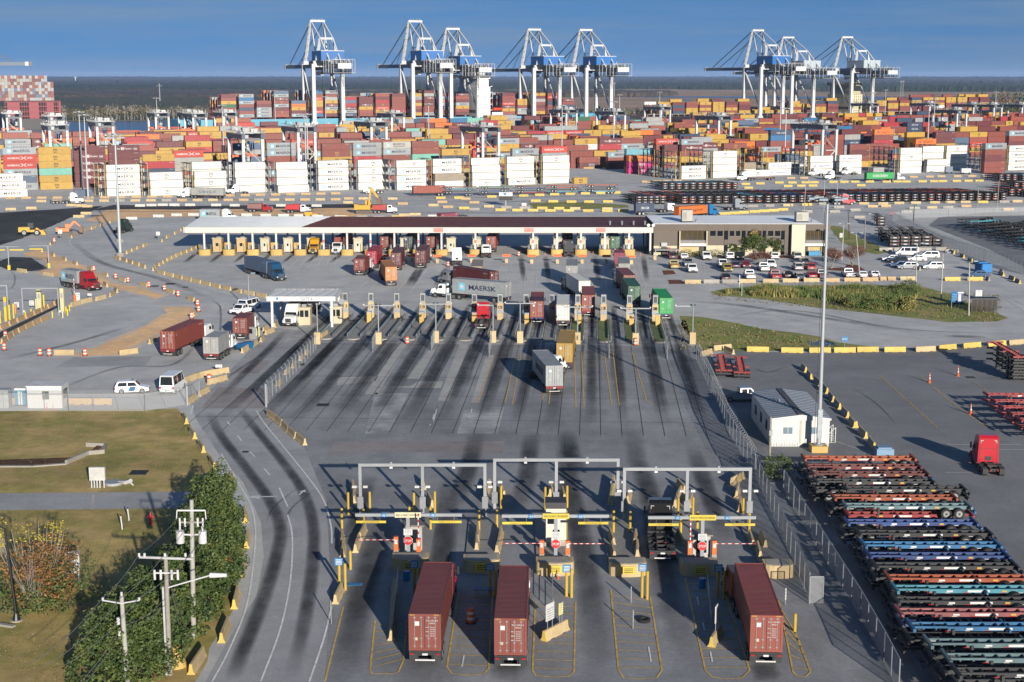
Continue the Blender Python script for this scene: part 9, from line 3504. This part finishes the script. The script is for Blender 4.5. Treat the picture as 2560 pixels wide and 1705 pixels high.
far_=L3+(L3-L2)*1.6+Vector((0,0,.5))
for dx in(-1.9,0,1.9):
 k=dx/1.9
 sag(L1+Vector((k*1.1,-.2,-.6)),L2+Vector((dx,-.2,.3)),.25)
 sag(L2+Vector((dx,-.2,.3)),L3+Vector((k*1.3,-.2,.2)),.3)
 sag(L3+Vector((k*1.3,-.2,.2)),far_+Vector((k*1.3,0,0)),.5)
for k in(0,.5):
 sag(t2.location+f(d2,.66-k*.1),t3.location+f(d3,.7-k*.1),.4)
 sag(t3.location+f(d3,.7-k*.1),far_-Vector((0,0,3.5+k)),.5)
tag(m.build('overhead_wires'),'thin overhead wires strung between the three wooden poles','wires')
m=MB()
m.beam(t2.location+f(d2,.95),G('L',1028,1408),.03,.03,wire)
m.beam(t2.location+f(d2,.9),G('L',1060,1362),.03,.03,wire)
m.beam(G('L',1028,1408),G('L',1028,1408).lerp(t2.location+f(d2,.95),.14),.08,.08,INS)
tag(m.build('guy_wires'),'two guy wires from the two-armed pole down to the ground','wires')
p=G('L',985,1480)
m=MB();m.cyl((0,0,0),(0,0,1.6),.75,YCON,.32,14)
tag(m.build('concrete_cone',loc=p),'cream concrete cone against the foot of the two-armed pole','concrete block')
p=G('L',92,1228)
t=thing('street_lamp','black ornamental street lamp in front of the autumn shrub','street lamp',p)
h=ztop(p,'L',715)
BK=pm('lamp black',(.015,.016,.018),.45)
m=MB();m.cyl((0,0,.5),(-.5,0,h),.13,BK,.08,10);m.build('pole',t,smooth=True)
m=MB();m.cyl((0,0,0),(0,0,.12),.5,GRYC,n=14);m.cyl((0,0,.12),(0,0,.7),.34,BK,.14,12);m.build('base',t)
m=MB();m.beam((-.5,0,h),(-1.3,0,h+.35),.09,.09,BK);m.beam((-1.3,0,h+.35),(-1.9,0,h+.2),.08,.08,BK);m.cyl((-2.0,0,h-.35),(-2.0,0,h+.2),.38,BK,.14,10);m.build('lamp_head',t)
p=G('L',540,490)
t=thing('electric_cabinet','pale grey electric cabinet on legs on the upper lawn','cabinet',p)
m=MB();m.box(-.8,.9,0,.4,.85,2.3,pm('cabinet pale',(.60,.59,.55),.5));m.box(.05,.85,-.04,0,1.2,2.2,pm('cabinet pale',(.60,.59,.55),.5));m.build('box',t)
m=MB()
for x in(-.6,-.3,.0,.3,.75):m.box(x-.06,x+.06,.05,.25,0,.85,INS)
m.build('legs',t)
p=G('L',632,468)
m=MB();m.cyl((0,0,.02),(0,0,.3),1.0,pm('dish pale',(.45,.47,.5),.5),1.0,18);m.cyl((1.2,.1,.1),(2.0,-.3,.5),.22,WHT,n=8);m.box(.5,1.9,-.1,.3,.05,.4,STEEL);m.beam((1.8,-.4,.5),(2.3,-.5,0),.12,.12,WHT)
tag(m.build('pump_fitting',loc=p),'round hatch with white pump pipes beside the electric cabinet','pump')
p=G('L',840,690)
t=thing('fire_hydrant','red fire hydrant on the lawn before the path','fire hydrant',p)
HR=pm('hydrant red',(.55,.03,.06),.4)
m=MB();m.cyl((0,0,0),(0,0,.1),.24,HR,n=12);m.cyl((0,0,.1),(0,0,.95),.16,HR,n=12);m.cyl((0,0,.95),(0,0,1.25),.19,HR,.05,12);m.build('body',t)
m=MB();m.cyl((-.35,0,.75),(.35,0,.75),.1,HR,n=10);m.cyl((0,-.3,.6),(0,0,.6),.13,HR,n=10);m.build('outlets',t)
for x,yb,yt,lab in((680,720,645,'short white marker post left of the hydrant'),(718,672,605,'leaning white marker post behind the first'),(458,1230,1140,'thin marker stake with a white tip on the lower lawn')):
 p=G('L',x,yb)
 m=MB()
 hh=ztop(p,'L',yt)
 m.cyl((0,0,0),(-.1,0,hh),.07,INS if x!=458 else STEEL,n=8)
 m.cyl((-.1,0,hh),(-.1,0,hh+.12),.07,PLAS,n=8)
 tag(m.build('marker_post',loc=p),lab,'marker post','marker posts on the lawn')
p=G('L',408,1020)
t=thing('meter_panel','white meter panel on legs beside the autumn shrub','meter panel',p)
m=MB();m.box(-.6,.6,0,.3,.9,2.9,INS);m.box(.2,.65,-.08,0,2.0,2.8,pm('cabinet pale',(.60,.59,.55),.5));m.build('box',t)
m=MB();m.box(-.5,-.4,.1,.2,0,.9,INS);m.box(.4,.5,.1,.2,0,.9,INS);m.build('legs',t)
t=thing('drain_headwall','low concrete drain headwall with a rusty grille on the lawn','headwall',G('L',480,310))
m=MB()
o_=t.location
def W2(pts,h,w):
 g=[G('L',*q)-o_ for q in pts]
 for a,b in zip(g,g[1:]):
  m.beam(a+Vector((0,0,h/2)),b+Vector((0,0,h/2)),w,h,GRYC)
W2([(368,358),(490,305),(575,298),(588,262),(480,258)],.5,.3)
W2([(0,372),(180,372),(368,358)],.16,.5)
m.build('wall',t)
m=MB()
g=[G('L',*q)-o_ for q in((500,300),(540,266),(572,270),(545,296))]
m.poly([q+Vector((0,0,.3))for q in g],pm('rust grille',(.22,.07,.03),.8,0,.3))
m.build('grille',t)
sheet('ditch',outline('L',[(-20,330),(250,325),(430,318),(488,300),(368,352),(180,366),(-20,366)],.3),gm('ditch earth',(.09,.045,.022),.3,.1,.8,5),.03)
p=G('L',10,1255)
m=MB();m.box(-1.5,1.2,-.2,.2,0,.18,GRYC)
tag(m.build('concrete_slab',loc=p,rz=R(-20)),'grey concrete slab on the lawn at the west edge','slab')
p=G('Z',2046-122,1148)
t,d=upole('wooden utility pole at the front corner of the site office','N',1255,240,1262,-20,.16)
m=MB();m.box(-.2,.2,-.3,-.1,3.0,3.6,pg);m.build('switch_box',t)
def lamp_post(lab,c,xb,yb,xt,yt,kind,mat):
 p=G(c,xb,yb)
 q=at_depth(c,xt,yt,p.y)
 t=thing('lamp_post',lab,'lamp post',p,0,'lamp posts round the car park')
 d=Vector((q.x-p.x,0,q.z))
 m=MB();m.cyl((0,0,0),d,.15,mat,.10,10);m.build('pole',t,smooth=True)
 m=MB()
 for s_ in((-1,1)if kind==2 else(1,)):
  m.beam(d,d+Vector((s_*.8,-.2,.25)),.07,.07,DRK)
  m.box(d.x+s_*1.0-.4,d.x+s_*1.0+.4,-.5,.1,d.z+.15,d.z+.4,pm('flood head',(.22,.30,.36),.4))
 m.build('lamp_head',t)
 return t
for lab,c,xb,yb,xt,yt,k,mt in(('wooden pole with two floodlights beyond the office corner','W',552,415,558,30,1,WOOD),('leaning grey post with twin floodlights by the crape tree','W',490,670,455,245,2,WOODL),('tall dark pole behind the office corner','W',378,300,365,0,1,pm('dark pole',(.10,.05,.04),.8)),('pale post with twin lamps on the office path','W',292,545,315,140,2,WOODL),('plain wooden pole behind the orange barrier at the reeds','W',1130,850,1145,365,1,WOODL),('wooden pole with one lamp beside the small shelter lawn','W',1415,1000,1438,470,1,WOODL),('wooden pole with a floodlight at the bus shelter','W',1730,1180,1738,570,1,WOODL),('grey camera pole before the small gate canopy','T',1240,400,1225,-20,1,STEEL),('slim grey post beyond the trailer field, west one','C',850,1450,862,1240,1,STEEL),('slim grey post beyond the trailer field, middle one','C',985,1450,990,1230,1,STEEL),('slim grey post beyond the trailer field, east one','C',1072,1440,1080,1235,1,STEEL),('wooden pole at the far east road','C',2035,1420,2050,1200,1,WOOD),('wooden pole with a white box at the far east trailers','C',2170,1440,2185,1235,1,WOOD),('dark lamp post by the far fence corner','C',1598,1520,1605,1405,1,DRK),('dark lamp post in front of the office east wing','U',2280,430,2285,215,2,DRK)):
 lamp_post(lab,c,xb,yb,xt,yt,k,mt)
for c,x,y,lab in(('N',502,1205,'old tyre lying flat in the painted bay'),('T',1850,1050,'old tyre by the slanting fence')):
 m=MB()
 for k in range(16):
  a,b=2*math.pi*k/16,2*math.pi*(k+1)/16
  m.beam((.42*math.cos(a),.42*math.sin(a),.13),(.42*math.cos(b),.42*math.sin(b),.13),.24,.26,RUB)
 tag(m.build('tyre',loc=G(c,x,y)),lab,'tyre','old tyres')
for c,pts,lab in(('M',[(430,1310),(470,960)],'steel rail frame lying along the first painted bay'),('N',[(905,1250),(880,1010)],'steel rail frame along the bay by the orange truck'),('M',[(1395,1160),(1392,1000)],'steel rail frame behind the two notice boards')):
 a,b=G(c,*pts[0]),G(c,*pts[1])
 t=thing('rail_frame',lab,'rail frame',a)
 d=b-a
 m=MB()
 for q in(0,.5,1):
  m.cyl(d*q,d*q+Vector((0,0,1.3)),.04,STEEL,n=6)
 for z in(.5,.9,1.3):
  m.beam(Vector((0,0,z)),d+Vector((0,0,z)),.05,.05,STEEL)
 m.build('rails',t)
p=G('M',980,1060)
m=MB();m.box(-.8,.8,-.4,.4,.75,.82,pm('table blue',(.06,.16,.3),.5))
for x in(-.7,.7):
 for y in(-.3,.3):m.box(x-.03,x+.03,y-.03,y+.03,0,.75,STEEL)
tag(m.build('work_table',loc=p),'blue topped work table between the first two island noses','table')
p=G('M',195,985)
m=MB();m.box(-.9,.9,-.3,.3,.02,.06,SB)
tag(m.build('blue_mat',loc=p),'flat blue mat on the ground by the blue plate bollards','mat')
p=G('O',740,215)
m=MB();m.box(-1.0,1.0,-.8,.8,0,1.0,pm('tank pale blue',(.20,.34,.50),.5));m.box(-.8,.8,-.6,.6,1.0,1.15,pm('tank pale blue',(.20,.34,.50),.5))
tag(m.build('fuel_box',loc=p),'pale blue steel box at the end of the barrier row','box')
# AIR
hz=bpy.data.materials.new('haze air')
hz.use_nodes=True
hz.node_tree.nodes.clear()
ho=hz.node_tree.nodes.new('ShaderNodeOutputMaterial')
hv=hz.node_tree.nodes.new('ShaderNodeVolumePrincipled')
hv.inputs['Color'].default_value=(.42,.60,.95,1)
hv.inputs['Density'].default_value=3.5e-5
hv.inputs['Anisotropy'].default_value=0.0
hz.node_tree.links.new(hv.outputs['Volume'],ho.inputs['Volume'])
m=MB()
m.box(-41000,41000,-3500,45500,-5.0,118.0,hz)
struct(m.build('haze'),'stuff','thin blue air between the yard and the horizon')
